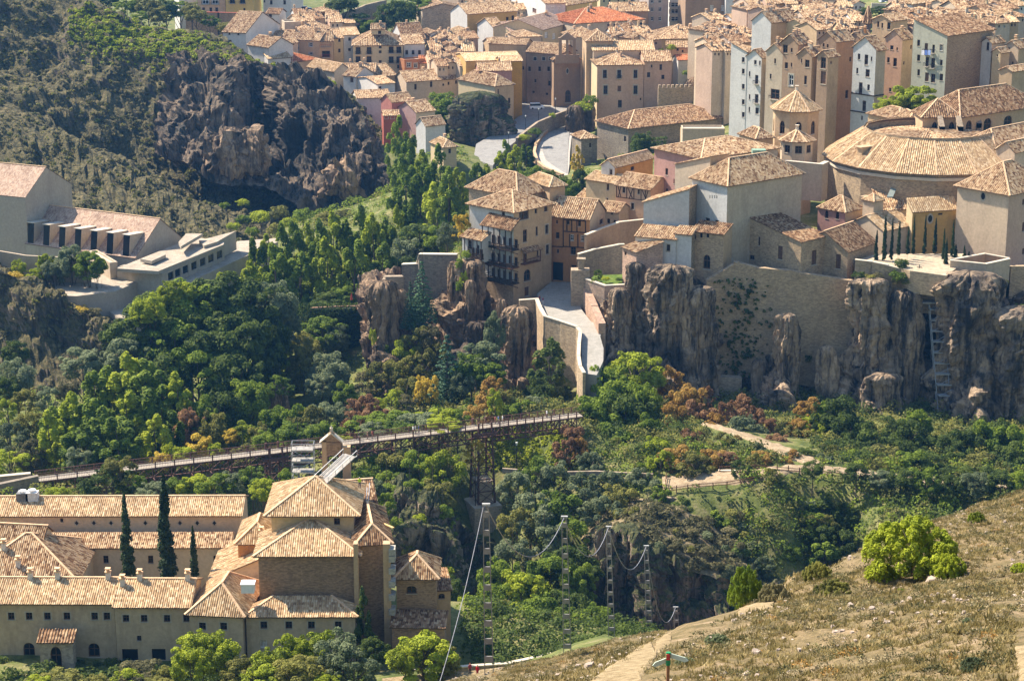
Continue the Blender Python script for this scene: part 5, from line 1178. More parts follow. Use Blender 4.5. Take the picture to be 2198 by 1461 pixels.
# round church with its ring roof
w_ring = wall((.48, .38, .26), 'stone', .8)
c0 = P(1990, 334, 496); RO, RI, zE, zI = 25.5, 15.2, c0.z, c0.z + 6.8
t = thing('round_church', 'round church with a huge golden tiled ring roof at the right', 'church', (c0.x, c0.y, 12))
angs = [R(a) for a in (80, 104, 128, 152, 176, 198, 220, 242, 264, 286, 308, 332, 356)]
polys = []; m = MB()
for a, b in zip(angs, angs[1:]):
    f = lambda an, r, z: (math.cos(an) * r, math.sin(an) * r, z - 12)
    polys.append([f(a, RO, zE), f(b, RO, zE), f(b, RI, zI), f(a, RI, zI)])
    r2 = RO - 1.1
    m.face([f(a, r2, 8), f(b, r2, 8), f(b, r2, zE - .05), f(a, r2, zE - .05)]); m.face([f(a, r2 + .5, zE - 1.6), f(b, r2 + .5, zE - 1.6), f(b, r2 + .5, zE - .9), f(a, r2 + .5, zE - .9)], 1); m.face([f(a, r2, zE - .9), f(a, r2 + .5, zE - .9), f(b, r2 + .5, zE - .9), f(b, r2, zE - .9)], 1); m.face([f(a, r2, zE - 1.6), f(b, r2, zE - 1.6), f(b, r2 + .5, zE - 1.6), f(a, r2 + .5, zE - 1.6)], 1)
    m.face([f(a, RI + .6, zI - 4), f(b, RI + .6, zI - 4), f(b, RI + .6, zI + .2), f(a, RI + .6, zI + .2)])
m.obj('wall', [w_ring, w_cap], t)
rm, tm = roofmesh(polys, None, .5, seed=4); caps(tm, polys); ro = rm.obj('roof', [tiles('pale'), _eave], t); tag(tm.obj('roof_tiles', [tiles('pale'), _eave, _cap], ro), kind='stuff')
cpoly = [[(math.cos(R(a)) * (RI + .4), math.sin(R(a)) * (RI + .4), zI - 12 - 2), (math.cos(R(a + 24)) * (RI + .4), math.sin(R(a + 24)) * (RI + .4), zI - 12 - 2), (0, 0, zI - 12 - .6)] for a in range(0, 360, 24)]
rm, tm = roofmesh(cpoly, None, .6, seed=9); ro = rm.obj('roof', [tiles('tan'), _eave], t); tag(tm.obj('roof_tiles', [tiles('tan'), _eave, _cap], ro), kind='stuff')
for a in (225, 262, 300):
    an = R(a); m = MB(); x, y = math.cos(an), math.sin(an); m.box((x * (RO - .2), y * (RO - .2), 8), (x * 1.3, y * 1.3, 0), (-y * .7, x * .7, 0), (0, 0, 9)); m.obj('buttress', w_ring, t)
m = MB(); an = R(212); x, y = math.cos(an), math.sin(an); c = Vector((x * 20.5, y * 20.5, zE + 3.2 - 12)); m.box(c, (1.5 * x, 1.5 * y, 0), (-y * .9, x * .9, 0), (0, 0, .9)); m.box(c + Vector((0, 0, 1.0)), (2 * x, 2 * y, 0), (-y * 1.2, x * 1.2, 0), (0, 0, .12)); m.obj('dormer', w_tan, t)
crop(1598, 0, 3.653)
nv = dict(cat='church', name='church_block', sp=.55)
H('apse of the upper church with tall red brown arched windows', 1400, 905, 503, C_=(1690, 903), roof='hip', yr=720, dep=9, wm=w_tan, tile='brown', zb=30, ov=.7, wr=[(1488, 1030, 46, 150, 'a'), (1622, 1030, 46, 150, 'a')], **nv)
t = H('nave of the upper church with arched windows and stepped buttresses', 1690, 905, 503, th=37, xc=2330, roof='hip', yr=648, dep=13, wm=w_tan, tile='brown', zb=30, ov=.7, wr=[(1758, 1005, 46, 120, 'a'), (1905, 980, 60, 104, 'a'), (2065, 955, 62, 94, 'a')], **nv)
for i, (x, y) in enumerate(((1550, 905), (1695, 905), (1840, 880), (1975, 860), (2160, 835))):
    p = CP(x, y, 500 if x < 1700 else 500 + (x - 1700) * .055); m = MB(); m.abox(p.x - .6, p.y - 1.2, p.z - 10, p.x + .6, p.y + 2.5, p.z - 2.6); m.prism([(p.x - .6, p.y - 1.2, p.z - 2.6), (p.x + .6, p.y - 1.2, p.z - 2.6), (p.x + .6, p.y + 2.5, p.z - .5), (p.x - .6, p.y + 2.5, p.z - .5)], (0, 0, -1.2))
    tag(m.obj('stepped_buttress', w_stone2), 'stepped stone buttress between the arched windows of the upper church, ' + ('leftmost', 'second', 'middle', 'fourth', 'rightmost')[i], 'buttress', 'buttresses of the upper church')
H('sacristy with a tiled roof right of the round roof', 1962, 1145, 484, th=42, xa=1718, xc=2400, roof='hip', yr=985, wm=w_brown, tile='tan', zb=20, ov=.5, **nv)
H('low roof in front of the upper church at the right edge', 2120, 1190, 476, th=42, xa=1975, xc=2420, roof='gu', yr=1080, wm=w_pink, tile='tan', zb=20, ov=.4, **nv)
H('ochre stair block with a latticed window left of the apse', 1290, 935, 512, th=10, xa=1195, xc=1400, roof='hip', yr=845, wm=w_orange, wl_m=w_cream, tile='tan', zb=30, ov=.5, **nv, wl=[(1260, 1020, 50, 130, 'c')])
H('low tiled roof beside the tree behind the church', 1205, 935, 530, th=30, xa=970, xc=1400, roof='hip', yr=845, wm=w_tan, tile='tan', zb=24, ov=.5, **nv)
H('long low roof running up behind the church ring', 910, 1085, 520, th=35, xa=860, xc=1230, roof='gu', yr=960, wm=w_tan, tile='tan', zb=24, ov=.5, **nv)
def octo(label, cx, ye, rpx, ya, d, n, ywall, wm, tile='tan', wins=(), rot=0, name='octagonal_tower', ov=.9, zb=None):
    c = CP(cx, ye, d); r = rpx / SC[2] / ppm(c); z0 = CP(cx, ywall, d - r * .7).z if zb is None else zb; za = CP(cx, ya, d).z
    t = thing(name, label, 'tower', (c.x, c.y, z0)); m = MB(); ri = r - ov
    A = [rot + 2 * math.pi * (i + .5) / n for i in range(n)]; polys = []
    for i in range(n):
        a, b = A[i], A[(i + 1) % n]; pa, pb = Vector((math.cos(a) * ri, math.sin(a) * ri, 0)), Vector((math.cos(b) * ri, math.sin(b) * ri, 0)); dr = (pb - pa); Wd = dr.length; dr.normalize(); inn = Vector((-dr.y, dr.x, 0)); Hh = c.z - z0
        hol = []
        if wins and math.sin((a + b) / 2) < .2: hol = [(Wd * .5 - wins[0] / 2, Wd * .5 + wins[0] / 2, Hh - wins[1] - wins[2], Hh - wins[1])]
        facade(m, lambda u, z, pa=pa, dr=dr: tuple(pa + dr * u + Vector((0, 0, z))), inn, Wd, -3, Hh, hol, 0)
        for h in hol:
            o = link('window', unit(wins[3], wm), t); q = pa + dr * h[0]; o.location = (q.x, q.y, h[2]); o.rotation_euler = (0, 0, math.atan2(dr.y, dr.x)); o.scale = (h[1] - h[0], 1, h[3] - h[2])
        polys.append([(math.cos(a) * r, math.sin(a) * r, Hh), (math.cos(b) * r, math.sin(b) * r, Hh), (0, 0, za - z0)])
    m.obj('wall', wm, t); rm, tm = roofmesh(polys, None, .4, seed=n); caps(tm, polys); ro = rm.obj('roof', [tiles(tile), _eave], t); tag(tm.obj('roof_tiles', [tiles(tile), _eave, _cap], ro), kind='stuff')
    m = MB(); m.tube([(0, 0, za - z0 - .2), (0, 0, za - z0 + .7), (0, 0, za - z0 + 1.1)], [.5, .35, .6], 6); m.obj('finial', w_cap, t)
    return t
octo('large octagonal brick lantern tower with a pale pyramid roof', 405, 848, 212, 705, 518, 8, 1150, w_tan, 'pale', (1.6, 2.6, 3.4, 'a'), zb=26)
octo('small octagonal lantern with square windows in front of the larger tower', 410, 1092, 158, 1015, 498, 8, 1300, w_pink, 'tan', (1.7, 1.0, 1.9, 'd'), zb=24)
H('low hipped roof left of the octagonal lantern tower', 90, 1080, 510, th=25, xa=-40, xc=225, roof='hip', yr=965, wm=w_tan, tile='tan', zb=24, cat='house')
wallline('pale parapet joining the small lantern to the round church', [(330, 1262, 486), (600, 1290, 486), (640, 1270, 488)], 9, 1.0, w_beige, cap=w_cap)
m = MB(); p = CP(60, 1190, 480); m.abox(p.x, 479, p.z - .5, p.x + 3.2, 481.5, p.z + .5)
tag(m.obj('debris_net', simple('green_net', (.20, .30, .22), var=.3)), 'green safety netting on the roof left of the small lantern', 'netting')
# lane, walls and little garden by the hanging houses
crop(1100, 550, 3.653)
def strip(rows, h, mat, name, label=None, cat=None, kind=None):
    m = MB(); Lp = [CZ(a[0], a[1], a[4]) for a in rows]; Rp = [CZ(a[2], a[3], a[4]) for a in rows]
    for i in range(len(rows) - 1):
        a, b, c, d = Lp[i], Rp[i], Rp[i + 1], Lp[i + 1]; q = [a, d, c, b]
        if (q[1] - q[0]).cross(q[2] - q[0]).z < 0: q.reverse()
        m.face(q); dz = Vector((0, 0, -h)); m.face([a, d, d + dz, a + dz]); m.face([b, c, c + dz, b + dz])
    m.face([Lp[0], Rp[0], Rp[0] + dz, Lp[0] + dz]); m.face([Lp[-1], Rp[-1], Rp[-1] + dz, Lp[-1] + dz])
    o = m.obj(name, mat); return tag(o, kind=kind) if kind else tag(o, label, cat)
m_pave = earth('pale_paving', [(.30, .28, .24), (.36, .34, .3), (.40, .37, .33), (.45, .42, .37)], .8)
strip([(300, 200, 480, 200, 9.6), (195, 290, 482, 290, 8.9), (205, 400, 545, 420, 8.2), (250, 468, 610, 505, 7.6), (500, 548, 702, 560, 7.0), (545, 620, 688, 628, 6.4), (540, 720, 714, 720, 5.4), (545, 820, 712, 820, 4.4), (556, 915, 660, 930, 3.4)], 6, m_pave, 'cobbled_lane', kind='structure')
w_ret = wall((.56, .44, .30), 'stone', .8)
def zwall(label, pts, h, th, mat, name='retaining_wall', cat='wall', cap=None):
    c_ = []
    for x, y, z in pts: q = CZ(x, y, z); c_.append((x, y, q.y))
    return wallline(label, c_, h, th, mat, name, cat, cap=cap)
zwall('curved pale retaining wall carrying the lane below the hanging houses', [(60, 345, 9.6), (190, 335, 9.8), (215, 400, 9.2), (255, 470, 8.6), (380, 510, 8.2), (505, 552, 8.0)], 17, .7, w_ret, cap=w_cap)
zwall('left parapet wall of the sunlit lane', [(505, 552, 8.0), (532, 590, 7.6), (522, 680, 6.8), (518, 780, 5.8), (530, 860, 4.9), (560, 915, 4.2)], 12, .6, w_ret, cap=w_cap)
zwall('rough pink masonry wall climbing above the lane', [(500, 110, 15.5), (565, 190, 13.8), (585, 250, 12.6), (640, 380, 10.5), (700, 520, 9.0)], 10, 1.6, wall((.58, .40, .30), 'stone', .8))
m = MB(); p = CP(535, 100, 455); m.abox(p.x - 2.2, 453.6, p.z - 9, p.x + 2.0, 456.5, p.z); m.abox(p.x - .6, 454.4, p.z, p.x + .8, 455.8, p.z + 2.2); m.abox(p.x - .9, 454.2, p.z + 2.2, p.x + 1.1, 456, p.z + 2.5)
tag(m.obj('ruined_wall_stub', w_stone2), 'ruined stone wall end with a little pillar beside the shaded lane', 'wall')
tag(slab('', [(590, 200), (640, 150), (870, 140), (885, 215), (730, 228)], CP(730, 225, 450).z, 6, m_grass, 'garden_lawn', kind='structure'), None)
wallline('front wall of the little green garden above the lane', [(585, 180, 453), (730, 232, 449), (890, 222, 448)], 11, .7, wall((.52, .40, .31), 'stone', .8), cap=w_cap)
# dark walls left of the hanging houses
crop(600, 540, 3.653)
wallline('high shaded stone wall left of the hanging houses', [(975, 100, 470), (1100, 92, 469), (1110, 20, 468), (1380, 22, 466)], 16, 1.2, w_dstone, cap=w_cap)
H('ruined ochre stone hut on the rock end left of the high wall', 720, 300, 462, th=30, xc=800, xa=700, roof='su', rh=.8, wm=wall((.5, .34, .22), 'stone', .9), tile='orange', zb=10, cat='ruin', name='stone_hut')
wallline('broken stone parapet on the rock end', [(800, 270, 460), (840, 190, 462), (950, 190, 463)], 6, 1.6, w_stone2)
t = wallline('tall retaining wall covered with dark green ivy', [(130, 520, 486), (245, 448, 482), (420, 445, 480), (680, 440, 478)], 18, 1.5, simple('dark_ivy', (.02, .032, .014), var=.4))  # plain dark green of the ivy cover
# masonry between the rocks under the convent
crop()
wallline('huge pale masonry wall under the convent between the rock columns', [(1520, 600, 447), (1580, 560, 447.5), (1620, 572, 447), (1700, 580, 446.6), (1830, 602, 446)], 26, 1.6, w_stone)
wallline('square masonry footing low on the convent wall', [(1533, 806, 442), (1585, 808, 442)], 14, 2.2, w_stone2)
wallline('stone wall at the right edge under the pink block', [(2020, 600, 449), (2100, 600, 449), (2165, 570, 449), (2400, 570, 449)], 22, 1.2, w_stone)
m = MB()
# ================================================================ theatre and terraces at the left
m_slab = earth('concrete_roof', [(.30, .25, .19), (.38, .32, .25), (.43, .37, .29), (.50, .43, .34)], .5)
crop(0, 300, 3.653)
th_ = dict(cat='theatre', name='theatre_block', sp=.9, rows=False)
H('tall white theatre block with a pinkish roof at the left edge', 197, 452, 520, th=66, xa=-260, xc=560, roof='gv', yr=214, rp=.47, wm=w_conc, wl_m=wall((.50, .42, .34), 'plaster', .2), tile='pink', zb=-16, ov=.1, **th_)
tl = H('long low theatre hall with a pink roof and a row of wedge dormers', 1060, 925, 503, th=62, xa=200, xc=1462, roof='gv', yr=568, rp=.5, wm=w_conc, wl_m=w_conc, tile='pink', zb=-16, ov=.15, **th_)
tb = HB[-1]
for i in range(7):
    # wedge dormers standing on the long slope
    l_, rh_, w_2, H_ = tb[2], tb[4], tb[1], tb[3]; y = l_ * (.985 - i * .145 - .03); x1 = w_2 * .30; z1 = H_ + rh_ * (x1 / (w_2 * .5)) ; m = MB()
    pts = [(.1, 0, H_ + .1), (x1, 0, z1 + .1), (.9, 0, z1 + .55)]
    a = [Vector((p[0], y - 1.0, p[2])) for p in pts]; b = [Vector((p[0], y + 1.0, p[2])) for p in pts]
    m.face([a[0], a[1], a[2]]); m.face([b[0], b[2], b[1]]); m.face([a[0], a[2], b[2], b[0]], 1); m.face([a[2], a[1], b[1], b[2]])
    m.box((a[2] + b[1]) / 2 + Vector((-.2, 0, .12)), ((a[1] - a[2]) * .56), (0, 1.15, 0), (0, 0, .1), 2)
    m.obj('dormer', [w_beige, _glass, w_cap], tb[0])
slab('flat concrete terrace roof with a rounded corner below the hall', [(270, 1138), (560, 1098), (920, 1040), (1150, 1048), (1142, 1085), (905, 1188), (600, 1225), (380, 1218), (310, 1190)], 5.2, 8, m_slab, side=wall((.52, .44, .35), 'plaster', .3))
slab('long concrete roof over a glazed gallery sloping to the right', [(915, 1008), (1240, 1030), (1755, 820), (1755, 800), (1520, 760), (1280, 860)], 9.0, .8, m_slab, side=w_conc)
H('glazed gallery with square pillars under the long concrete roof', 1250, 1045, 486, th=62, xa=915, w_=3, roof='flat', wm=w_conc, zb=-16, cat='gallery', name='glazed_gallery')
t = H('row of dark openings between concrete pillars facing the trees', 1270, 1050, 486, C_=(1760, 838), dep=3, roof='flat', wm=w_conc, zb=-16, cat='gallery', name='glazed_gallery', wr=[(x, 1050 - (x - 1270) * .435 + 45, 44, 66, 'p') for x in (1340, 1395, 1455, 1522, 1590, 1655, 1722)])
slab('lower concrete terrace strip running right to the poplars', [(1455, 1130), (1590, 1065), (1900, 925), (2180, 800), (2180, 770), (1860, 795), (1760, 900), (1400, 1085)], 4.5, 9, m_slab, side=w_conc)
slab('small tiled platform above the gallery right of the hall', [(1560, 790), (1850, 715), (1700, 800), (1600, 830)], 9.8, 5, m_slab, side=w_conc)
slab('projecting concrete canopy over the entrance of the theatre hall', [(1100, 932), (1290, 885), (1300, 900), (1190, 950)], 10.2, .8, m_slab, side=w_conc)
slab('upper concrete canopy behind the hall end', [(1460, 735), (1590, 735), (1420, 835), (1400, 800)], 11.5, .8, m_slab, side=w_conc)
slab('forecourt paving between the terrace and the big trees', [(780, 1290), (1150, 1170), (1250, 1160), (1000, 1400), (930, 1395)], 0.5, 8, m_slab, side=w_conc)
H('low concrete block between the hall and the rounded terrace', 860, 965, 492, th=30, xa=700, xc=920, roof='flat', wm=w_beige, zb=-16, cat='annex', name='concrete_annex')
wallline('long low concrete wall under the left side of the theatre', [(-60, 860, 492), (200, 905, 490), (700, 930, 489)], 9, .6, w_beige)
# ================================================================ the old town behind
V1 = dict(cat='house', name='town_house', sp=.62)
cW = [w_beige, w_tan, w_pink, w_cream, w_white, wall((.63, .50, .38), 'plaster', .5), wall((.55, .40, .30), 'plaster', .6)]
crop(400, 0, 3.653)
def G(xs, ys, w, h, t='d', e=''): return ('g', xs, ys, w, h, t, e)
H('white house with a steep sunlit roof above the green ridge', 287, 250, 742, C_=(466, 258), yr=92, wm=w_white, tile='tan', wr=[(337, 265, 16, 20, 'd'), (407, 268, 16, 20, 'd'), (338, 330, 34, 30, 'b')], **V1)
H('low white house with patched roofs behind the ridge', 480, 350, 735, C_=(650, 372), yr=285, wm=w_white, ch=1, **V1)
H('pink gabled house behind the ridge', 730, 345, 740, th=40, xa=655, w_=8, roof='gu', sl=.5, wm=w_pink, wl_m=w_pink, **V1)
H('peach terrace house with red railed balconies', 1045, 322, 748, th=8, xa=None, dep=9, xc=1150, roof='gu', yr=245, wm=wall((.66, .45, .27), 'plaster', .3), wdm=simple('red_railing', (.35, .03, .03)), **V1, wr=[(1090, 340, 76, 56, 'd', 'k'), (1095, 425, 64, 50, 'd', 'k')])
H('long peach terrace house left of the red balconies', 838, 310, 750, C_=(1042, 318), yr=225, wm=wall((.68, .46, .27), 'plaster', .3), ch=2, **V1, wr=[(862, 360, 34, 60, 'w', 'k'), (975, 352, 28, 30, 'w'), (975, 420, 28, 20, 'w')])
H('yellow terrace house next to the pink gable', 735, 305, 752, C_=(836, 310), yr=238, wm=w_cream, ch=1, **V1, wr=[(766, 335, 24, 50, 'd', 'k'), (768, 398, 24, 24, 'd')])
H('cream terrace house right of the red balconies', 1152, 300, 752, th=14, xc=1230, roof='gu', yr=225, wm=wall((.70, .52, .28), 'plaster', .2), **V1, wr=[G([1160, 1200], [316, 398], 18, 30)])
H('white end house of the terrace', 1232, 275, 754, th=20, xc=1355, roof='gu', yr=215, dep=10, wm=w_white, tile='pale', **V1, wr=[G([1280, 1325], [308], 20, 26), (1280, 390, 20, 22, 'd')])
H('big cream house with balconies and a small tower room on its hipped roof', 1305, 355, 738, C_=(1700, 352), roof='hip', yr=230, wm=w_cream, tile='tan', **V1, wr=[G([1347, 1433], [398, 470], 38, 56, 'd', 'k'), G([1606, 1666], [392, 470], 38, 52, 'd', 'k'), G([1520], [370, 408, 485], 22, 22), (1670, 525, 34, 26)])
H('little tower room with a chimney on top of the big cream house', 1450, 225, 741, C_=(1556, 225), roof='gu', yr=158, dep=4, wm=w_cream, tile='tan', zb=50, ch=1, **V1, wr=[(1515, 255, 24, 26, 'd')])
H('white house right of the big cream one with three windows', 1705, 345, 742, C_=(1865, 340), yr=270, wm=w_white, **V1, wr=[G([1728, 1778, 1828], [412], 22, 34)])
H('long grey roof with skylights behind the white house', 1700, 310, 756, th=22, xc=1875, roof='gu', yr=180, dep=14, wm=w_shadew, tile='brown', ch=1, **V1)
H('low orange walled house with white windows', 1710, 470, 732, C_=(1870, 460), roof='flat', dep=5, wm=wall((.5, .22, .1)), **V1, wr=[(1745, 510, 30, 36, 'w'), (1798, 515, 26, 36, 'w')])
H('low roof with square terrace behind the orange walled house', 1830, 495, 734, th=4, xc=2120, roof='gu', yr=435, wm=w_tan, tile='orange', **V1)
H('long tan building with a broad sloping roof above the trees', 1725, 640, 712, th=25, xa=1630, xc=2170, roof='gu', yr=545, wm=w_pink, wl_m=w_pink, **V1, wr=[(1797, 682, 18, 44), (1920, 662, 18, 44), (2015, 665, 14, 18), (2056, 655, 14, 24), (2115, 645, 14, 26)], ch=1)
H('tan gabled house in front of the cream house', 1500, 600, 716, th=35, xa=1335, xc=1640, roof='gu', yr=505, wm=w_tan, wl_m=w_tan, **V1)
H('white house with a pale chimney stack below the ridge roofs', 1230, 590, 706, C_=(1325, 600), dep=10, roof='gu', yr=520, wm=w_white, **V1, wr=[(1297, 628, 26, 36, 'b')], ch=1)
H('row of low sunlit roofs running behind the end of the ridge', 950, 520, 722, C_=(1160, 560), roof='gu', yr=480, wm=w_beige, tile='pale', **V1)
H('patched brown roof between the ridge and the gabled house', 1225, 560, 716, C_=(1480, 560), roof='gu', yr=498, wm=w_beige, ch=2, **V1)
H('pale low roof behind the ridge crest', 640, 460, 726, C_=(820, 448), roof='gu', yr=408, wm=w_white, tile='pale', **V1)
H('low bright red tiled roof behind the ridge crest', 830, 488, 730, C_=(1030, 460), roof='hip', yr=412, wm=w_tan, tile='orange', **V1)
H('white gabled house stepping down the slope', 1500, 660, 690, th=30, xa=1325, xc=1635, roof='gu', yr=600, wm=w_white, **V1, wr=[(1520, 690, 20, 24)])
H('small pink house with a gable on the slope above the poplars', 1525, 780, 672, C_=(1610, 800), dep=8, roof='gv', rh=2.2, wm=wall((.6, .25, .2)), tile='tan', **V1, wr=[(1500, 805, 26, 30, 'w')])
H('low roofs above the small pink house', 1340, 770, 682, C_=(1600, 760), roof='gu', yr=705, wm=w_white, **V1)
H('dark red house with two white framed windows on the slope', 1545, 905, 655, th=8, xc=1670, roof='gu', dep=6, yr=865, wm=w_red, **V1, wr=[G([1568, 1616], [915], 26, 36, 'w')])
H('long house with a chimney stepping down toward the green trees', 1800, 880, 660, th=38, xa=1650, xc=1950, roof='gu', yr=790, wm=w_pink, wl_m=wall((.5, .33, .30)), ch=2, **V1, wr=[(1870, 855, 22, 46)])
H('white gabled house at the bottom of the stepped street', 1875, 985, 640, th=35, xa=1800, xc=2030, roof='gu', yr=910, wm=w_white, wl_m=w_white, **V1)
H('small cream house with a hipped roof near the road', 2015, 1150, 616, th=25, xa=1915, xc=2118, roof='hip', yr=1035, wm=w_cream, tile='pale', **V1, wr=[(2065, 1185, 20, 36, 'd')], ch=1)
H('pale shed with a sloping roof at the back of the ridge', 770, 175, 775, th=15, xc=915, roof='flat', dep=7, wm=w_beige, **V1)
H('large low brown roof behind the peach terrace', 880, 230, 770, th=10, xc=1130, roof='hip', yr=175, wm=w_tan, ch=2, **V1)
H('orange patched roof behind the white steep roofed house', 480, 245, 765, th=6, xc=640, roof='gu', yr=180, wm=w_tan, tile='orange', ch=1, **V1)
H('tan roof left of the peach terrace', 640, 300, 757, th=8, xc=860, roof='gu', yr=240, wm=w_pink, ch=1, **V1)
H('tan house at the back with a low gable', 1130, 185, 785, th=12, xc=1320, roof='gu', yr=155, dep=8, wm=w_tan, **V1)
H('small white house with a dark roof at the top behind the hill', 625, 105, 790, C_=(730, 108), roof='gu', yr=68, wm=w_white, tile='brown', **V1, wr=[(658, 125, 24, 22)])
H('white apartment house at the top edge', 600, -60, 830, C_=(820, -50), dep=10, roof='hip', wm=w_white, **V1, wr=[G([665, 770], [20], 20, 34), (612, 12, 12, 20)])
H('yellow house with balconies at the top left', 305, -60, 825, C_=(520, -55), dep=10, roof='hip', wm=wall((.70, .50, .16)), **V1, wr=[G([360, 440], [5], 40, 50, 'd', 'k'), (455, 75, 16, 20)])
H('peach house with balconies at the top left corner of the town', 80, -60, 828, C_=(302, -58), dep=10, roof='hip', wm=wall((.72, .50, .34)), **V1, wr=[G([150, 225], [10], 50, 50, 'w', 'k'), G([135, 192, 238], [78], 22, 34)])
H('white house cut by the left top edge of the town', -60, -50, 832, C_=(76, -55), dep=10, roof='hip', wm=w_white, **V1, wr=[(30, 60, 30, 30)])
wallline('red topped terrace wall under the peach and yellow houses', [(0, 95, 815), (250, 100, 815), (520, 108, 815)], 9, 1, wall((.45, .30, .20), 'stone', .9), cap=w_red)
H('grey stone house with a low gable at the top of the town', 1850, 75, 800, th=14, xa=1790, xc=2175, roof='gv', yr=30, wm=w_stone2, wl_m=w_beige, **V1)
wallline('stone wall with shrubs climbing behind the tower house', [(1220, 110, 800), (1400, 40, 810), (1560, 0, 815)], 12, 1, w_stone2)
H('tan roof behind the tower room', 1100, 120, 790, th=10, xc=1200, roof='gu', yr=85, dep=8, wm=w_beige, **V1)
H('grey gabled roof with a white van parked above', 910, 145, 785, th=14, xc=1060, roof='gu', yr=95, dep=9, wm=w_tan, tile='brown', **V1)
H('brown roofs right of the tower house', 1900, 320, 760, th=25, xc=2190, roof='gu', yr=240, wm=w_tan, tile='brown', ch=2, **V1)
crop(1000, 0, 3.653)
H('long white house with a dark roof at the top centre', 625, 30, 800, th=14, xa=300, xc=780, roof='gu', yr=-60, wm=w_white, wl_m=w_white, tile='brown', **V1, wr=[(680, 80, 24, 60, 'c'), (730, 78, 24, 60, 'c')], wl=[(537, 85, 30, 36, 'b')])
H('yellow house with four pale windows at the top centre', 790, 42, 812, C_=(1030, 5), dep=9, roof='hip', wm=wall((.72, .52, .20)), **V1, wr=[G([808, 840, 872, 905, 965], [35], 14, 44, 'c')])
H('building with a bright orange roof and white party walls', 850, 185, 772, C_=(1400, 150), roof='hip', yr=60, wm=w_beige, tile='orange', **V1, ch=5, wr=[(1120, 210, 24, 40, 'b'), (1170, 208, 24, 40, 'b'), (1298, 200, 24, 36), (1375, 196, 24, 36)])
H('long building with a mauve brown roof left of the orange one', 600, 235, 762, C_=(830, 175), roof='gu', yr=125, wm=w_cream, tile='pink', **V1, wr=[(800, 225, 56, 60, 'b'), (630, 275, 24, 44, 'c'), (690, 285, 24, 44, 'c')], ch=4)
H('left half of the mauve brown roof with many chimneys', 350, 250, 765, C_=(600, 232), roof='gu', yr=165, wm=w_cream, tile='pink', **V1, ch=4)
H('grey apartment block at the top right of the orange roof', 1435, -80, 800, C_=(1590, -85), dep=12, roof='flat', wm=wall((.52, .44, .38)), **V1, wr=[G([1462, 1522], [10, 75, 148], 22, 34, 'w')])
H('modern white block with balconies at the top', 1600, -90, 815, C_=(1720, -90), dep=12, roof='hip', wm=w_white, tile='orange', **V1, wr=[G([1640], [40, 90, 150], 70, 34, 'w', 'k')])
H('brown apartment block at the top with pale windows', 1725, -90, 790, C_=(2100, -95), dep=14, roof='flat', wm=w_brown, **V1, wr=[G([1928, 2015], [65, 145], 26, 44, 'c'), (1930, 235, 34, 40)])
H('pale apartment block behind the brown one', 2040, -60, 786, C_=(2290, -60), dep=14, roof='flat', wm=w_white, **V1, wr=[(2185, 50, 24, 40)])
H('broad brown roof above the market street', 1150, 90, 790, th=6, xc=1430, roof='gu', yr=20, wm=w_brown, tile='tan', **V1, ch=2)
H('white walled gable house at the upper left of the street', 10, 110, 785, th=30, xa=-120, xc=400, roof='gu', yr=20, wm=w_ochre, wl_m=w_white, **V1, wr=[(325, 160, 20, 50), (368, 148, 20, 50)])
H('yellow gabled house below the white gable', 215, 215, 772, th=30, xa=90, xc=300, roof='gu', yr=140, wm=w_yel, wl_m=w_white, **V1, wr=[(250, 232, 12, 28), (285, 222, 10, 26)])
H('pink house with one small green shuttered window', 400, 290, 752, th=14, xa=330, xc=590, roof='hip', yr=245, wm=w_pink, **V1, wr=[(459, 316, 20, 26)])
H('long low roof in front of the pink house', 190, 350, 748, th=16, xc=470, roof='gu', yr=295, wm=w_tan, **V1, ch=1)
H('ochre terraced house with a white roof hatch', 0, 480, 712, th=12, xc=440, xa=-80, roof='gu', yr=410, wm=w_ochre, tile='pale', **V1)
H('tall deep yellow house at the square', 270, 480, 708, th=10, xc=441, dep=8, roof='gu', yr=440, wm=wall((.68, .38, .07)), tile='pale', **V1)
H('pink roofed house in front of the deep yellow one', 100, 555, 700, th=6, xc=360, roof='gu', yr=490, wm=w_rose, tile='tan', **V1, ch=1)
H('tan corner house with a red glazed balcony over the street', 228, 672, 688, th=38, xa=-60, xc=375, roof='hip', yr=570, wm=w_tan, wl_m=w_cream, **V1, wr=[(320, 700, 66, 100, 'b'), (302, 802, 18, 46), (340, 790, 16, 44), (225, 745, 10, 70), (254, 735, 10, 70), (226, 845, 10, 70), (254, 835, 10, 70)])
pp_ = dict(cat='convent', name='town_convent')
H('long convent front on the square with two rows of small windows', 475, 405, 735, C_=(752, 425), roof='gu', yr=340, wm=w_brown, **pp_, sp=.6, wr=[G([542, 610, 664], [462], 24, 26, 's'), G([498, 577, 648], [542], 20, 36), (544, 635, 16, 26), (655, 655, 18, 40), (530, 722, 18, 18), (635, 738, 18, 18)])
H('shaded convent range left of the small windows', 180, 340, 742, C_=(472, 352), dep=8, roof='gu', wm=w_tan, **pp_, sp=.6, wr=[(450, 535, 14, 26)])
t = H('convent church front with a round window and a red arched door', 690, 470, 726, th=12, xc=900, dep=8, roof='gv', rh=3.2, wm=w_brown, **pp_, sp=.6, wr=[(796, 558, 26, 56, 'r'), (800, 755, 44, 100, 'a')])
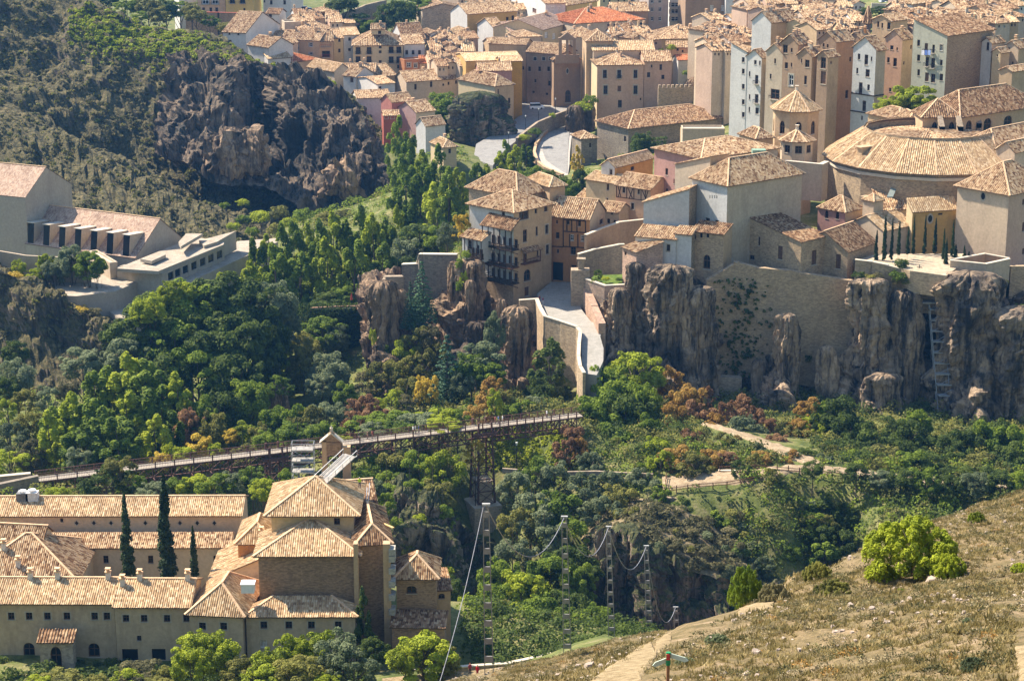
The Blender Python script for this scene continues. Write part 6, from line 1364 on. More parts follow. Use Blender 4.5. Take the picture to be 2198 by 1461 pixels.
m = MB(); p = CP(795, 410, 724); m.abox(p.x - 4.2, 724, p.z - 4, p.x + 4.2, 725.4, p.z - 1); m.abox(p.x - 3, 724, p.z - 1, p.x - 1.9, 725.4, p.z + 4.2); m.abox(p.x - .5, 724, p.z - 1, p.x + .5, 725.4, p.z + 4.2); m.abox(p.x + 1.9, 724, p.z - 1, p.x + 3, 725.4, p.z + 4.2); m.abox(p.x - 3.2, 723.9, p.z + 4.2, p.x + 3.2, 725.5, p.z + 5); m.prism([(p.x - 2.6, 724, p.z + 5), (p.x + 2.6, 724, p.z + 5), (p.x, 724, p.z + 7)], (0, 1.4, 0))
tag(m.obj('bell_gable', w_brown), 'stone bell gable with two open arches over the convent church front', 'bell gable')
H('large salmon palace with tall windows above the road', 1030, 510, 700, th=6, xa=975, xc=1395, roof='hip', yr=420, dep=None, wm=wall((.62, .42, .30), 'plaster', .5), wl_m=w_cream, **V1, wr=[G([1090, 1202, 1330], [582], 30, 66, 's'), (1202, 582, 30, 66, 'd', 'k'), G([1095, 1330], [706], 32, 70, 's'), (1203, 696, 28, 44, 'b'), (1208, 815, 30, 60), (1370, 778, 12, 18)], ch=2)
H('right wing of the salmon palace', 1398, 480, 702, th=4, xc=1615, roof='gu', yr=400, wm=wall((.58, .40, .29), 'plaster', .6), **V1, wr=[(1456, 520, 12, 22), (1528, 528, 20, 46), (1433, 588, 24, 40), (1545, 605, 24, 34)])
H('upper storey behind the salmon palace with a dark roof terrace', 1000, 395, 712, th=4, xc=1480, roof='gu', yr=320, wm=w_pink, tile='pale', **V1, ch=1)
H('tall narrow tan house left of the salmon palace', 945, 320, 715, th=4, xc=1150, roof='hip', yr=240, wm=w_tan, **V1)
H('broad roof behind the convent church', 810, 290, 745, th=10, xc=1060, roof='hip', yr=215, wm=w_beige, **V1, ch=2)
H('wide hipped roof behind the little white houses', 1500, 305, 755, th=8, xc=1930, roof='hip', yr=195, wm=w_tan, **V1, ch=4)
H('cream row house with small windows', 1580, 370, 735, th=-2, xc=1830, roof='gu', yr=325, dep=7, wm=w_cream, tile='tan', **V1, wr=[G([1660, 1764], [390], 18, 20), (1700, 402, 14, 18)])
H('tiny white house with a red roof among bushes', 1665, 470, 725, C_=(1880, 465), roof='gu', yr=425, wm=w_white, tile='orange', **V1, wr=[(1752, 495, 30, 38)])
H('white cube house with two small windows', 1885, 345, 735, th=6, xc=2045, roof='gu', yr=215, dep=12, wm=w_white, **V1, wr=[(1942, 395, 18, 22), (2015, 372, 18, 24)], ch=2)
H('white narrow house below the white cube', 1880, 540, 716, th=25, xc=1985, roof='gu', yr=480, dep=8, wm=w_white, **V1, wr=[(1905, 580, 14, 40), (1955, 600, 12, 40)])
H('pink tan house tucked left of the tall white houses', 1985, 530, 700, th=6, xc=2075, roof='hip', yr=420, dep=8, wm=w_pink, **V1)
H('long stone hall with a huge mottled roof and ivy on its wall', 1275, 1000, 628, th=33, xa=1030, xc=2045, roof='hip', yr=840, wm=w_stone2, wl_m=w_dstone, tile='brown', ov=.8, sp=.5, cat='hall', name='stone_hall', zb=0, wl=[(1248, 1090, 18, 44), (975, 1140, 14, 30)])
HB[-1][0]['label'] = 'long stone hall with a huge mottled roof and ivy on its wall'
H('small stone house left of the ivy hall', 905, 1085, 632, th=20, xc=1030, roof='hip', yr=1035, dep=8, wm=w_dstone, zb=0, **V1, wr=[(975, 1140, 16, 36)])
wallline('low curved wall with white coping in front of the tall houses', [(1690, 1000, 612), (1760, 1030, 606), (2040, 1085, 600)], 5, .6, w_tan, cap=None)
H('little flat white courtyard house below the ivy hall', 1700, 1010, 600, th=0, xc=2030, dep=6, roof='flat', wm=w_beige, zb=6, **V1)
# battlements
t = thing('battlement_wall', 'crenellated stone wall right of the salmon palace', 'wall', CP(1510, 690, 694), R(6))
m = MB(); m.abox(0, 0, -16, 12, 1.2, 0); m.obj('wall', w_stone2, t)
for i in range(8): m = MB(); m.abox(.1 + i * 1.5, 0, .0, .9 + i * 1.5, 1.2, .9); m.obj('merlon', w_stone2, t)
# square, street and road
m_asph = earth('pale_asphalt', [(.22, .21, .2), (.27, .26, .245), (.30, .29, .27), (.34, .33, .31)], .5); m_side = earth('pavement', [(.38, .34, .3), (.44, .4, .35), (.48, .43, .38), (.52, .47, .42)], .6)  # even light grey asphalt
def strip3(rows, h, mat, name, label=None, cat=None, kind=None): return strip([(a[0], a[1], a[2], a[3], a[4]) for a in rows], h, mat, name, label, cat, kind)
strip3([(440, 735, 870, 820, 11.0), (440, 800, 800, 870, 10.9), (430, 900, 640, 940, 10.6), (330, 980, 500, 1020, 10.2), (200, 1060, 400, 1100, 9.8), (80, 1130, 300, 1180, 9.3), (60, 1240, 210, 1300, 8.8)], 4, m_asph, 'street', kind='structure')
strip3([(690, 905, 860, 900, 9.0), (600, 990, 845, 1000, 8.5), (548, 1090, 825, 1100, 8.0), (535, 1180, 815, 1200, 7.5), (560, 1260, 812, 1290, 7.0), (620, 1310, 800, 1370, 6.5), (760, 1360, 800, 1440, 6.1)], 5, m_side, 'pavement', kind='structure')
strip3([(740, 935, 820, 920, 9.15), (655, 1000, 815, 1010, 8.65), (610, 1090, 805, 1100, 8.15), (600, 1180, 800, 1190, 7.65), (625, 1250, 800, 1270, 7.15), (700, 1320, 795, 1360, 6.65)], .14, m_asph, 'road', kind='structure')
zwall('curved stone parapet on the outer side of the road', [(810, 905, 10.0), (690, 965, 9.8), (600, 1050, 9.3), (550, 1125, 8.9), (536, 1190, 8.5), (560, 1262, 7.9), (620, 1312, 7.4), (760, 1368, 7.0)], 6, .7, w_brown, cap=w_tan)
wallline('long retaining wall between the square and the lower road', [(820, 855, 700), (700, 900, 692), (560, 960, 680), (480, 1020, 668), (400, 1085, 658)], 5, .7, w_dstone, cap=w_stone2)
crop()
for a in ((1232, 225, 400, 40, 690, 1), (1262, 215, 330, 30, 698, 2)): pillar('pale rock outcrop beside the road under the salmon palace' if a[5] == 1 else 'rock under the corner of the salmon palace', a[0], a[1], a[2], a[3], a[4], mr_warm, a[5], .8, 0, .8)
pillar('brown rock under the tan corner house', 1030, 195, 320, 120, 676, mr_gorge, 3, .6, 0, .5)
pillar('rough rock beside the crenellated wall', 1490, 165, 250, 50, 700, mr_warm, 7, .6, 0, .5)
# tall houses on the edge
crop(1598, 0, 3.653)
V3 = dict(cat='tall house', name='tall_house', sp=.6, th=42)
laundry = []
H('tall white house at the left end of the skyscraper row', 20, 405, 582, xa=-105, xc=50, roof='su', rh=2, wm=w_white, wl_m=w_white, **V3, wl=[G([-10], [470, 560, 680, 800, 900], 22, 40)])
H('tall white house with laundry and little balconies', 135, 450, 578, xa=20, xc=185, roof='gu', yr=385, wm=w_beige, wl_m=w_white, **V3, wl=[(85, 490, 20, 34), (120, 495, 14, 34), (95, 625, 26, 70, 'd', 'k'), (95, 775, 28, 70, 'd', 'k'), (98, 870, 26, 50), (40, 580, 12, 40), (40, 760, 12, 40), (38, 860, 12, 40)])
H('weathered tall house with a tiled bay and hanging clothes', 300, 415, 572, xa=172, xc=420, roof='gu', yr=330, wm=w_tan, wl_m=w_beige, **V3, wl=[(240, 480, 14, 40), (205, 600, 14, 40), (240, 740, 70, 80, 'd', 'k'), (280, 640, 24, 60, 'd', 'k')], ch=2)
H('brown fronted tall house with a dark glazed top storey', 420, 345, 568, xa=290, xc=520, roof='gu', yr=245, wm=wall((.44, .33, .25), 'plaster', .7), wl_m=w_brown, **V3, wl=[(320, 385, 36, 66), (370, 395, 14, 34), (328, 515, 24, 50), (368, 510, 12, 34), (365, 630, 36, 90, 'w')], ch=3)
H('reddish tall house with irregular windows', 530, 440, 563, xa=415, xc=640, roof='gu', yr=355, wm=w_tan, wl_m=w_brown, **V3, wl=[(447, 478, 10, 34), (492, 500, 34, 60), (478, 630, 20, 70)], wr=[(577, 470, 14, 30), (575, 580, 14, 34), (573, 720, 12, 34), (605, 745, 22, 76)], ch=2)
H('tall house with a stack of dark glazed bays', 655, 445, 559, xa=570, xc=740, roof='gu', yr=370, wm=w_tan, wl_m=w_brown, **V3, wl=[(618, 495, 40, 90), (618, 610, 40, 100, 'b')], wr=[(680, 492, 12, 20)])
H('upper brown house behind the glazed bays', 720, 325, 566, xa=580, xc=860, roof='gu', yr=225, wm=wall((.58, .34, .19), 'plaster', .5), wl_m=w_brown, **V3, wl=[(620, 355, 14, 30), (652, 362, 14, 30)], wr=[(830, 465, 14, 36), (842, 595, 22, 50), (840, 685, 18, 44), (802, 740, 22, 64)], ch=2)
H('orange brown house rising behind with three dark attic windows', 900, 295, 575, xa=825, xc=1000, roof='gu', yr=180, wm=w_orange, wl_m=w_brown, **V3, wl=[(834, 298, 16, 30), (862, 305, 18, 32), (893, 312, 18, 32)], ch=2)
H('tall white house, pale blue shade in its colour, with a dormer and dark moulded floors', 1033, 384, 556, xa=855, xc=1108, roof='gu', yr=255, wm=w_beige, wl_m=wall((.60, .61, .60), 'plaster', .3), **V3, ov=.8, wl=[(898, 445, 20, 46), (955, 470, 28, 80), (996, 463, 12, 36), (884, 556, 16, 46), (965, 575, 32, 60), (910, 692, 28, 90), (972, 687, 20, 46), (938, 832, 28, 84), (1010, 823, 22, 50), (921, 925, 12, 34)])  # cool grey left wall: bluish shade painted into white
b_ = HB[-1]
for y in (745, 885):
    q = locp(b_[0], 950, y, u=0); m = MB(); m.abox(-.25, 0, q.z - .15, -.01, b_[2], q.z + .15); m.abox(0, -.25, q.z - .15, b_[1], -.01, q.z + .15); m.obj('string_course', wood_d, b_[0])
H('salmon house with banded floors behind the white dormered one', 1240, 305, 566, xa=1105, xc=1322, roof='gu', yr=215, wm=w_tan, wl_m=wall((.60, .38, .25), 'plaster', .5), **V3, wl=[(1155, 375, 26, 34), (1197, 385, 12, 24), (1128, 472, 20, 42), (1180, 490, 28, 68), (1218, 600, 34, 54, 'w'), (1142, 705, 20, 30)], wr=[(1307, 370, 12, 30), (1307, 510, 20, 80), (1250, 495, 10, 24), (1308, 630, 14, 44)], ch=1)
H('small attic house with three windows above the salmon house', 1150, 165, 580, xa=1005, xc=1280, roof='gu', yr=110, wm=w_tan, wl_m=w_tan, **V3, wl=[(1048, 192, 16, 46), (1080, 202, 14, 40), (1132, 205, 26, 56)])
H('tall grey green house with laundry on balconies and a blank brick side', 1592, 280, 552, xa=1325, xc=1960, roof='su', rh=3.5, wm=wall((.48, .34, .22), 'brick', .5), wl_m=w_green, tile='brown', **V3, wl=[(1365, 338, 22, 50), (1365, 455, 24, 50), (1365, 570, 20, 50), (1425, 378, 26, 76, 'b', 'k'), (1482, 385, 20, 66, 'd', 'k'), (1432, 485, 26, 76, 'd', 'k'), (1478, 495, 30, 80, 'd', 'k'), (1430, 605, 30, 70, 'b'), (1478, 615, 34, 70), (1542, 375, 24, 50, 'w'), (1543, 492, 20, 44), (1543, 607, 26, 54)])
b_ = HB[-1]
for i, (x, c) in enumerate(((1400, (.7, .7, .75)), (1425, (.12, .2, .5)), (1450, (.3, .4, .7)))):
    q = locp(b_[0], x, 395, u=-.95); m = MB(); m.abox(-1.0, q.y - .45, q.z - 1.3, -.96, q.y + .45, q.z); m.obj('laundry', simple('cloth_%d' % i, c), b_[0])
H('white narrow house right of the blank brick side', 1940, 335, 560, xa=1862, xc=2040, roof='gu', yr=230, wm=w_pink, wl_m=w_white, **V3, wl=[(1908, 365, 22, 64), (1913, 470, 36, 70, 'd', 'k')], ch=1)
H('cream stepped house right of the white narrow one', 2010, 410, 556, xa=1945, xc=2080, roof='gu', yr=370, wm=w_tan, wl_m=w_cream, **V3, wl=[(1982, 437, 12, 18)])
H('pinkish house at the right edge of the town', 2150, 375, 560, xa=2035, xc=2300, roof='gu', yr=310, wm=w_tan, wl_m=w_pink, **V3, wl=[(2073, 392, 16, 36), (2102, 495, 14, 20)], ch=2)
H('low roofs in front of the right edge houses', 2100, 560, 545, xa=2000, xc=2300, roof='gu', yr=510, wm=w_tan, **V3)
H('white house rising behind the first roofs', 210, 175, 625, xa=60, xc=420, roof='gu', yr=60, wm=w_tan, wl_m=w_white, **V3, ch=4)
H('flat brown slate spire house at the top of the row', 968, 130, 640, th=42, xa=945, xc=995, roof='hip', rh=3, wm=simple('dark_slate', (.12, .11, .11)), tile='brown', cat='tower', name='dark_tower', sp=.6)
wallline('bright retaining wall with parked cars behind', [(1000, 25, 760), (1130, 30, 760), (1220, 90, 750)], 4, .8, w_cap)
# rooftops packed behind: one house each, seen only as roofs
FILL = dict(cat='house', sp=.8)
def fill(x0, x1, y0, y1, d0, d1, n, where, seed, dx=95, th=(5, 45)):
    rd = random.Random(seed); cnt = 0; rows = max(1, int((y1 - y0) / 42)); W_ = max(1, int((x1 - x0) / dx))
    for r in range(rows):
        for c in range(W_):
            x = x0 + (c + rd.uniform(.0, .6) + (r % 2) * .4) * dx; y = y0 + (r + rd.uniform(0, .7)) * (y1 - y0) / rows; f = (y - y0) / (y1 - y0); d = d0 + (d1 - d0) * f
            wmm = rd.choice(cW); w2_ = rd.uniform(.7, 1.25) * dx
            H('house with a mottled roof %s, row %d, %s' % (where, r + 1, nth(c, W_).replace('of its group', 'house')), x, y, d, th=rd.uniform(*th), xc=x + w2_, roof=rd.choice(['gu', 'gu', 'hip', 'gv']), dep=rd.uniform(8, 12),
              wm=wmm, wl_m=rd.choice(cW), tile=rd.choice(['tan', 'tan', 'tan', 'brown', 'pale', 'tan']), ch=rd.choice([0, 1, 1, 2]), group='packed houses ' + where, name='town_house', wr=[(x + w2_ * q, y + 26, 12, 20, rd.choice('dddwb')) for q in (.25, .6)], sl=rd.uniform(.3, .45), **FILL)
            cnt += 1
fill(0, 940, -30, 120, 760, 690, 0, 'left of the dark tower', 1)
fill(430, 960, 120, 250, 680, 600, 0, 'behind the brown tall houses', 2)
fill(1250, 2200, -30, 60, 720, 660, 0, 'by the top right edge', 3)
fill(1180, 2200, 70, 215, 655, 590, 0, 'behind the grey green house', 4)
crop(1000, 0, 3.653)
fill(-100, 480, -40, 120, 900, 800, 0, 'at the top centre', 5, 110)
fill(1000, 1450, -40, 0, 900, 860, 0, 'behind the yellow house', 6, 110)
fill(1900, 2250, 150, 420, 735, 640, 0, 'right of the white cube', 7, 80)
fill(1120, 1500, 225, 340, 752, 722, 0, 'behind the salmon palace', 8, 110)
crop(400, 0, 3.653)
fill(1200, 2250, 380, 520, 744, 722, 0, 'right of the big cream house', 9, 100, (5, 25)) if False else None
fill(1880, 2250, 250, 540, 765, 715, 0, 'left of the convent', 10, 100, (8, 30))
fill(820, 1250, 90, 200, 800, 770, 0, 'behind the peach terrace', 11, 110, (5, 25))
# dome church roof at the top edge of the square area
# ================================================================ vehicles, lamps
def vehicle(label, px, py, d, rz, L_, Wd, Hh, col, van=False, name='parked_car'):
    p = CP(px, py, d); t = thing(name, label, 'van' if van else 'car', (p.x, d, p.z), rz); bm_ = simple('paint_%s' % label[:14].replace(' ', '_'), col, .35, .05)
    prof = [(0, .35), (0, .9), (.05, 1.0), (.22, 1.05), (.33, 1.0 if not van else 1.0), (1, 1.0)] if False else None
    x = L_ / 2; ho = Hh * (.62 if not van else .55)
    m = MB(); body = [(-x, .3), (x, .3), (x, ho * .85), (x - .15, ho), (-x + .1, ho), (-x, ho * .8)]
    m.prism([(a, -Wd / 2, b) for a, b in body], (0, Wd, 0)); m.obj('body', bm_, t)
    cab = [(-x + .15, ho), (x * (.45 if not van else .62), ho), (x * (.12 if not van else .42), Hh), (-x + (.55 if not van else .2), Hh)]
    m = MB(); m.prism([(a, -Wd * .44, b) for a, b in cab], (0, Wd * .88, 0)); m.obj('cabin', bm_ if van else _glass, t)
    m = MB(); m.prism([(a * .99, -Wd * .445, ho + (b - ho) * .78 + .05) for a, b in cab], (0, Wd * .89, 0)) if van else m.abox(-x + .6, -Wd * .42, Hh - .04, x * .1, Wd * .42, Hh + .02); m.obj('windscreen' if van else 'car_roof', _glass if van else bm_, t)
    for sx in (-1, 1):
        for sy in (-1, 1): m = MB(); m.tube([(sx * x * .62, sy * (Wd / 2 - .12), .32), (sx * x * .62, sy * (Wd / 2 + .02), .32)], .32, 10); m.obj('wheel', simple('tyre', (.02, .02, .02)) if 'tyre' not in bpy.data.materials else bpy.data.materials['tyre'], t)
    return t
crop(1000, 0, 3.653)
vehicle('white van parked in the sunny square before the convent church', 555, 855, 706, R(8), 5.0, 2.0, 2.1, (.75, .75, .75), True, 'parked_van')
crop(400, 0, 3.653)
vehicle('dark blue car parked at the top between white houses', 940, 82, 800, R(5), 4.2, 1.8, 1.5, (.04, .06, .12))
crop(1598, 0, 3.653)
for i, (x, y, c, l) in enumerate(((1100, 22, (.7, .7, .72), 'silver car leftmost in the car park at the top'), (1140, 30, (.6, .62, .65), 'grey car second in the car park at the top'), (1185, 40, (.72, .72, .72), 'white car in the middle of the top car park'), (1195, 75, (.4, .05, .05), 'red car nearest in the top car park'), (1210, 55, (.75, .75, .75), 'white car at the right end of the top car park'))):
    vehicle(l, x, y, 775 - i, R(20), 4.2, 1.8, 1.5, c)
def lamp(label, px, pyt, pyb, d):
    a, b = CP(px, pyt, d), CP(px, pyb, d); h = a.z - b.z; t = thing('street_lamp', label, 'street lamp', b)
    m = MB(); m.tube([(0, 0, -1), (0, 0, h - .7)], [.12, .07], 6); m.obj('pole', _iron, t); m = MB(); m.tube([(0, 0, h - .7), (0, 0, h - .1), (0, 0, h)], [.12, .28, .05], 6); m.obj('lantern', simple('lamp_glass', (.6, .6, .55), .3), t)
crop(1000, 0, 3.653)
lamp('street lamp right of the white van', 702, 770, 885, 694); lamp('street lamp by the long retaining wall', 570, 850, 950, 682); lamp('nearest street lamp on the lower street', 468, 905, 1010, 668)
lamp('street lamp before the dark rock', 335, 1035, 1150, 655)
# ================================================================ the iron footbridge
crop()
m_rust = simple('bridge_iron', (.13, .065, .05), .7, .3); m_deck = earth('bridge_planks', [(.30, .25, .20), (.38, .33, .27), (.43, .38, .31), (.50, .44, .37)], 1.5)
A_, B_ = PZ(78, 1028, 0), PZ(1246, 889, 0); BD = (B_ - A_); BL = BD.length; BU = BD.normalized(); BN = Vector((BU.y, -BU.x, 0))   # BN points to the viewer
br = thing('footbridge', 'long rust red iron truss footbridge with a pale plank deck across the gorge', 'bridge', A_, math.atan2(BU.y, BU.x))
def bpx(px):                        # distance along the bridge of a pixel column
    X = px - CX; D0 = depthcam(A_); return (X * D0 - F * A_.x) / (F * BU.x - X * BU.y * cp)
s_main = bpx(1035); HW = 1.35; TD = 2.9
m = MB(); m.abox(0, -HW, -.12, BL, HW, 0); m.obj('deck', m_deck, br)
for sy in (-1, 1):
    y = sy * HW
    for z, w in ((-.2, .22), (-TD, .24), (1.15, .1), (.6, .06)):
        e = BL if z > -1 else BL
        m = MB(); m.bar((0, y, z), (e, y, z), w, w); m.obj({-.2: 'top_chord', -TD: 'bottom_chord', 1.15: 'handrail', .6: 'mid_rail'}[z], m_rust, br)
    s = 0; P1, P2 = 3.65, 1.85; post = MB(); post.bar((0, 0, -TD), (0, 0, 1.2), .17); pm_ = post.mesh('truss_post', m_rust)
    br_m = {}
    while s < BL - .5:
        st_ = P1 if s < s_main else P2; st_ = min(st_, BL - s)
        o = link('truss_post', pm_, br); o.location = (s, y, 0)
        kk = round(st_, 2)
        if kk not in br_m:
            q = MB(); q.bar((0, 0, -.25), (st_, 0, -TD + .1), .12); q.bar((0, 0, -TD + .1), (st_, 0, -.25), .12)
            q.bar((0, 0, -1.5), (st_ / 2, 0, -.25), .06); q.bar((st_ / 2, 0, -TD), (st_, 0, -1.5), .06)
            br_m[kk] = q.mesh('cross_brace', m_rust)
            q = MB(); n = int(st_ / .3)
            for i in range(n): q.bar((st_ * (i + .5) / n, 0, 0), (st_ * (i + .5) / n, 0, 1.1), .035)
            br_m[kk, 'b'] = q.mesh('railing_bars', m_rust)
        o = link('cross_brace', br_m[kk], br); o.location = (s, y, 0)
        o = link('railing_bars', br_m[kk, 'b'], br); o.location = (s, y, 0)
        s += st_
s = 0
fl = MB(); fl.bar((0, -HW, -TD), (0, HW, -TD), .18); fl.bar((0, -HW, -.3), (0, HW, -.3), .18); flm = fl.mesh('floor_beam', m_rust)
while s < BL: o = link('floor_beam', flm, br); o.location = (s, 0, 0); s += P1
def trestle(s0, zbot, half=1.7, spread=2.4, name='iron tower'):
    t = thing('bridge_tower', name, 'bridge tower', A_ + BU * s0, math.atan2(BU.y, BU.x))
    for sx in (-1, 1):
        for sy in (-1, 1): m = MB(); m.bar((sx * half * .8, sy * half, 1.3), (sx * half * 1.05, sy * spread, zbot), .32); m.obj('leg', m_rust, t)
    n = 5
    for i in range(n):
        z1, z0_ = -TD + (zbot + TD) * i / n, -TD + (zbot + TD) * (i + 1) / n
        f = lambda z: half + (spread - half) * (1.3 - z) / (1.3 - zbot); g_ = lambda z: half * .8 + half * .25 * (1.3 - z) / (1.3 - zbot)
        for sy in (-1, 1): m = MB(); m.bar((-g_(z1), sy * f(z1), z1), (g_(z0_), sy * f(z0_), z0_), .12); m.bar((g_(z1), sy * f(z1), z1), (-g_(z0_), sy * f(z0_), z0_), .12); m.bar((-g_(z0_), sy * f(z0_), z0_), (g_(z0_), sy * f(z0_), z0_), .16); m.obj('cross_brace', m_rust, t)
        for sx in (-1, 1): m = MB(); m.bar((sx * g_(z1), -f(z1), z1), (sx * g_(z0_), f(z0_), z0_), .12); m.bar((sx * g_(z1), f(z1), z1), (sx * g_(z0_), -f(z0_), z0_), .12); m.obj('cross_brace', m_rust, t)
    m = MB()
    for sy in (-1, 1): m.abox(-half - .9, sy * (half + .1) - .3, -1.5, half + .9, sy * (half + .1) + .3, -.9)
    m.obj('bearing', m_rust, t)
pt = A_ + BU * s_main
trestle(s_main, P(1035, 1072, pt.y).z, name='tall iron lattice tower on the stone pier under the footbridge')
trestle(bpx(588), -14, half=1.5, spread=1.7, name='left iron tower of the footbridge behind the monastery roof')
w_pier = wall((.80, .66, .50), 'stone', .6); rzb = math.atan2(BU.y, BU.x); zp = P(1035, 1076, pt.y).z
t = thing('stone_pier', 'stone pier carrying the tall iron tower with a smaller block on top', 'bridge pier', (pt.x, pt.y, zp), rzb)
m = MB(); v0 = [(-2.9, -3.4), (2.9, -3.4), (2.9, 3.4), (-2.9, 3.4)]; m.f = []; a = m.vs([(x * 1.12, y * 1.12, -16) for x, y in v0]); b = m.vs([(x, y, 0) for x, y in v0])
for i in range(4): j = (i + 1) % 4; m.f.append([a[i], a[j], b[j], b[i]]); m.m.append(0); m.uv.append(None)
m.f.append(b); m.m.append(1); m.uv.append(None); m.obj('pier_shaft', [w_pier, w_cap], t)
m = MB(); m.abox(-1.4, -1.7, 0, 1.4, 1.7, 4.6); m.abox(-1.6, -1.9, 4.6, 1.6, 1.9, 4.9); m.obj('upper_block', [w_pier], t)
wallline('stone ramp wall leading onto the left end of the bridge', [(-60, 1050, 352), (0, 1037, 354), (78, 1020, 357)], 12, 1.0, w_dstone)
wallline('far stone ramp wall at the left end of the bridge', [(-60, 1030, 358), (0, 1022, 360), (62, 1016, 361)], 4, .8, w_stone2, cap=w_cap)
# ================================================================ people
ppl = [(888, 936, 'white', (.7, .7, .7), 'dark', (.05, .05, .07), 'person in a white top crossing the bridge, left of a pair'), (900, 936, 'navy', (.05, .07, .15), 'blue', (.08, .1, .2), 'person in a dark top nearest the middle of the bridge'), (893, 934, 'grey', (.3, .32, .36), 'dark', (.05, .05, .07), 'person in grey between two others on the bridge'),
       (1064, 908, 'red', (.3, .08, .07), 'dark', (.05, .05, .07), 'person in a red top right of the iron tower on the bridge'), (1071, 907, 'blue', (.1, .18, .35), 'blue', (.08, .1, .2), 'person in a blue top right of the iron tower on the bridge'), (1080, 906, 'pale', (.6, .62, .62), 'pale', (.5, .5, .48), 'person dressed in pale clothes leading the group on the bridge'),
       (1175, 897, 'pale', (.6, .62, .62), 'dark', (.05, .05, .07), 'person in a pale top near the right end of the bridge'), (1188, 895, 'black', (.03, .03, .03), 'dark', (.05, .05, .07), 'person in black near the right end of the bridge'),
       (790, 947, 'brown', (.2, .12, .07), 'dark', (.05, .05, .07), 'person in brown left of the middle of the bridge'), (800, 946, 'red', (.3, .08, .07), 'dark', (.05, .05, .07), 'person in red left of the middle of the bridge'), (771, 949, 'black', (.03, .03, .03), 'blue', (.08, .1, .2), 'person in black by the bell gable on the bridge'), (662, 962, 'black', (.03, .03, .03), 'dark', (.05, .05, .07), 'person in black behind the scaffold on the bridge')]
for i, a in enumerate(ppl): 
    s = bpx(a[0]); q = A_ + BU * s; o = person(0, 0, 100, a[7] if len(a) > 7 else a[6], (a[2], a[3]), (a[4], a[5]), ('dark', (.04, .025, .02)), group=None)
    o.location = (q.x - BN.x * .3, q.y - BN.y * .3, 0.0); o.rotation_euler = (0, 0, rzb + (math.pi / 2 if i % 2 else -math.pi / 2))
crop(1100, 550, 3.653)
q = CZ(212, 362, 8.5); person(212, 362, 0, 'person in a dark red top walking up the shaded lane', ('red', (.3, .08, .07)), ('dark', (.05, .05, .07)), ('dark', (.04, .025, .02)), z=8.6, rz=.5)
person(238, 376, 0, 'person in dark top and white trousers walking up the shaded lane', ('plum', (.2, .06, .1)), ('white', (.6, .6, .6)), ('dark', (.04, .025, .02)), z=8.5, rz=.4)
crop()
person(1009, 1448, 0, 'person in dark red with a red cap on the road by the monastery', ('crimson', (.35, .04, .05)), ('black', (.04, .03, .04)), ('red', (.4, .03, .03)), z=11, rz=.3)
person(1025, 1452, 0, 'person in a long bright red coat on the road by the monastery', ('scarlet', (.6, .02, .03)), ('scarlet', (.6, .02, .03)), ('red', (.4, .03, .03)), z=11, rz=-.4)
# road and low wall below the monastery
strip([(820, 1455, 830, 1475, 10.6), (900, 1446, 905, 1475, 10.7), (1000, 1440, 1010, 1475, 10.8), (1100, 1428, 1115, 1475, 10.9)], 6, m_path, 'lower_road', kind='structure')
wallline('low stone wall with a white top along the road at the bottom', [(822, 1448, 262), (900, 1438, 263), (1000, 1430, 264), (1090, 1424, 265), (1200, 1400, 268)], 7, .5, wall((.5, .36, .24), 'stone', .8), cap=w_cap)
# workers and plant on the monastery roofs
p = P(148 / 1, 0, 300) if False else None
crop(0, 980, 3.037)
for x, y, d, l in ((150, 268, 299.5, 'dark air unit on the long back roof'), (212, 262, 299.5, 'round white air unit on the long back roof')):
    p = CP(x, y, d); t = thing('air_unit', l, 'air unit', p); m = MB(); m.abox(-.9, -.7, -1.2, .9, .7, .9); m.obj('casing', simple('unit_casing', (.6, .6, .6) if 'white' in l else (.15, .15, .15)), t); m = MB(); m.tube([(0, 0, .9), (0, 0, 1.25)], .6, 10); m.obj('fan_cowl', simple('cowl', (.75, .75, .75)), t)
crop(400, 980, 3.037)
p = CP(1130, 200, 284); m = MB(); m.tube([p + Vector((0, 0, -.3)), p + Vector((0, 0, .9))], [.28, .3], 7); m.tube([p + Vector((0, 0, .9)), p + Vector((0, 0, 1.35))], [.16, .14], 7)
bpy.data.meshes.remove(m.mesh('x', m_rust)) ; person(1130, 205, 284, 'worker in a yellow vest on the rear church roof', ('hivis', (.55, .75, .02)), ('navy', (.05, .06, .12)), ('white', (.7, .7, .7)), rz=.2)
m = MB(); m.bar(CP(1240, 415, 280), CP(1350, 462, 277), .35, .12); tag(m.obj('timber_board', simple('new_timber', (.6, .42, .18))), 'yellow timber board lying on the patched rear roof', 'board')
m = MB(); m.bar(CP(1180, 385, 281), CP(1195, 170, 288), .12); m.bar(CP(1165, 385, 281), CP(1178, 200, 288), .12); tag(m.obj('roof_ladder', m_steel), 'thin ladder lying up the rear church roof', 'ladder')
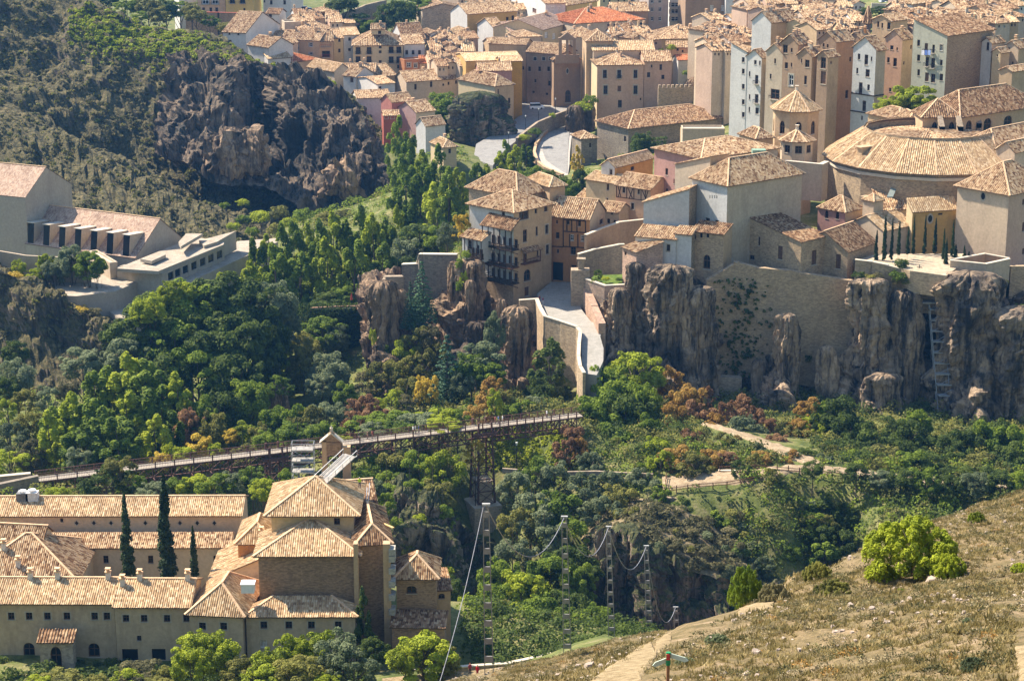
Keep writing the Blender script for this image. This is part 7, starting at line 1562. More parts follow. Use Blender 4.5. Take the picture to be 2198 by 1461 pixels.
# ================================================================ power line poles and cable
crop()
m_pole = simple('pole_concrete', (.22, .21, .20), .8, .2)
def hpole(label, px, pyt, pyb, d, wpx):
    a, b = P(px, pyt, d), P(px + (8 if pyb > 1300 else 3), pyb, d); h = a.z - b.z; w = wpx / ppm(a) / 2; t = thing('power_pole', label, 'power pole', b)
    tops = a - b
    for s in (-1, 1): m = MB(); m.bar((s * w * 1.0, 0, -2), (tops.x + s * w * .6, 0, h), w * .2, w * .4); m.obj('pole_leg', m_pole, t)
    n = max(3, int(h / 1.5))
    for i in range(n): z = h * (i + .5) / n; x = tops.x * z / h; m = MB(); m.abox(x - w * (.98 - .4 * z / h), -w * .16, z - .24, x + w * (.98 - .4 * z / h), w * .16, z + .24); m.obj('pole_rung', m_pole, t)
    m = MB(); m.abox(tops.x - w * .8, -.12, h, tops.x + w * .9, .12, h + .16); m.obj('crosshead', simple('pole_cap', (.36, .36, .35)) if 'pole_cap' not in bpy.data.materials else bpy.data.materials['pole_cap'], t)
    return a
tp = [hpole('nearest and tallest concrete ladder pole beside the stone pier', 1043, 1084, 1470, 150, 20), hpole('second concrete ladder pole standing among the gorge trees', 1211, 1110, 1402, 190, 17), hpole('third concrete ladder pole in front of the gorge cliff', 1306, 1131, 1362, 243, 14), hpole('fourth concrete ladder pole before the dark gorge wall', 1387, 1172, 1345, 278, 13), hpole('farthest pole whose head just shows over the near slope', 1450, 1303, 1400, 325, 13)]
m_cable = simple('cable_sheath', (.25, .25, .27))
def cable(a, b, sag, r, label):
    m = MB(); m.tube([a.lerp(b, i / 24) - Vector((0, 0, sag * 4 * (i / 24) * (1 - i / 24))) for i in range(25)], r, 5); tag(m.obj('cable', m_cable), label, 'cable')
cable(P(940, 1475, 128), tp[0] + Vector((-.2, 0, -.1)), .8, .028, 'grey cable rising from the bottom edge to the nearest pole')
for i in range(4): cable(tp[i], tp[i + 1], (4.2, 4.0, 4.6, 6.5)[i], (.04, .045, .05, .055)[i], ['sagging cable between the first and second poles', 'sagging cable between the second and third poles', 'sagging cable between the third and fourth poles', 'sagging cable from the fourth pole to the farthest'][i])
# trail sign
p = hit(1433, 1475); p.z = NH(p.x, p.y); t = thing('trail_sign', 'wooden trail post with two pale green arrow boards on the near slope', 'sign', p); hh_ = P(1433, 1400, p.y).z - p.z
m = MB(); m.tube([(0, 0, -.2), (0, 0, hh_)], .055, 8); m.obj('post', simple('post_wood', (.24, .12, .06)), t)
m = MB(); m.tube([(0, 0, hh_ - .42), (0, 0, hh_ + .02)], .075, 8); m.obj('sleeve', simple('green_sleeve', (.02, .22, .09)), t); m = MB(); m.abox(-.07, -.09, hh_ - .22, .05, -.06, hh_ - .02); m.obj('badge', simple('red_badge', (.5, .05, .04)), t)
m_arrow = simple('arrow_board', (.50, .58, .48), .6, .1)
m = MB(); m.prism([(.05, 0, hh_ - .02), (.05, 0, hh_ - .17), (.52, -.15, hh_ - .26), (.62, -.18, hh_ - .2), (.52, -.15, hh_ - .1)], (.01, .03, 0)); m.obj('arrow_board', m_arrow, t)
m = MB(); m.prism([(-.05, 0, hh_ - .18), (-.05, 0, hh_ - .33), (-.42, -.12, hh_ - .44), (-.5, -.14, hh_ - .38), (-.42, -.12, hh_ - .28)][::-1], (-.01, .03, 0)); m.obj('arrow_board', m_arrow, t)
# ladder scaffold on the convent cliff
crop(1598, 550, 3.653)
a, b = CP(1450, 360, 440), CP(1530, 1120, 433)
t = thing('cliff_scaffold', 'tall ladder like scaffold tower standing against the convent cliff', 'scaffold', b); d_ = a - b
for x in (0, 2.9):
    for y in (0, 1.6): m = MB(); m.tube([(x, y, -4), (x + d_.x, y + d_.y, d_.z)], .10, 5); m.obj('upright', m_steel, t)
for i in range(9):
    f = (i + .3) / 9; q = d_ * f; m = MB(); m.abox(q.x - .1, q.y - .1, q.z - .12, q.x + 3, q.y + 1.7, q.z + .08); m.obj('platform', m_steel, t)
    q2 = d_ * ((i + .9) / 9); m = MB(); m.tube([(q.x, q.y, q.z), (q2.x + 2.9, q2.y, q2.z)], .05, 4); m.obj('brace', m_steel, t)
m = MB(); m.abox(d_.x - 1.6, d_.y - .8, d_.z - .15, d_.x + 3.6, d_.y + 2, d_.z + .1); m.obj('top_platform', m_plank, t)
for x, y, i in ((1430, 165, 0), (1430, 260, 1)):
    p = CP(x, y, 444); m = MB(); m.bar((p.x - 1.2, 443.5, p.z - .3), (p.x + 1.2, 444.5, p.z + .5), 1.2, .1); tag(m.obj('work_platform', m_plank), ['upper white work platform above the ladder scaffold', 'lower white work platform above the ladder scaffold'][i], 'platform')
crop(1748, 300, 4.871)
p = CP(1095, 1400, 443); t = thing('iron_cross', 'small dark iron cross on the parapet of the cypress terrace', 'cross', p); m = MB(); m.bar((0, 0, 0), (0, 0, 2.1), .14); m.bar((-.6, 0, 1.5), (.6, 0, 1.5), .14)
m.obj('cross_bars', _iron, t)
# terrace with fence and path in the gorge
crop()
m_sand = earth('sandy_terrace', [(.26, .19, .11), (.36, .27, .17), (.44, .34, .22), (.54, .42, .28)], .8)
drape([(1420, 1022, 1424, 1056), (1500, 1014, 1500, 1054), (1600, 1006, 1600, 1044), (1700, 996, 1700, 1022), (1800, 1002, 1800, 1018), (1900, 1014, 1900, 1028), (2050, 1034, 2050, 1046), (2230, 1040, 2230, 1050)], m_sand)
drape([(1500, 902, 1500, 912), (1550, 914, 1550, 927), (1600, 928, 1600, 944), (1650, 944, 1650, 966), (1700, 962, 1700, 990), (1760, 988, 1760, 1008)], m_sand)
def fence(label, pts, d0, hgt=1.2, step=1.9):
    P_ = [P(x, y, d) for x, y, d in pts]; t = thing('wooden_fence', label, 'fence', P_[0]); o = P_[0]
    for a, b in zip(P_, P_[1:]):
        n = max(1, int((b - a).length / step))
        for i in range(n): q = a.lerp(b, i / n); q.z = T(q.x, q.y) + .2; q = q - o; m = MB(); m.bar(q + Vector((0, 0, -.4)), q + Vector((0, 0, hgt)), .16); m.obj('fence_post', wood_r, t)
        ga = Vector((a.x, a.y, T(a.x, a.y) + .2)); gb = Vector((b.x, b.y, T(b.x, b.y) + .2))
        for z in (.55, 1.05): m = MB(); m.bar(ga - o + Vector((0, 0, z)), gb - o + Vector((0, 0, z)), .11); m.obj('fence_rail', wood_r, t)
fence('wooden rail fence round the sandy viewpoint terrace', [(1430, 1020, 376), (1428, 1050, 371.5), (1500, 1056, 371), (1560, 1052, 371), (1620, 1040, 371.3)], 0)
fence('wooden rail fence along the path below the convent cliff', [(1545, 1012, 377), (1620, 1012, 376), (1740, 1014, 375), (1900, 1030, 371.5), (2060, 1040, 371), (2230, 1034, 372)], 0)
wallline('pale stone bench wall on the viewpoint terrace', [(1545, 1008, 377.6), (1640, 1010, 377.4), (1710, 1014, 377.2)], 1.6, .8, w_cap)
wallline('dry stone edge of the viewpoint terrace', [(1408, 1060, 371), (1430, 1066, 370.6), (1500, 1070, 370.4), (1580, 1064, 370.6)], 3, .8, w_stone2)
wallline('low path wall below the bridge on the right bank', [(1080, 1004, 378), (1180, 1012, 378), (1280, 1010, 379), (1400, 1016, 377)], .9, .5, w_stone2)
lamp('slim lamp post on the grassy bank below the bridge', 1109, 948, 1000, 382)
# parasol terrace over the ivy wall
m = MB(); p = P(755, 650, 481); t = thing('parasol', 'closed red parasol on the terrace above the ivy wall', 'parasol', p - Vector((0, 0, .2))); m.tube([(0, 0, 0), (0, 0, 2.6)], .04, 5); m.obj('pole', _iron, t); m = MB(); m.tube([(0, 0, 1.0), (0, 0, 2.0), (0, 0, 2.7)], [.32, .2, .03], 7); m.obj('canopy', simple('red_canvas', (.4, .08, .06)), t)
wallline('red brick edge of the terrace on top of the ivy wall', [(668, 660, 481.5), (720, 657, 481), (785, 655, 479)], .8, .7, wall((.34, .2, .14)), cap=None)
# boulder and white rock details
for i, (x, y, w) in enumerate(((600, 820, 46), (665, 868, 18))): pillar(['pale boulders in the clearing among the valley trees', 'small pale stone at the edge of the clearing'][i], x, y, y + 40, w, 432, mr_warm, 3 + i, .8, 0, .3)
# ================================================================ trees and shrubs
crop()
def gg(sp, cols, spots, label, **k): grove(sp, cols, spots, label, (label[0] if isinstance(label, list) else label), **k)
# cypresses
for a, l in zip(((266, 1060, 42, 182, 283.5), (350, 1018, 56, 224, 283), (413, 1128, 26, 112, 284)), ('left cypress of three in the monastery courtyard', 'tallest cypress in the middle of the monastery courtyard', 'smallest cypress at the right of the monastery courtyard')):
    tree('cyp', 'cyp', *a, l, 'courtyard cypresses')
cyl = ['leftmost cypress against the low gabled roof', 'second cypress from the left, the tallest by the gable', 'third cypress from the left on the convent terrace', 'fourth cypress from the left, leaning slim', 'fifth cypress from the left on the convent terrace', 'cypress at the corner of the golden chapel', 'cypress under the round chapel window', 'cypress right of the round chapel window', 'cypress by the edge of the pink block, farther one', 'cypress standing in front at the terrace edge', 'tall cypress touching the pink block wall', 'short cypress at the foot of the pink wall', 'tiny cypress on the garden box wall', 'smallest cypress at the end of the row']
for i, a in enumerate(((1883, 494, 14, 66, 451), (1902, 461, 15, 98, 450), (1917, 468, 12, 90, 450), (1932, 474, 13, 74, 451), (1951, 486, 12, 60, 452), (1964, 462, 11, 84, 457), (1988, 462, 12, 84, 457), (2010, 468, 14, 76, 457), (2028, 490, 12, 74, 452), (2033, 512, 14, 62, 447), (2048, 472, 12, 78, 454), (2052, 524, 14, 30, 451), (2071, 526, 10, 26, 450), (2080, 538, 7, 12, 450))):
    tree('cyp', 'cyp', *a, cyl[i], 'cypresses on the convent terrace')
# trees by the town
gg('round', ['mid', 'dark'], [(950, 190, 70, 70, 690), (985, 200, 60, 80, 688), (940, 220, 60, 70, 684), (1000, 240, 50, 60, 682)], 'dense green tree between the stepped street and the dark rock')
gg('pop', ['mid', 'mid', 'lime'], [(855, 250, 44, 120, 610), (880, 285, 50, 150, 604), (912, 300, 50, 150, 600), (945, 310, 46, 140, 596), (905, 350, 60, 150, 580), (940, 370, 60, 160, 570), (965, 360, 50, 120, 566), (870, 330, 60, 170, 584), (985, 345, 40, 110, 568)], 'tall poplar behind the hanging house and left of the road')
gg('pop', ['mid', 'lime'], [(1085, 300, 34, 80, 640), (1105, 310, 34, 80, 634), (1130, 300, 34, 70, 640), (1070, 330, 36, 80, 628), (1025, 345, 40, 90, 610), (1048, 340, 36, 80, 614)], 'spiky poplar between the two streets')
gg('round', ['mid', 'dark', 'mid'], [(1150, 350, 50, 50, 600), (1180, 358, 46, 50, 590), (1205, 372, 46, 60, 575), (1230, 380, 40, 70, 560), (1248, 350, 40, 80, 566), (1130, 362, 40, 40, 590)], 'rounded green tree behind the hanging houses')
gg('pop', ['gold'], [(1240, 312, 22, 60, 600)], 'small golden poplar beside the road')
gg('bush', ['lime', 'mid'], [(1250, 210, 60, 34, 694), (1268, 195, 40, 36, 696), (1185, 236, 20, 20, 690), (1430, 320, 60, 30, 610), (1400, 324, 40, 24, 606), (1480, 145, 40, 20, 720), (1440, 90, 30, 22, 730), (1420, 100, 22, 20, 728), (1125, 282, 40, 22, 660), (1150, 270, 40, 22, 664)], 'bright green bushes clinging beside the upper road')
tree('round', 'dark', 1380, 275, 46, 60, 622, 'dark ivy mass on the stone hall wall')
gg('round', ['lime', 'pine'], [(1940, 178, 70, 70, 545), (1978, 172, 70, 70, 545), (1905, 205, 50, 44, 543), (1960, 205, 60, 40, 542)], 'bright green tree behind the upper church')
gg('round', ['dark', 'dark', 'mid'], [(830, 0, 50, 60, 800), (860, -10, 60, 60, 805), (900, -10, 60, 50, 810), (770, 20, 50, 50, 795), (735, -15, 60, 40, 800), (790, 40, 40, 40, 790), (1890, 10, 40, 26, 700), (1860, 14, 30, 18, 705)], 'dark tree at the top of the town')
gg('round', ['olive', 'mid'], [(340, 10, 44, 40, 760), (300, 20, 30, 24, 750), (420, 15, 40, 30, 770), (535, 25, 34, 24, 775)], 'tree on the skyline above the hill')
# poplars behind the valley
gg('pop', ['mid', 'lime', 'mid', 'mid', 'lime'], [(548, 505, 46, 150, 512), (572, 480, 46, 170, 515), (600, 478, 50, 170, 512), (630, 470, 50, 170, 515), (655, 452, 50, 180, 520), (688, 470, 50, 170, 512), (715, 450, 54, 185, 520), (745, 445, 54, 185, 522), (770, 440, 54, 185, 522), (800, 452, 54, 180, 516), (828, 445, 50, 170, 520), (855, 442, 44, 160, 522),
    (590, 520, 60, 150, 500), (640, 520, 60, 150, 500), (700, 510, 60, 150, 500), (760, 510, 60, 150, 500), (540, 540, 50, 120, 500), (820, 520, 60, 120, 500)], 'tall poplar in the grove left of the cliff')
gg('round', ['dark', 'grey', 'mid'], [(900, 470, 90, 80, 510), (875, 500, 70, 80, 505), (940, 480, 60, 70, 506), (880, 540, 60, 60, 500), (960, 470, 40, 60, 500), (735, 610, 60, 50, 492), (700, 620, 60, 46, 490)], 'dark rounded tree right of the poplar grove')
gg('bush', ['mid', 'lime', 'olive'], [(520, 455, 50, 30, 600), (560, 440, 60, 40, 600), (600, 430, 60, 46, 600), (650, 440, 60, 40, 596), (500, 470, 40, 26, 590), (700, 445, 60, 40, 600), (540, 480, 40, 30, 580), (620, 455, 50, 40, 590), (590, 470, 50, 40, 580), (480, 430, 30, 20, 620), (520, 420, 40, 24, 625), (740, 440, 60, 40, 606), (790, 460, 60, 30, 600)], 'light green shrub at the foot of the hill behind the poplars')
# theatre garden
gg('round', ['grey', 'mid'], [(150, 518, 62, 80, 486), (190, 530, 60, 66, 484), (118, 545, 50, 54, 486), (205, 545, 30, 40, 482)], 'grey green tree in front of the theatre')
gg('round', ['lime'], [(72, 568, 34, 44, 484), (38, 552, 28, 40, 486), (95, 540, 30, 40, 488)], 'small light green tree left of the theatre garden')
gg('bush', ['gold', 'scrub'], [(170, 650, 50, 24, 474), (200, 655, 40, 24, 473), (25, 575, 60, 30, 480)], 'dry yellow bush on the dark spur')
# the big valley wood
gg('round', ['dark', 'mid', 'dark', 'dark', 'grey'], [(330, 610, 110, 120, 446), (400, 590, 130, 130, 448), (470, 575, 130, 130, 450), (540, 580, 120, 130, 452), (590, 590, 80, 120, 455), (290, 650, 110, 120, 440), (370, 670, 130, 130, 436), (450, 660, 130, 140, 438), (530, 660, 110, 140, 440), (270, 710, 90, 100, 432), (340, 740, 110, 110, 428), (420, 740, 110, 110, 428), (500, 740, 110, 120, 428), (580, 660, 70, 120, 446), (610, 640, 60, 100, 456), (480, 820, 90, 110, 418), (530, 800, 80, 100, 420), (245, 680, 60, 70, 444)], 'large dark green tree in the middle of the valley wood')
gg('round', ['lime'], [(365, 592, 50, 56, 444), (318, 625, 60, 60, 438), (300, 645, 50, 50, 437), (395, 600, 40, 40, 446), (480, 578, 30, 30, 452)], 'yellow green tree on the edge of the valley wood')
gg('round', ['grey', 'dark'], [(175, 740, 90, 70, 432), (30, 720, 50, 60, 440), (30, 760, 70, 90, 425), (10, 800, 60, 70, 420), (225, 740, 40, 60, 436)], 'grey green tree at the foot of the dark spur')
gg('pop', ['mid', 'lime', 'mid'], [(235, 765, 80, 130, 418), (275, 755, 80, 140, 416), (310, 770, 80, 140, 414), (350, 780, 80, 130, 412), (380, 800, 60, 110, 410), (200, 790, 60, 110, 414)], 'bright green leafy tree left of the dark wood')
gg('pop', ['mid', 'lime', 'mid'], [(120, 850, 80, 150, 400), (155, 845, 80, 160, 398), (190, 850, 80, 150, 398), (230, 850, 80, 150, 396), (270, 840, 80, 150, 398), (310, 830, 80, 150, 400), (350, 850, 70, 130, 398), (100, 880, 60, 130, 392), (250, 890, 80, 110, 388), (170, 900, 80, 110, 388), (330, 890, 60, 100, 390)], 'tall mid green tree in the wood left of the bridge')
gg(['irr', 'round'], ['grey', 'olive', 'lime', 'scrub'], [(20, 900, 70, 80, 398), (60, 870, 60, 80, 402), (20, 960, 70, 60, 384), (60, 930, 60, 80, 390), (100, 820, 50, 60, 412), (50, 830, 50, 50, 412), (10, 850, 40, 50, 408), (140, 815, 40, 40, 414)], 'pale shrubby tree at the left edge above the bridge')
gg('round', ['mid', 'rust', 'olive'], [(430, 840, 70, 110, 408), (405, 860, 60, 110, 404), (455, 870, 60, 110, 404)], 'tree with turning leaves in the valley wood')
gg('round', ['lime', 'gold'], [(520, 900, 50, 50, 396), (495, 915, 30, 34, 394), (365, 945, 34, 50, 386), (430, 925, 60, 70, 386), (400, 950, 50, 50, 384), (345, 965, 40, 40, 384), (460, 945, 40, 50, 384)], 'yellowish small tree just above the bridge')
gg('round', ['mid', 'grey', 'olive'], [(600, 730, 80, 120, 452), (570, 740, 50, 100, 446), (640, 700, 90, 110, 462), (690, 670, 90, 80, 472), (720, 690, 50, 70, 470), (650, 720, 60, 110, 450), (600, 700, 60, 60, 462)], 'feathery green tree in front of the ivy wall')
tree('round', 'grey', 705, 745, 78, 100, 442, 'pale blue green bushy tree below the ivy wall')
tree('round', 'mid', 740, 812, 52, 70, 430, 'fresh green round tree left of the rust tree')
tree('round', 'grey', 690, 790, 60, 60, 436, 'low grey green tree in front of the pale bushy one')
gg('irr', ['mid', 'mid', 'olive', 'grey'], [(580, 860, 80, 100, 406), (620, 855, 80, 110, 404), (660, 860, 80, 100, 402), (700, 850, 80, 100, 408), (640, 900, 90, 60, 392), (700, 900, 70, 60, 394), (560, 900, 50, 70, 394), (740, 870, 50, 70, 410), (600, 800, 50, 50, 424), (570, 920, 60, 50, 386), (520, 950, 60, 50, 380)], 'fine leaved green tree in the clearing above the bridge')
gg('irr', ['rust'], [(785, 835, 60, 90, 416), (765, 870, 60, 70, 406), (805, 860, 50, 60, 412), (752, 900, 30, 40, 398), (760, 845, 40, 60, 414)], 'rust coloured tree above the bridge near the bell gable')
gg('irr', ['olive', 'scrub', 'olive', 'lime'], [(820, 770, 70, 90, 436), (790, 790, 60, 60, 438), (850, 760, 60, 80, 438), (870, 720, 60, 90, 446), (900, 690, 70, 90, 448), (930, 690, 50, 70, 446), (905, 740, 60, 80, 440), (840, 830, 60, 60, 420), (870, 800, 60, 70, 426), (880, 840, 50, 50, 416), (945, 730, 40, 60, 442)], 'olive yellow tree on the slope under the stone wall')
gg('fir', ['fir'], [(905, 555, 66, 145, 458), (880, 600, 44, 110, 452)], 'slender fir standing before the high shaded wall')
tree('fir', 'fir', 960, 712, 100, 180, 422, 'dark blue green fir beside the golden tree')
tree('irr', 'gold', 908, 795, 38, 80, 418, 'golden yellow poplar left of the dark fir'); tree('irr', 'gold', 925, 800, 34, 60, 417, 'second golden yellow tree touching the dark fir')
gg('round', ['grey', 'mid'], [(1030, 720, 90, 90, 428), (1010, 750, 70, 80, 424), (1060, 660, 40, 100, 438), (1050, 770, 60, 60, 422), (990, 790, 50, 60, 420)], 'silvery green tree at the foot of the hanging cliff')
gg('irr', ['amber', 'amber', 'olive'], [(1055, 805, 60, 70, 412), (1030, 840, 60, 70, 404), (1075, 830, 50, 50, 408)], 'amber leaved tree left of the lane foot')
tree('round', 'lime', 1062, 828, 32, 60, 400, 'little vivid green tree right of the amber one')
tree('pop', 'dark', 1180, 725, 70, 120, 432, 'ivy covered rock and bush under the curved lane wall', name='ivy_bush', cat='bush')
tree('round', 'dark', 1160, 800, 60, 70, 426, 'dark green bush at the base of the curved wall')
gg('irr', ['mid', 'mid', 'grey', 'lime'], [(790, 880, 90, 60, 400), (840, 875, 90, 60, 398), (890, 880, 90, 50, 396), (940, 870, 90, 60, 398), (980, 870, 60, 50, 398), (860, 900, 80, 40, 390), (800, 905, 60, 40, 390), (950, 895, 70, 30, 390), (1090, 860, 50, 50, 404), (1120, 850, 60, 50, 408), (1150, 845, 50, 40, 410), (730, 930, 50, 30, 388)], 'low spreading green tree just beyond the bridge deck')
# right bank by the lane
tree('irr', 'gold', 1020, 935, 40, 60, 388, 'golden bush directly below the iron tower top')
tree('round', 'lime', 1365, 736, 110, 110, 424, 'tall yellow green tree top in front of the dark rock column')
gg('round', ['mid', 'mid', 'dark'], [(1310, 770, 110, 130, 418), (1290, 830, 110, 120, 408), (1345, 820, 120, 140, 408), (1380, 800, 70, 140, 412), (1320, 900, 120, 110, 398), (1370, 900, 90, 110, 398), (1265, 850, 60, 80, 404), (1390, 880, 60, 90, 400)], 'big spreading green tree at the right end of the bridge')
gg('irr', ['amber', 'amber', 'rust'], [(1440, 778, 50, 70, 424), (1480, 810, 70, 110, 418), (1500, 850, 70, 90, 412), (1455, 830, 60, 80, 416), (1440, 850, 60, 90, 408), (1520, 820, 30, 60, 420)], 'amber autumn tree right of the big green tree')
gg('irr', ['rust', 'rust'], [(1590, 835, 80, 110, 416), (1560, 850, 40, 70, 414), (1620, 870, 50, 70, 412)], 'rust red autumn tree under the masonry wall')
tree('round', 'grey', 1600, 880, 80, 90, 404, 'grey green bushy tree in front of the rust red one')
gg('irr', ['rust', 'rust', 'amber'], [(1225, 900, 60, 90, 392), (1215, 930, 50, 70, 388), (1245, 930, 40, 70, 388)], 'rusty tree at the right end of the bridge')
gg('irr', ['lime', 'amber', 'olive', 'amber', 'rust'], [(1410, 930, 60, 60, 388), (1450, 950, 70, 60, 382), (1490, 965, 70, 60, 378), (1530, 955, 60, 60, 382), (1560, 960, 60, 50, 382), (1420, 960, 50, 60, 380), (1640, 960, 60, 50, 382), (1620, 970, 40, 50, 379), (1700, 960, 40, 40, 384), (1480, 915, 60, 60, 394)], 'orange leaved tree around the viewpoint terrace')
gg('round', ['lime', 'amber'], [(1745, 880, 60, 70, 408), (1715, 890, 50, 60, 406), (1770, 895, 50, 60, 406), (1740, 850, 60, 50, 412)], 'yellow tree under the dark pinnacle')
gg('round', ['dark', 'dark', 'mid'], [(1800, 830, 90, 120, 408), (1830, 870, 90, 120, 402), (1780, 850, 60, 90, 410), (1850, 900, 90, 110, 398), (1940, 880, 90, 110, 402), (1970, 870, 60, 80, 406), (1910, 920, 80, 80, 398), (2080, 900, 90, 120, 402), (2120, 890, 90, 130, 402), (2160, 880, 90, 140, 404), (2060, 950, 80, 100, 394), (2190, 900, 80, 140, 400), (2140, 960, 90, 90, 392), (1870, 960, 90, 60, 388), (1960, 960, 90, 80, 386), (2030, 990, 60, 60, 384), (2190, 980, 80, 80, 388), (1820, 960, 70, 60, 388)], 'dark rounded tree below the convent cliff at the right')
gg('round', ['grey', 'dark', 'grey'], [(1700, 960, 60, 70, 384), (1730, 950, 50, 60, 388), (1770, 970, 50, 50, 384)], 'silvery tree beside the lower path')
# gorge, centre
gg('irr', ['mid', 'olive', 'mid', 'lime', 'grey', 'mid'], [(800, 970, 70, 70, 380), (850, 960, 80, 80, 378), (900, 960, 80, 90, 376), (950, 960, 80, 90, 374), (990, 970, 60, 80, 374), (830, 1010, 70, 60, 370), (880, 1020, 70, 70, 366), (930, 1020, 80, 90, 364), (780, 1000, 50, 60, 372), (980, 1030, 60, 90, 366), (900, 1060, 60, 60, 362), (950, 1070, 60, 80, 360), (870, 975, 60, 60, 380), (1000, 1000, 50, 70, 376)], 'bushy green tree on the slope between bridge and gorge')
gg('irr', ['grey', 'mid', 'grey', 'olive'], [(1110, 1000, 70, 80, 372), (1150, 970, 70, 80, 378), (1190, 980, 70, 90, 376), (1080, 1010, 50, 80, 372), (1140, 1050, 90, 90, 362), (1200, 1040, 90, 100, 364), (1250, 1010, 80, 90, 372), (1110, 1080, 70, 80, 360), (1170, 1110, 80, 90, 356), (1230, 1100, 80, 90, 358), (1290, 1060, 80, 80, 364), (1330, 1030, 80, 80, 370), (1380, 1000, 70, 80, 376), (1400, 970, 60, 70, 382), (1100, 1150, 80, 80, 352), (1350, 1080, 60, 60, 362), (1270, 960, 60, 70, 384), (1420, 1040, 40, 50, 370), (1310, 1000, 70, 70, 376)], 'grey green tree on the slope right of the stone pier')
gg('round', ['mid', 'lime', 'mid', 'dark'], [(1080, 1180, 90, 120, 344), (1120, 1210, 100, 120, 338), (1180, 1180, 110, 110, 342), (1230, 1160, 100, 100, 346), (1060, 1240, 90, 120, 334), (1110, 1290, 100, 120, 326), (1170, 1260, 110, 130, 330), (1220, 1250, 90, 120, 334), (1250, 1200, 60, 90, 342), (1010, 1260, 80, 120, 332), (1040, 1320, 80, 100, 322), (990, 1300, 60, 90, 326), (1100, 1350, 100, 90, 316), (1160, 1350, 100, 90, 318), (1220, 1330, 90, 90, 322), (1270, 1310, 80, 80, 328), (970, 1360, 70, 90, 318), (1020, 1380, 80, 80, 312), (1300, 1340, 70, 60, 326), (970, 1230, 50, 70, 338), (1340, 1350, 60, 50, 326)], 'leafy green tree down in the gorge')
tree('round', 'pine', 1110, 1345, 90, 80, 300, 'yellow olive tree in front of the gorge trees by the road')
rs = random.Random(9); sp_ = []
while len(sp_) < 44:
    x, y = rs.uniform(1400, 2190), rs.uniform(1050, 1240)
    if y < 1400 - (x - 1060) * .36 + 10 and not (x < 1580 and y > 1085): w = rs.choice([36, 50, 64, 84, 100]); sp_.append((x, y, w, w * rs.uniform(.8, 1.3), 371 - (y - 1050) * .115))
gg(['irr', 'round', 'irr', 'pop'], ['dark', 'dark', 'grey', 'mid', 'olive', 'dark'], sp_, 'scrubby dark tree on the shaded gorge side under the path')
gg('bush', ['scrub', 'olive', 'scrub', 'grey'], [(x + random.uniform(-10, 10), y + random.uniform(-8, 8), random.uniform(22, 46), random.uniform(16, 30), 368 - (y - 1080) * .2) for y in (1095, 1130, 1160) for x in range(1370, 1600, 38)], 'dry bush on the bare slope below the viewpoint')
gg('bush', ['mid', 'olive', 'lime'], [(850, 1100, 40, 40, 354), (870, 1150, 50, 60, 350), (900, 1090, 40, 40, 356), (930, 1180, 50, 60, 350), (890, 1200, 60, 60, 346), (960, 1200, 40, 50, 348), (1000, 1180, 50, 30, 372), (860, 1120, 40, 60, 352)], 'bush growing in the gorge rocks by the church')
# trees behind the monastery under the bridge
gg(['irr', 'round'], ['mid', 'grey', 'mid', 'lime'], [(290, 1010, 60, 60, 350), (330, 1025, 60, 50, 346), (380, 1020, 60, 50, 348), (420, 1015, 70, 50, 348), (460, 1010, 70, 60, 346), (500, 1005, 60, 60, 348), (540, 1000, 70, 60, 348), (560, 1020, 50, 50, 342), (610, 1000, 50, 60, 344), (800, 1020, 50, 60, 352), (830, 1050, 40, 50, 350), (120, 1040, 50, 40, 344), (760, 1000, 40, 50, 356)], 'green bush under the bridge behind the monastery roof')
tree('irr', 'dark', 225, 985, 100, 90, 338, 'dark pine in front of the left end of the bridge'); tree('irr', 'olive', 255, 975, 70, 60, 337, 'olive pine crown overlapping the bridge deck at the left')
tree('irr', 'grey', 165, 955, 50, 50, 372, 'bare grey tree just above the bridge')
# front of the monastery
gg('round', ['pine', 'pine'], [(425, 1345, 96, 90, 245), (460, 1350, 86, 90, 244), (405, 1385, 70, 80, 238)], 'bright green pine in front of the monastery corner')
gg('round', ['olive', 'pine', 'lime', 'pine'], [(520, 1400, 80, 80, 240), (590, 1370, 90, 110, 240), (630, 1350, 80, 110, 242), (560, 1420, 80, 60, 236), (640, 1400, 100, 80, 236), (690, 1345, 80, 90, 244), (700, 1440, 60, 50, 234)], 'yellow green tree in front of the church annex')
gg('irr', ['grey', 'grey'], [(735, 1345, 110, 110, 240), (760, 1385, 90, 90, 237), (715, 1390, 70, 80, 238)], 'blue grey cedar in front of the church')
gg('round', ['olive', 'pine', 'olive', 'scrub'], [(120, 1440, 110, 50, 236), (80, 1446, 60, 40, 235), (200, 1440, 60, 50, 238), (300, 1415, 110, 70, 240), (350, 1425, 60, 60, 238), (270, 1430, 60, 50, 238), (335, 1450, 60, 40, 234)], 'olive green tree top at the bottom edge')
gg('round', ['pine', 'olive'], [(905, 1352, 120, 95, 248), (940, 1370, 80, 80, 250), (870, 1375, 60, 60, 246)], 'dense round olive tree right of the church by the road')
tree('pop', 'dark', 780, 1260, 34, 150, 266.5, 'dark vine climbing the angled brick bay', name='vine', cat='vine')
tree('round', 'dark', 800, 1360, 60, 60, 262, 'dark vine mass at the foot of the church')
gg('bush', ['dark'], [(x, 1400 + (x * 7 % 13), 46, 36, 266) for x in range(0, 280, 34)], 'dark ivy bush along the foot of the monastery wall')
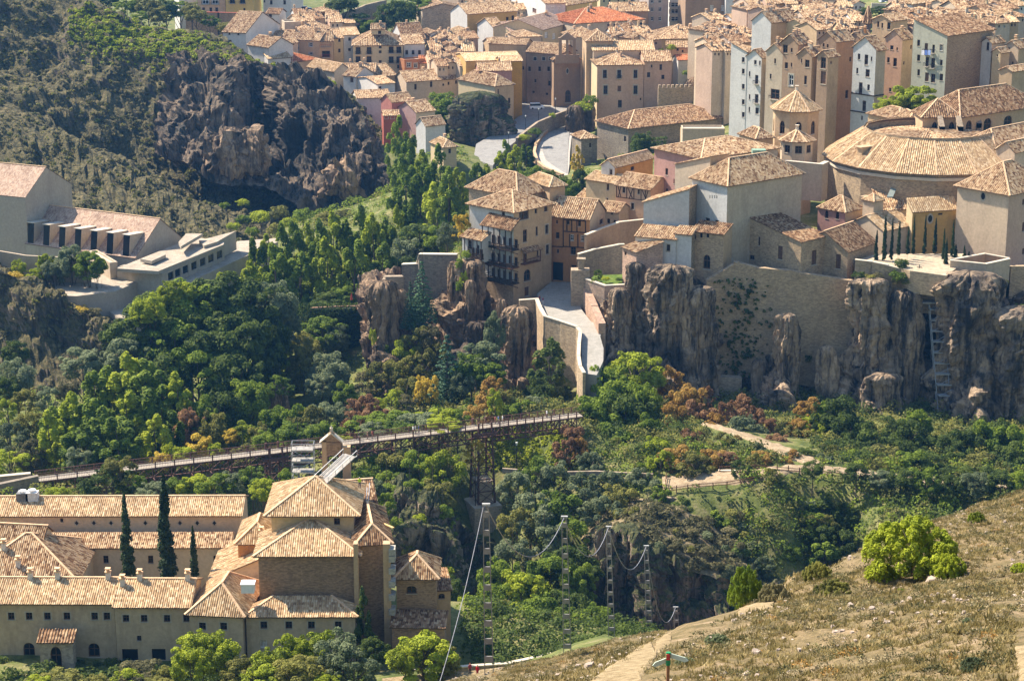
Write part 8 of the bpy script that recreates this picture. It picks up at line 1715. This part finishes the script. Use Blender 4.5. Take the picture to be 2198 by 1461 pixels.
# ledges and cliff tops
gg('bush', ['dark', 'olive', 'scrub', 'mid'], [(1845, 575, 40, 30, 443), (1865, 580, 40, 30, 442), (1885, 578, 30, 24, 443), (1930, 575, 50, 30, 442), (1935, 545, 40, 34, 444), (1950, 590, 40, 24, 442), (1920, 590, 30, 24, 442), (2080, 590, 50, 26, 440), (2110, 595, 50, 30, 440), (2150, 590, 40, 30, 441), (1365, 560, 24, 10, 447), (2190, 650, 40, 14, 436), (1960, 640, 40, 34, 441), (1700, 810, 30, 40, 440), (1590, 795, 20, 40, 446), (1620, 790, 26, 30, 444), (1735, 750, 26, 30, 446)], 'wild shrub growing on a ledge of the convent cliff')
gg('bush', ['mid', 'lime', 'mid'], [(985, 545, 26, 40, 460), (995, 570, 24, 50, 459), (985, 590, 20, 40, 458), (1000, 530, 30, 30, 462), (800, 690, 20, 60, 450), (830, 720, 16, 60, 449), (1275, 596, 20, 14, 452), (1300, 590, 24, 14, 452), (1330, 592, 24, 12, 452)], 'green creeper hanging on the rocks by the hanging houses')
tree('irr', 'mid', 1285, 575, 18, 26, 456, 'tiny sapling in the little garden lawn')
gg('irr', ['gold'], [(990, 450, 34, 60, 470)], 'yellowing tree at the left corner of the hanging house')
tree('bush', 'gold', 783, 602, 30, 30, 470, 'yellow bush on the rock end beside the stone hut')
# ivy face of the retaining wall
_iv = []
rd = random.Random(3)
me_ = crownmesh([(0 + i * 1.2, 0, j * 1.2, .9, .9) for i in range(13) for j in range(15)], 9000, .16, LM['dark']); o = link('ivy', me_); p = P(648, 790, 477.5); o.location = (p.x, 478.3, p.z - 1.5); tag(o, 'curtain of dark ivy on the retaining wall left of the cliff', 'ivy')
me_ = crownmesh([(0 + i * 1.2, i * .6, j * 1.2, .7, .7) for i in range(9) for j in range(6)], 3000, .16, LM['dark']); o = link('ivy', me_); p = P(1362, 345, 618); o.location = (p.x, 618, p.z); tag(o, 'dark ivy patch under the eave of the stone hall', 'ivy')
# bushes scattered over the left hill and spur
def on_hill(px, py, objs):
    r = ray(px, py).normalized(); best = None
    for bv in objs:
        h = bv.ray_cast(Vector((0, 0, CAMZ)), r)
        if h[0] and (best is None or h[3] < best[1]): best = (h[0], h[3])
    return best[0] if best else None
_hb = [BVHTree.FromPolygons([v.co.copy() for v in bpy.data.objects[n].data.vertices], [tuple(f.vertices) for f in bpy.data.objects[n].data.polygons]) for n in ('left_hill', 'dark_spur')]
rd = random.Random(21); cnt = 0
while cnt < 24:
    x, y = 10 + cnt * 33, rd.uniform(0, 560); q = on_hill(x, y, _hb)
    if not q: continue
    lit = abs(y - (60 + x * .13)) < 60 and x > 150
    spur = abs(y - (200 + x * .58)) < 70
    if not (lit or spur) and rd.random() < .45: continue
    v = variants('bush', 'scrub' if (spur and rd.random() < .6) else rd.choice(['olive', 'mid']) if lit else rd.choice(['dark', 'dark', 'scrub', 'olive'])); me, tr, Hh, Ww = v[cnt % 3]  # leaf colour follows the light: brighter where lit, darker on the shaded flank
    zone = 'on the bright crest of the hill' if lit else 'on the sunlit spur of the hill' if spur else 'on the dark flank of the hill'
    t = thing('shrub', 'low scrubby bush ' + zone + ', ' + nth(cnt + 1, 99), 'shrub', q - Vector((0, 0, .4)), rd.uniform(0, 6.3), 'bushes ' + zone); s = rd.uniform(.6, 1.2); t.scale = (s, s, s * rd.uniform(.6, 1)); link('crown', me, t); cnt += 1
# foreground bushes
def fg(sp, col, px, pyb, wpx, hpx, label, d=None, n=1):
    p = hit(px, pyb); p.z = NH(p.x, p.y); pm = ppm(p); me, tr, Hh, Ww = variants(sp, col)[n % len(variants(sp, col))]
    t = thing('pine_bush' if sp == 'fine' else 'shrub', label, 'bush', p - Vector((0, 0, .1)), n * 1.7); t.scale = (wpx / pm / Ww, wpx / pm / Ww, hpx / pm / Hh); link('trunk', tr, t); link('crown', me, t)
fg('fine', 'pine', 1955, 1236, 215, 135, 'big bright green pine bush on the near slope'); fg('fine', 'pine', 2035, 1235, 80, 60, 'right lobe of bright pine growth beside the big bush', n=2); fg('fine', 'pine', 1890, 1248, 80, 44, 'low green growth at the left foot of the big pine bush', n=3)
fg('fine', 'olive', 1790, 1275, 90, 46, 'grey green juniper left of the big pine bush', n=4); fg('fine', 'olive', 1755, 1256, 70, 56, 'small juniper on the crest of the near slope', n=5)
fg('fine', 'mid', 1597, 1302, 78, 104, 'dark green juniper on the crest beside the path', n=6); fg('fine', 'mid', 1568, 1306, 50, 66, 'small juniper at the left foot of the dark green one', n=7); fg('fine', 'scrub', 1662, 1290, 76, 48, 'dry straw coloured tussock right of the dark juniper', n=8)
fg('fine', 'scrub', 1500, 1322, 76, 34, 'dry tussock on the crest above the path', n=9); fg('fine', 'pine', 2095, 1130, 40, 26, 'small yellow green bush near the right crest', n=10); fg('fine', 'pine', 2190, 1228, 44, 22, 'bright green bush cut by the right edge', n=11)
fg('fine', 'lime', 1443, 1340, 24, 16, 'small bright green tuft by the path crest', n=12); fg('fine', 'grey', 2090, 1440, 60, 42, 'grey scrub bush at the lower right', n=13); fg('fine', 'grey', 1540, 1385, 60, 24, 'grey scrub bush right of the path', n=14); fg('fine', 'mid', 1935, 1262, 24, 14, 'small green tuft below the big pine bush', n=15)
fg('fine', 'grey', 2080, 1345, 36, 24, 'rounded grey bush left of the second path', n=16); fg('fine', 'grey', 1470, 1435, 50, 24, 'grey bush right of the trail sign', n=17)

# undergrowth filling the ground between the trees
rd_ug = random.Random(77)
def undergrowth(name, n, nl, reg, mat, seed, rr=(.9, 2.2), leaf=.18, label=''):
    rd = random.Random(seed); bl = []; tries = 0
    while len(bl) < n and tries < n * 30:
        tries += 1; x, y = rd.uniform(reg[0], reg[1]), rd.uniform(reg[2], reg[3]); z = T(x, y); u, v = proj(Vector((x, y, z)))
        if not (-60 < u < 2260 and -20 < v < 1520) or not ok_ug(x, y, u, v): continue
        r = rd.uniform(*rr) * rd.choice([.5, .8, 1.1]); bl.append((x, y, z + r * .25, r, r * rd.uniform(.5, 1.2)))
    if bl: tag(link(name, crownmesh(bl, nl, leaf, LM[mat])), label, 'undergrowth', kind='stuff')
def ok_ug(x, y, u, v):
    if 1130 < u < 1320 and 540 < v < 870 and y < 470: return False            # lane
    if 1000 < u < 1240 and v < 400: return False                             # streets
    if 1400 < u < 1600 and 1000 < v < 1056: return False           # path and terrace
    if 1600 <= u < 2230 and abs(v - (1010 + (u - 1700) * .075)) < 13: return False
    if 1285 < u < 1560 and 1060 < v < 1330: return False
    if 1500 < u < 1760 and abs(v - (905 + (u - 1520) * .33)) < 26: return False
    if 560 < u < 680 and 815 < v < 880: return False
    if y < 330 and x < -7: return y < 262 and x < -20
    if y < 264 and x > -22: return False
    if 980 < u < 1092 and 940 < v < 1200: return False
    if 1050 < u < 1215 and 925 < v < 1004: return False                                      # monastery shelf
    if u < 640 and 330 < v < 700 and y > 465: return v > 560 and u > 330
    return True
undergrowth('undergrowth', 1500, 50000, (-175, -8, 335, 640), 'mid', 1, label='green undergrowth on the valley floor')
undergrowth('undergrowth', 1300, 34000, (-175, -8, 335, 640), 'olive', 2, label='olive undergrowth on the valley floor')
undergrowth('undergrowth', 1400, 40000, (-42, 130, 285, 372), 'dark', 13, label='undergrowth low in the gorge, its shade put into dark leaves')  # dark leaf colour stands in for the shade down here
undergrowth('undergrowth', 1700, 46000, (-42, 130, 285, 392), 'mid', 3, label='green undergrowth on the gorge sides')
undergrowth('undergrowth', 800, 26000, (-42, 130, 285, 392), 'olive', 4, label='grey green undergrowth on the gorge sides')
undergrowth('undergrowth', 1500, 40000, (-20, 130, 385, 445), 'olive', 5, (.8, 2.0), label='dry undergrowth at the foot of the cliffs')
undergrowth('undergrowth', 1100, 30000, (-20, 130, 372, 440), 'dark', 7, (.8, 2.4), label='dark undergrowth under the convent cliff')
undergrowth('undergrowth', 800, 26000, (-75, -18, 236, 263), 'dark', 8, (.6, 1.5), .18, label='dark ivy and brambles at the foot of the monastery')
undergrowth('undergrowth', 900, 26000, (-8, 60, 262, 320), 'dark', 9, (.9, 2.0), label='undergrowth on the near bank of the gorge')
undergrowth('undergrowth', 400, 12000, (-30, 40, 540, 660), 'mid', 6, label='undergrowth below the streets')

rd = random.Random(5)
for nm, mt, n, nl in (('hill_scrub', 'scrub', 2600, 40000), ('hill_scrub', 'olive', 1500, 26000)):
    bl = []
    while len(bl) < n:
        x, y = rd.uniform(0, 845), rd.uniform(0, 760); q = on_hill(x, y, _hb)
        if not q or noise.noise(Vector((x * .02, y * .02, nl))) < -.12 or (q.y < 500 and rd.random() < .8): continue
        r = rd.uniform(.35, .95); bl.append((q.x, q.y, q.z + r * .1, r, r * .7))
    tag(link(nm, crownmesh(bl, nl, .24, LM[mt])), 'low %s scrub on the left hill' % ('dry' if mt == 'scrub' else 'olive green'), 'scrub', kind='stuff')
gg('round', ['dark', 'dark', 'olive', 'dark'], [(1790, 930, 80, 70, 396), (1850, 940, 80, 60, 394), (1900, 950, 80, 60, 392), (1950, 930, 80, 80, 396), (2000, 920, 80, 90, 400), (2040, 930, 70, 70, 398), (2100, 960, 80, 60, 392), (1990, 965, 80, 50, 388), (2170, 940, 80, 90, 394), (2080, 990, 70, 50, 384), (1880, 985, 60, 40, 384), (2130, 1000, 80, 50, 380)], 'dark crowded tree above the path at the right')
gg('irr', ['amber', 'rust', 'olive'], [(1580, 930, 50, 50, 396), (1670, 925, 50, 50, 398), (1690, 900, 50, 60, 404), (1540, 880, 50, 50, 408), (1650, 890, 40, 50, 406)], 'autumn coloured tree beside the sandy path')

bl = []
while len(bl) < 1500:
    x = rd.uniform(150, 720); y = 62 + (x - 200) * .2 + rd.gauss(0, 26) + (30 if x > 450 else 0); q = on_hill(x, y, _hb)
    if q: r = rd.uniform(.4, 1.2); bl.append((q.x, q.y, q.z, r, r * .6))
tag(link('crest_grass', crownmesh(bl, 36000, .22, LM['lime'])), 'grass and scrub along the hill crest, sunlight put into its bright yellow green', 'grass', kind='stuff')  # lime leaves carry the sunlight on the crest
_o = bpy.data.objects['dry_knoll']; _kb = [BVHTree.FromPolygons([v.co.copy() for v in _o.data.vertices], [tuple(f.vertices) for f in _o.data.polygons])]
bl = []
while len(bl) < 420:
    x, y = rd.uniform(1290, 1600), rd.uniform(1062, 1225); q = on_hill(x, y, _kb)
    if q: r = rd.uniform(.5, 1.3); bl.append((q.x, q.y, q.z, r, r * .6))
tag(link('dry_scrub', crownmesh(bl, 16000, .2, LM['scrub'])), 'dry brown scrub on the bare slope above the gorge cliff', 'scrub', kind='stuff')
bl = []
while len(bl) < 260:
    x = rd.gauss(1590, 26); y = rd.uniform(600, 810)
    if 1530 < x < 1660: q = P(x, y, 446.3 - (.5 if y > 600 else 0)); r = rd.uniform(.12, .45); bl.append((q.x, q.y, q.z, r, r * 1.2))
tag(link('wall_spots', crownmesh(bl, 5200, .14, LM['dark'])), 'leafy spots added for the dark holes and patches of the huge masonry wall', 'dark_spots', kind='stuff')  # added to darken the wall where it has holes and dark patches

bl = []
while len(bl) < 900:
    x, y = rd.uniform(1040, 1240), rd.uniform(915, 1008); q = hit(x, y, 200)
    if 370 < q.y < 420: r = rd.uniform(.2, .5); bl.append((q.x, q.y, q.z, r, r * .6))
tag(link('bank_grass', crownmesh(bl, 24000, .12, LM['lime'])), 'fresh mown looking grass on the bank below the bridge end', 'grass', kind='stuff')
gg('round', ['dark', 'grey', 'dark', 'mid'], [(1840, 990, 50, 44, 369), (1890, 1004, 50, 40, 368), (1935, 1000, 60, 48, 368), (1990, 1000, 60, 60, 367), (2040, 1010, 56, 50, 367), (2095, 1005, 60, 56, 367), (2150, 1010, 60, 50, 367), (2195, 1004, 50, 50, 367), (1745, 985, 40, 36, 371)], 'tree rising in front of the lower path at the right')

gg('round', ['dark', 'mid', 'olive'], [(230, -22, 40, 40, 800), (270, -18, 46, 46, 790), (315, -12, 46, 46, 785), (355, -6, 46, 44, 790), (385, -4, 40, 40, 795), (410, 0, 36, 36, 790), (170, -30, 50, 40, 800), (450, 30, 36, 26, 775), (480, 45, 30, 24, 770)], 'dark tree on the skyline behind the grassy crest')

gg('irr', ['olive', 'grey', 'amber', 'dark'], [(1555, 925, 40, 44, 392), (1625, 945, 44, 44, 387), (1690, 975, 40, 40, 381), (1590, 985, 40, 40, 374), (1660, 1000, 40, 36, 371)], 'low bush overhanging the sandy path')

gg('round', ['dark', 'mid', 'dark', 'grey', 'lime'], [(1000, 1330, 70, 70, 296), (1055, 1300, 80, 80, 300), (1090, 1350, 70, 60, 288), (1140, 1300, 80, 80, 300), (1190, 1320, 80, 70, 296), (1235, 1300, 70, 70, 302), (1280, 1290, 60, 60, 308), (985, 1380, 60, 50, 285), (1160, 1360, 70, 50, 285), (1240, 1350, 60, 50, 292), (1320, 1310, 50, 50, 310), (960, 1320, 40, 50, 300)], 'shaded tree on the near bank behind the pole feet')
# ---------------------------------------------------------------- the air
def haze(density=.00007):
    m = bpy.data.materials.new('haze'); m.use_nodes = True; n = m.node_tree; n.nodes.clear()
    o = n.nodes.new('ShaderNodeOutputMaterial'); v = n.nodes.new('ShaderNodeVolumePrincipled')
    v.inputs['Color'].default_value = (.14, .45, 1, 1); v.inputs['Density'].default_value = density; v.inputs['Anisotropy'].default_value = .2
    n.links.new(v.outputs[0], o.inputs['Volume'])
    b = MB(); b.abox(-6600, -6100, -60, 6600, 7200, 200); h = b.obj('haze', m); tag(h, kind='stuff'); h.display_type = 'WIRE'
haze()
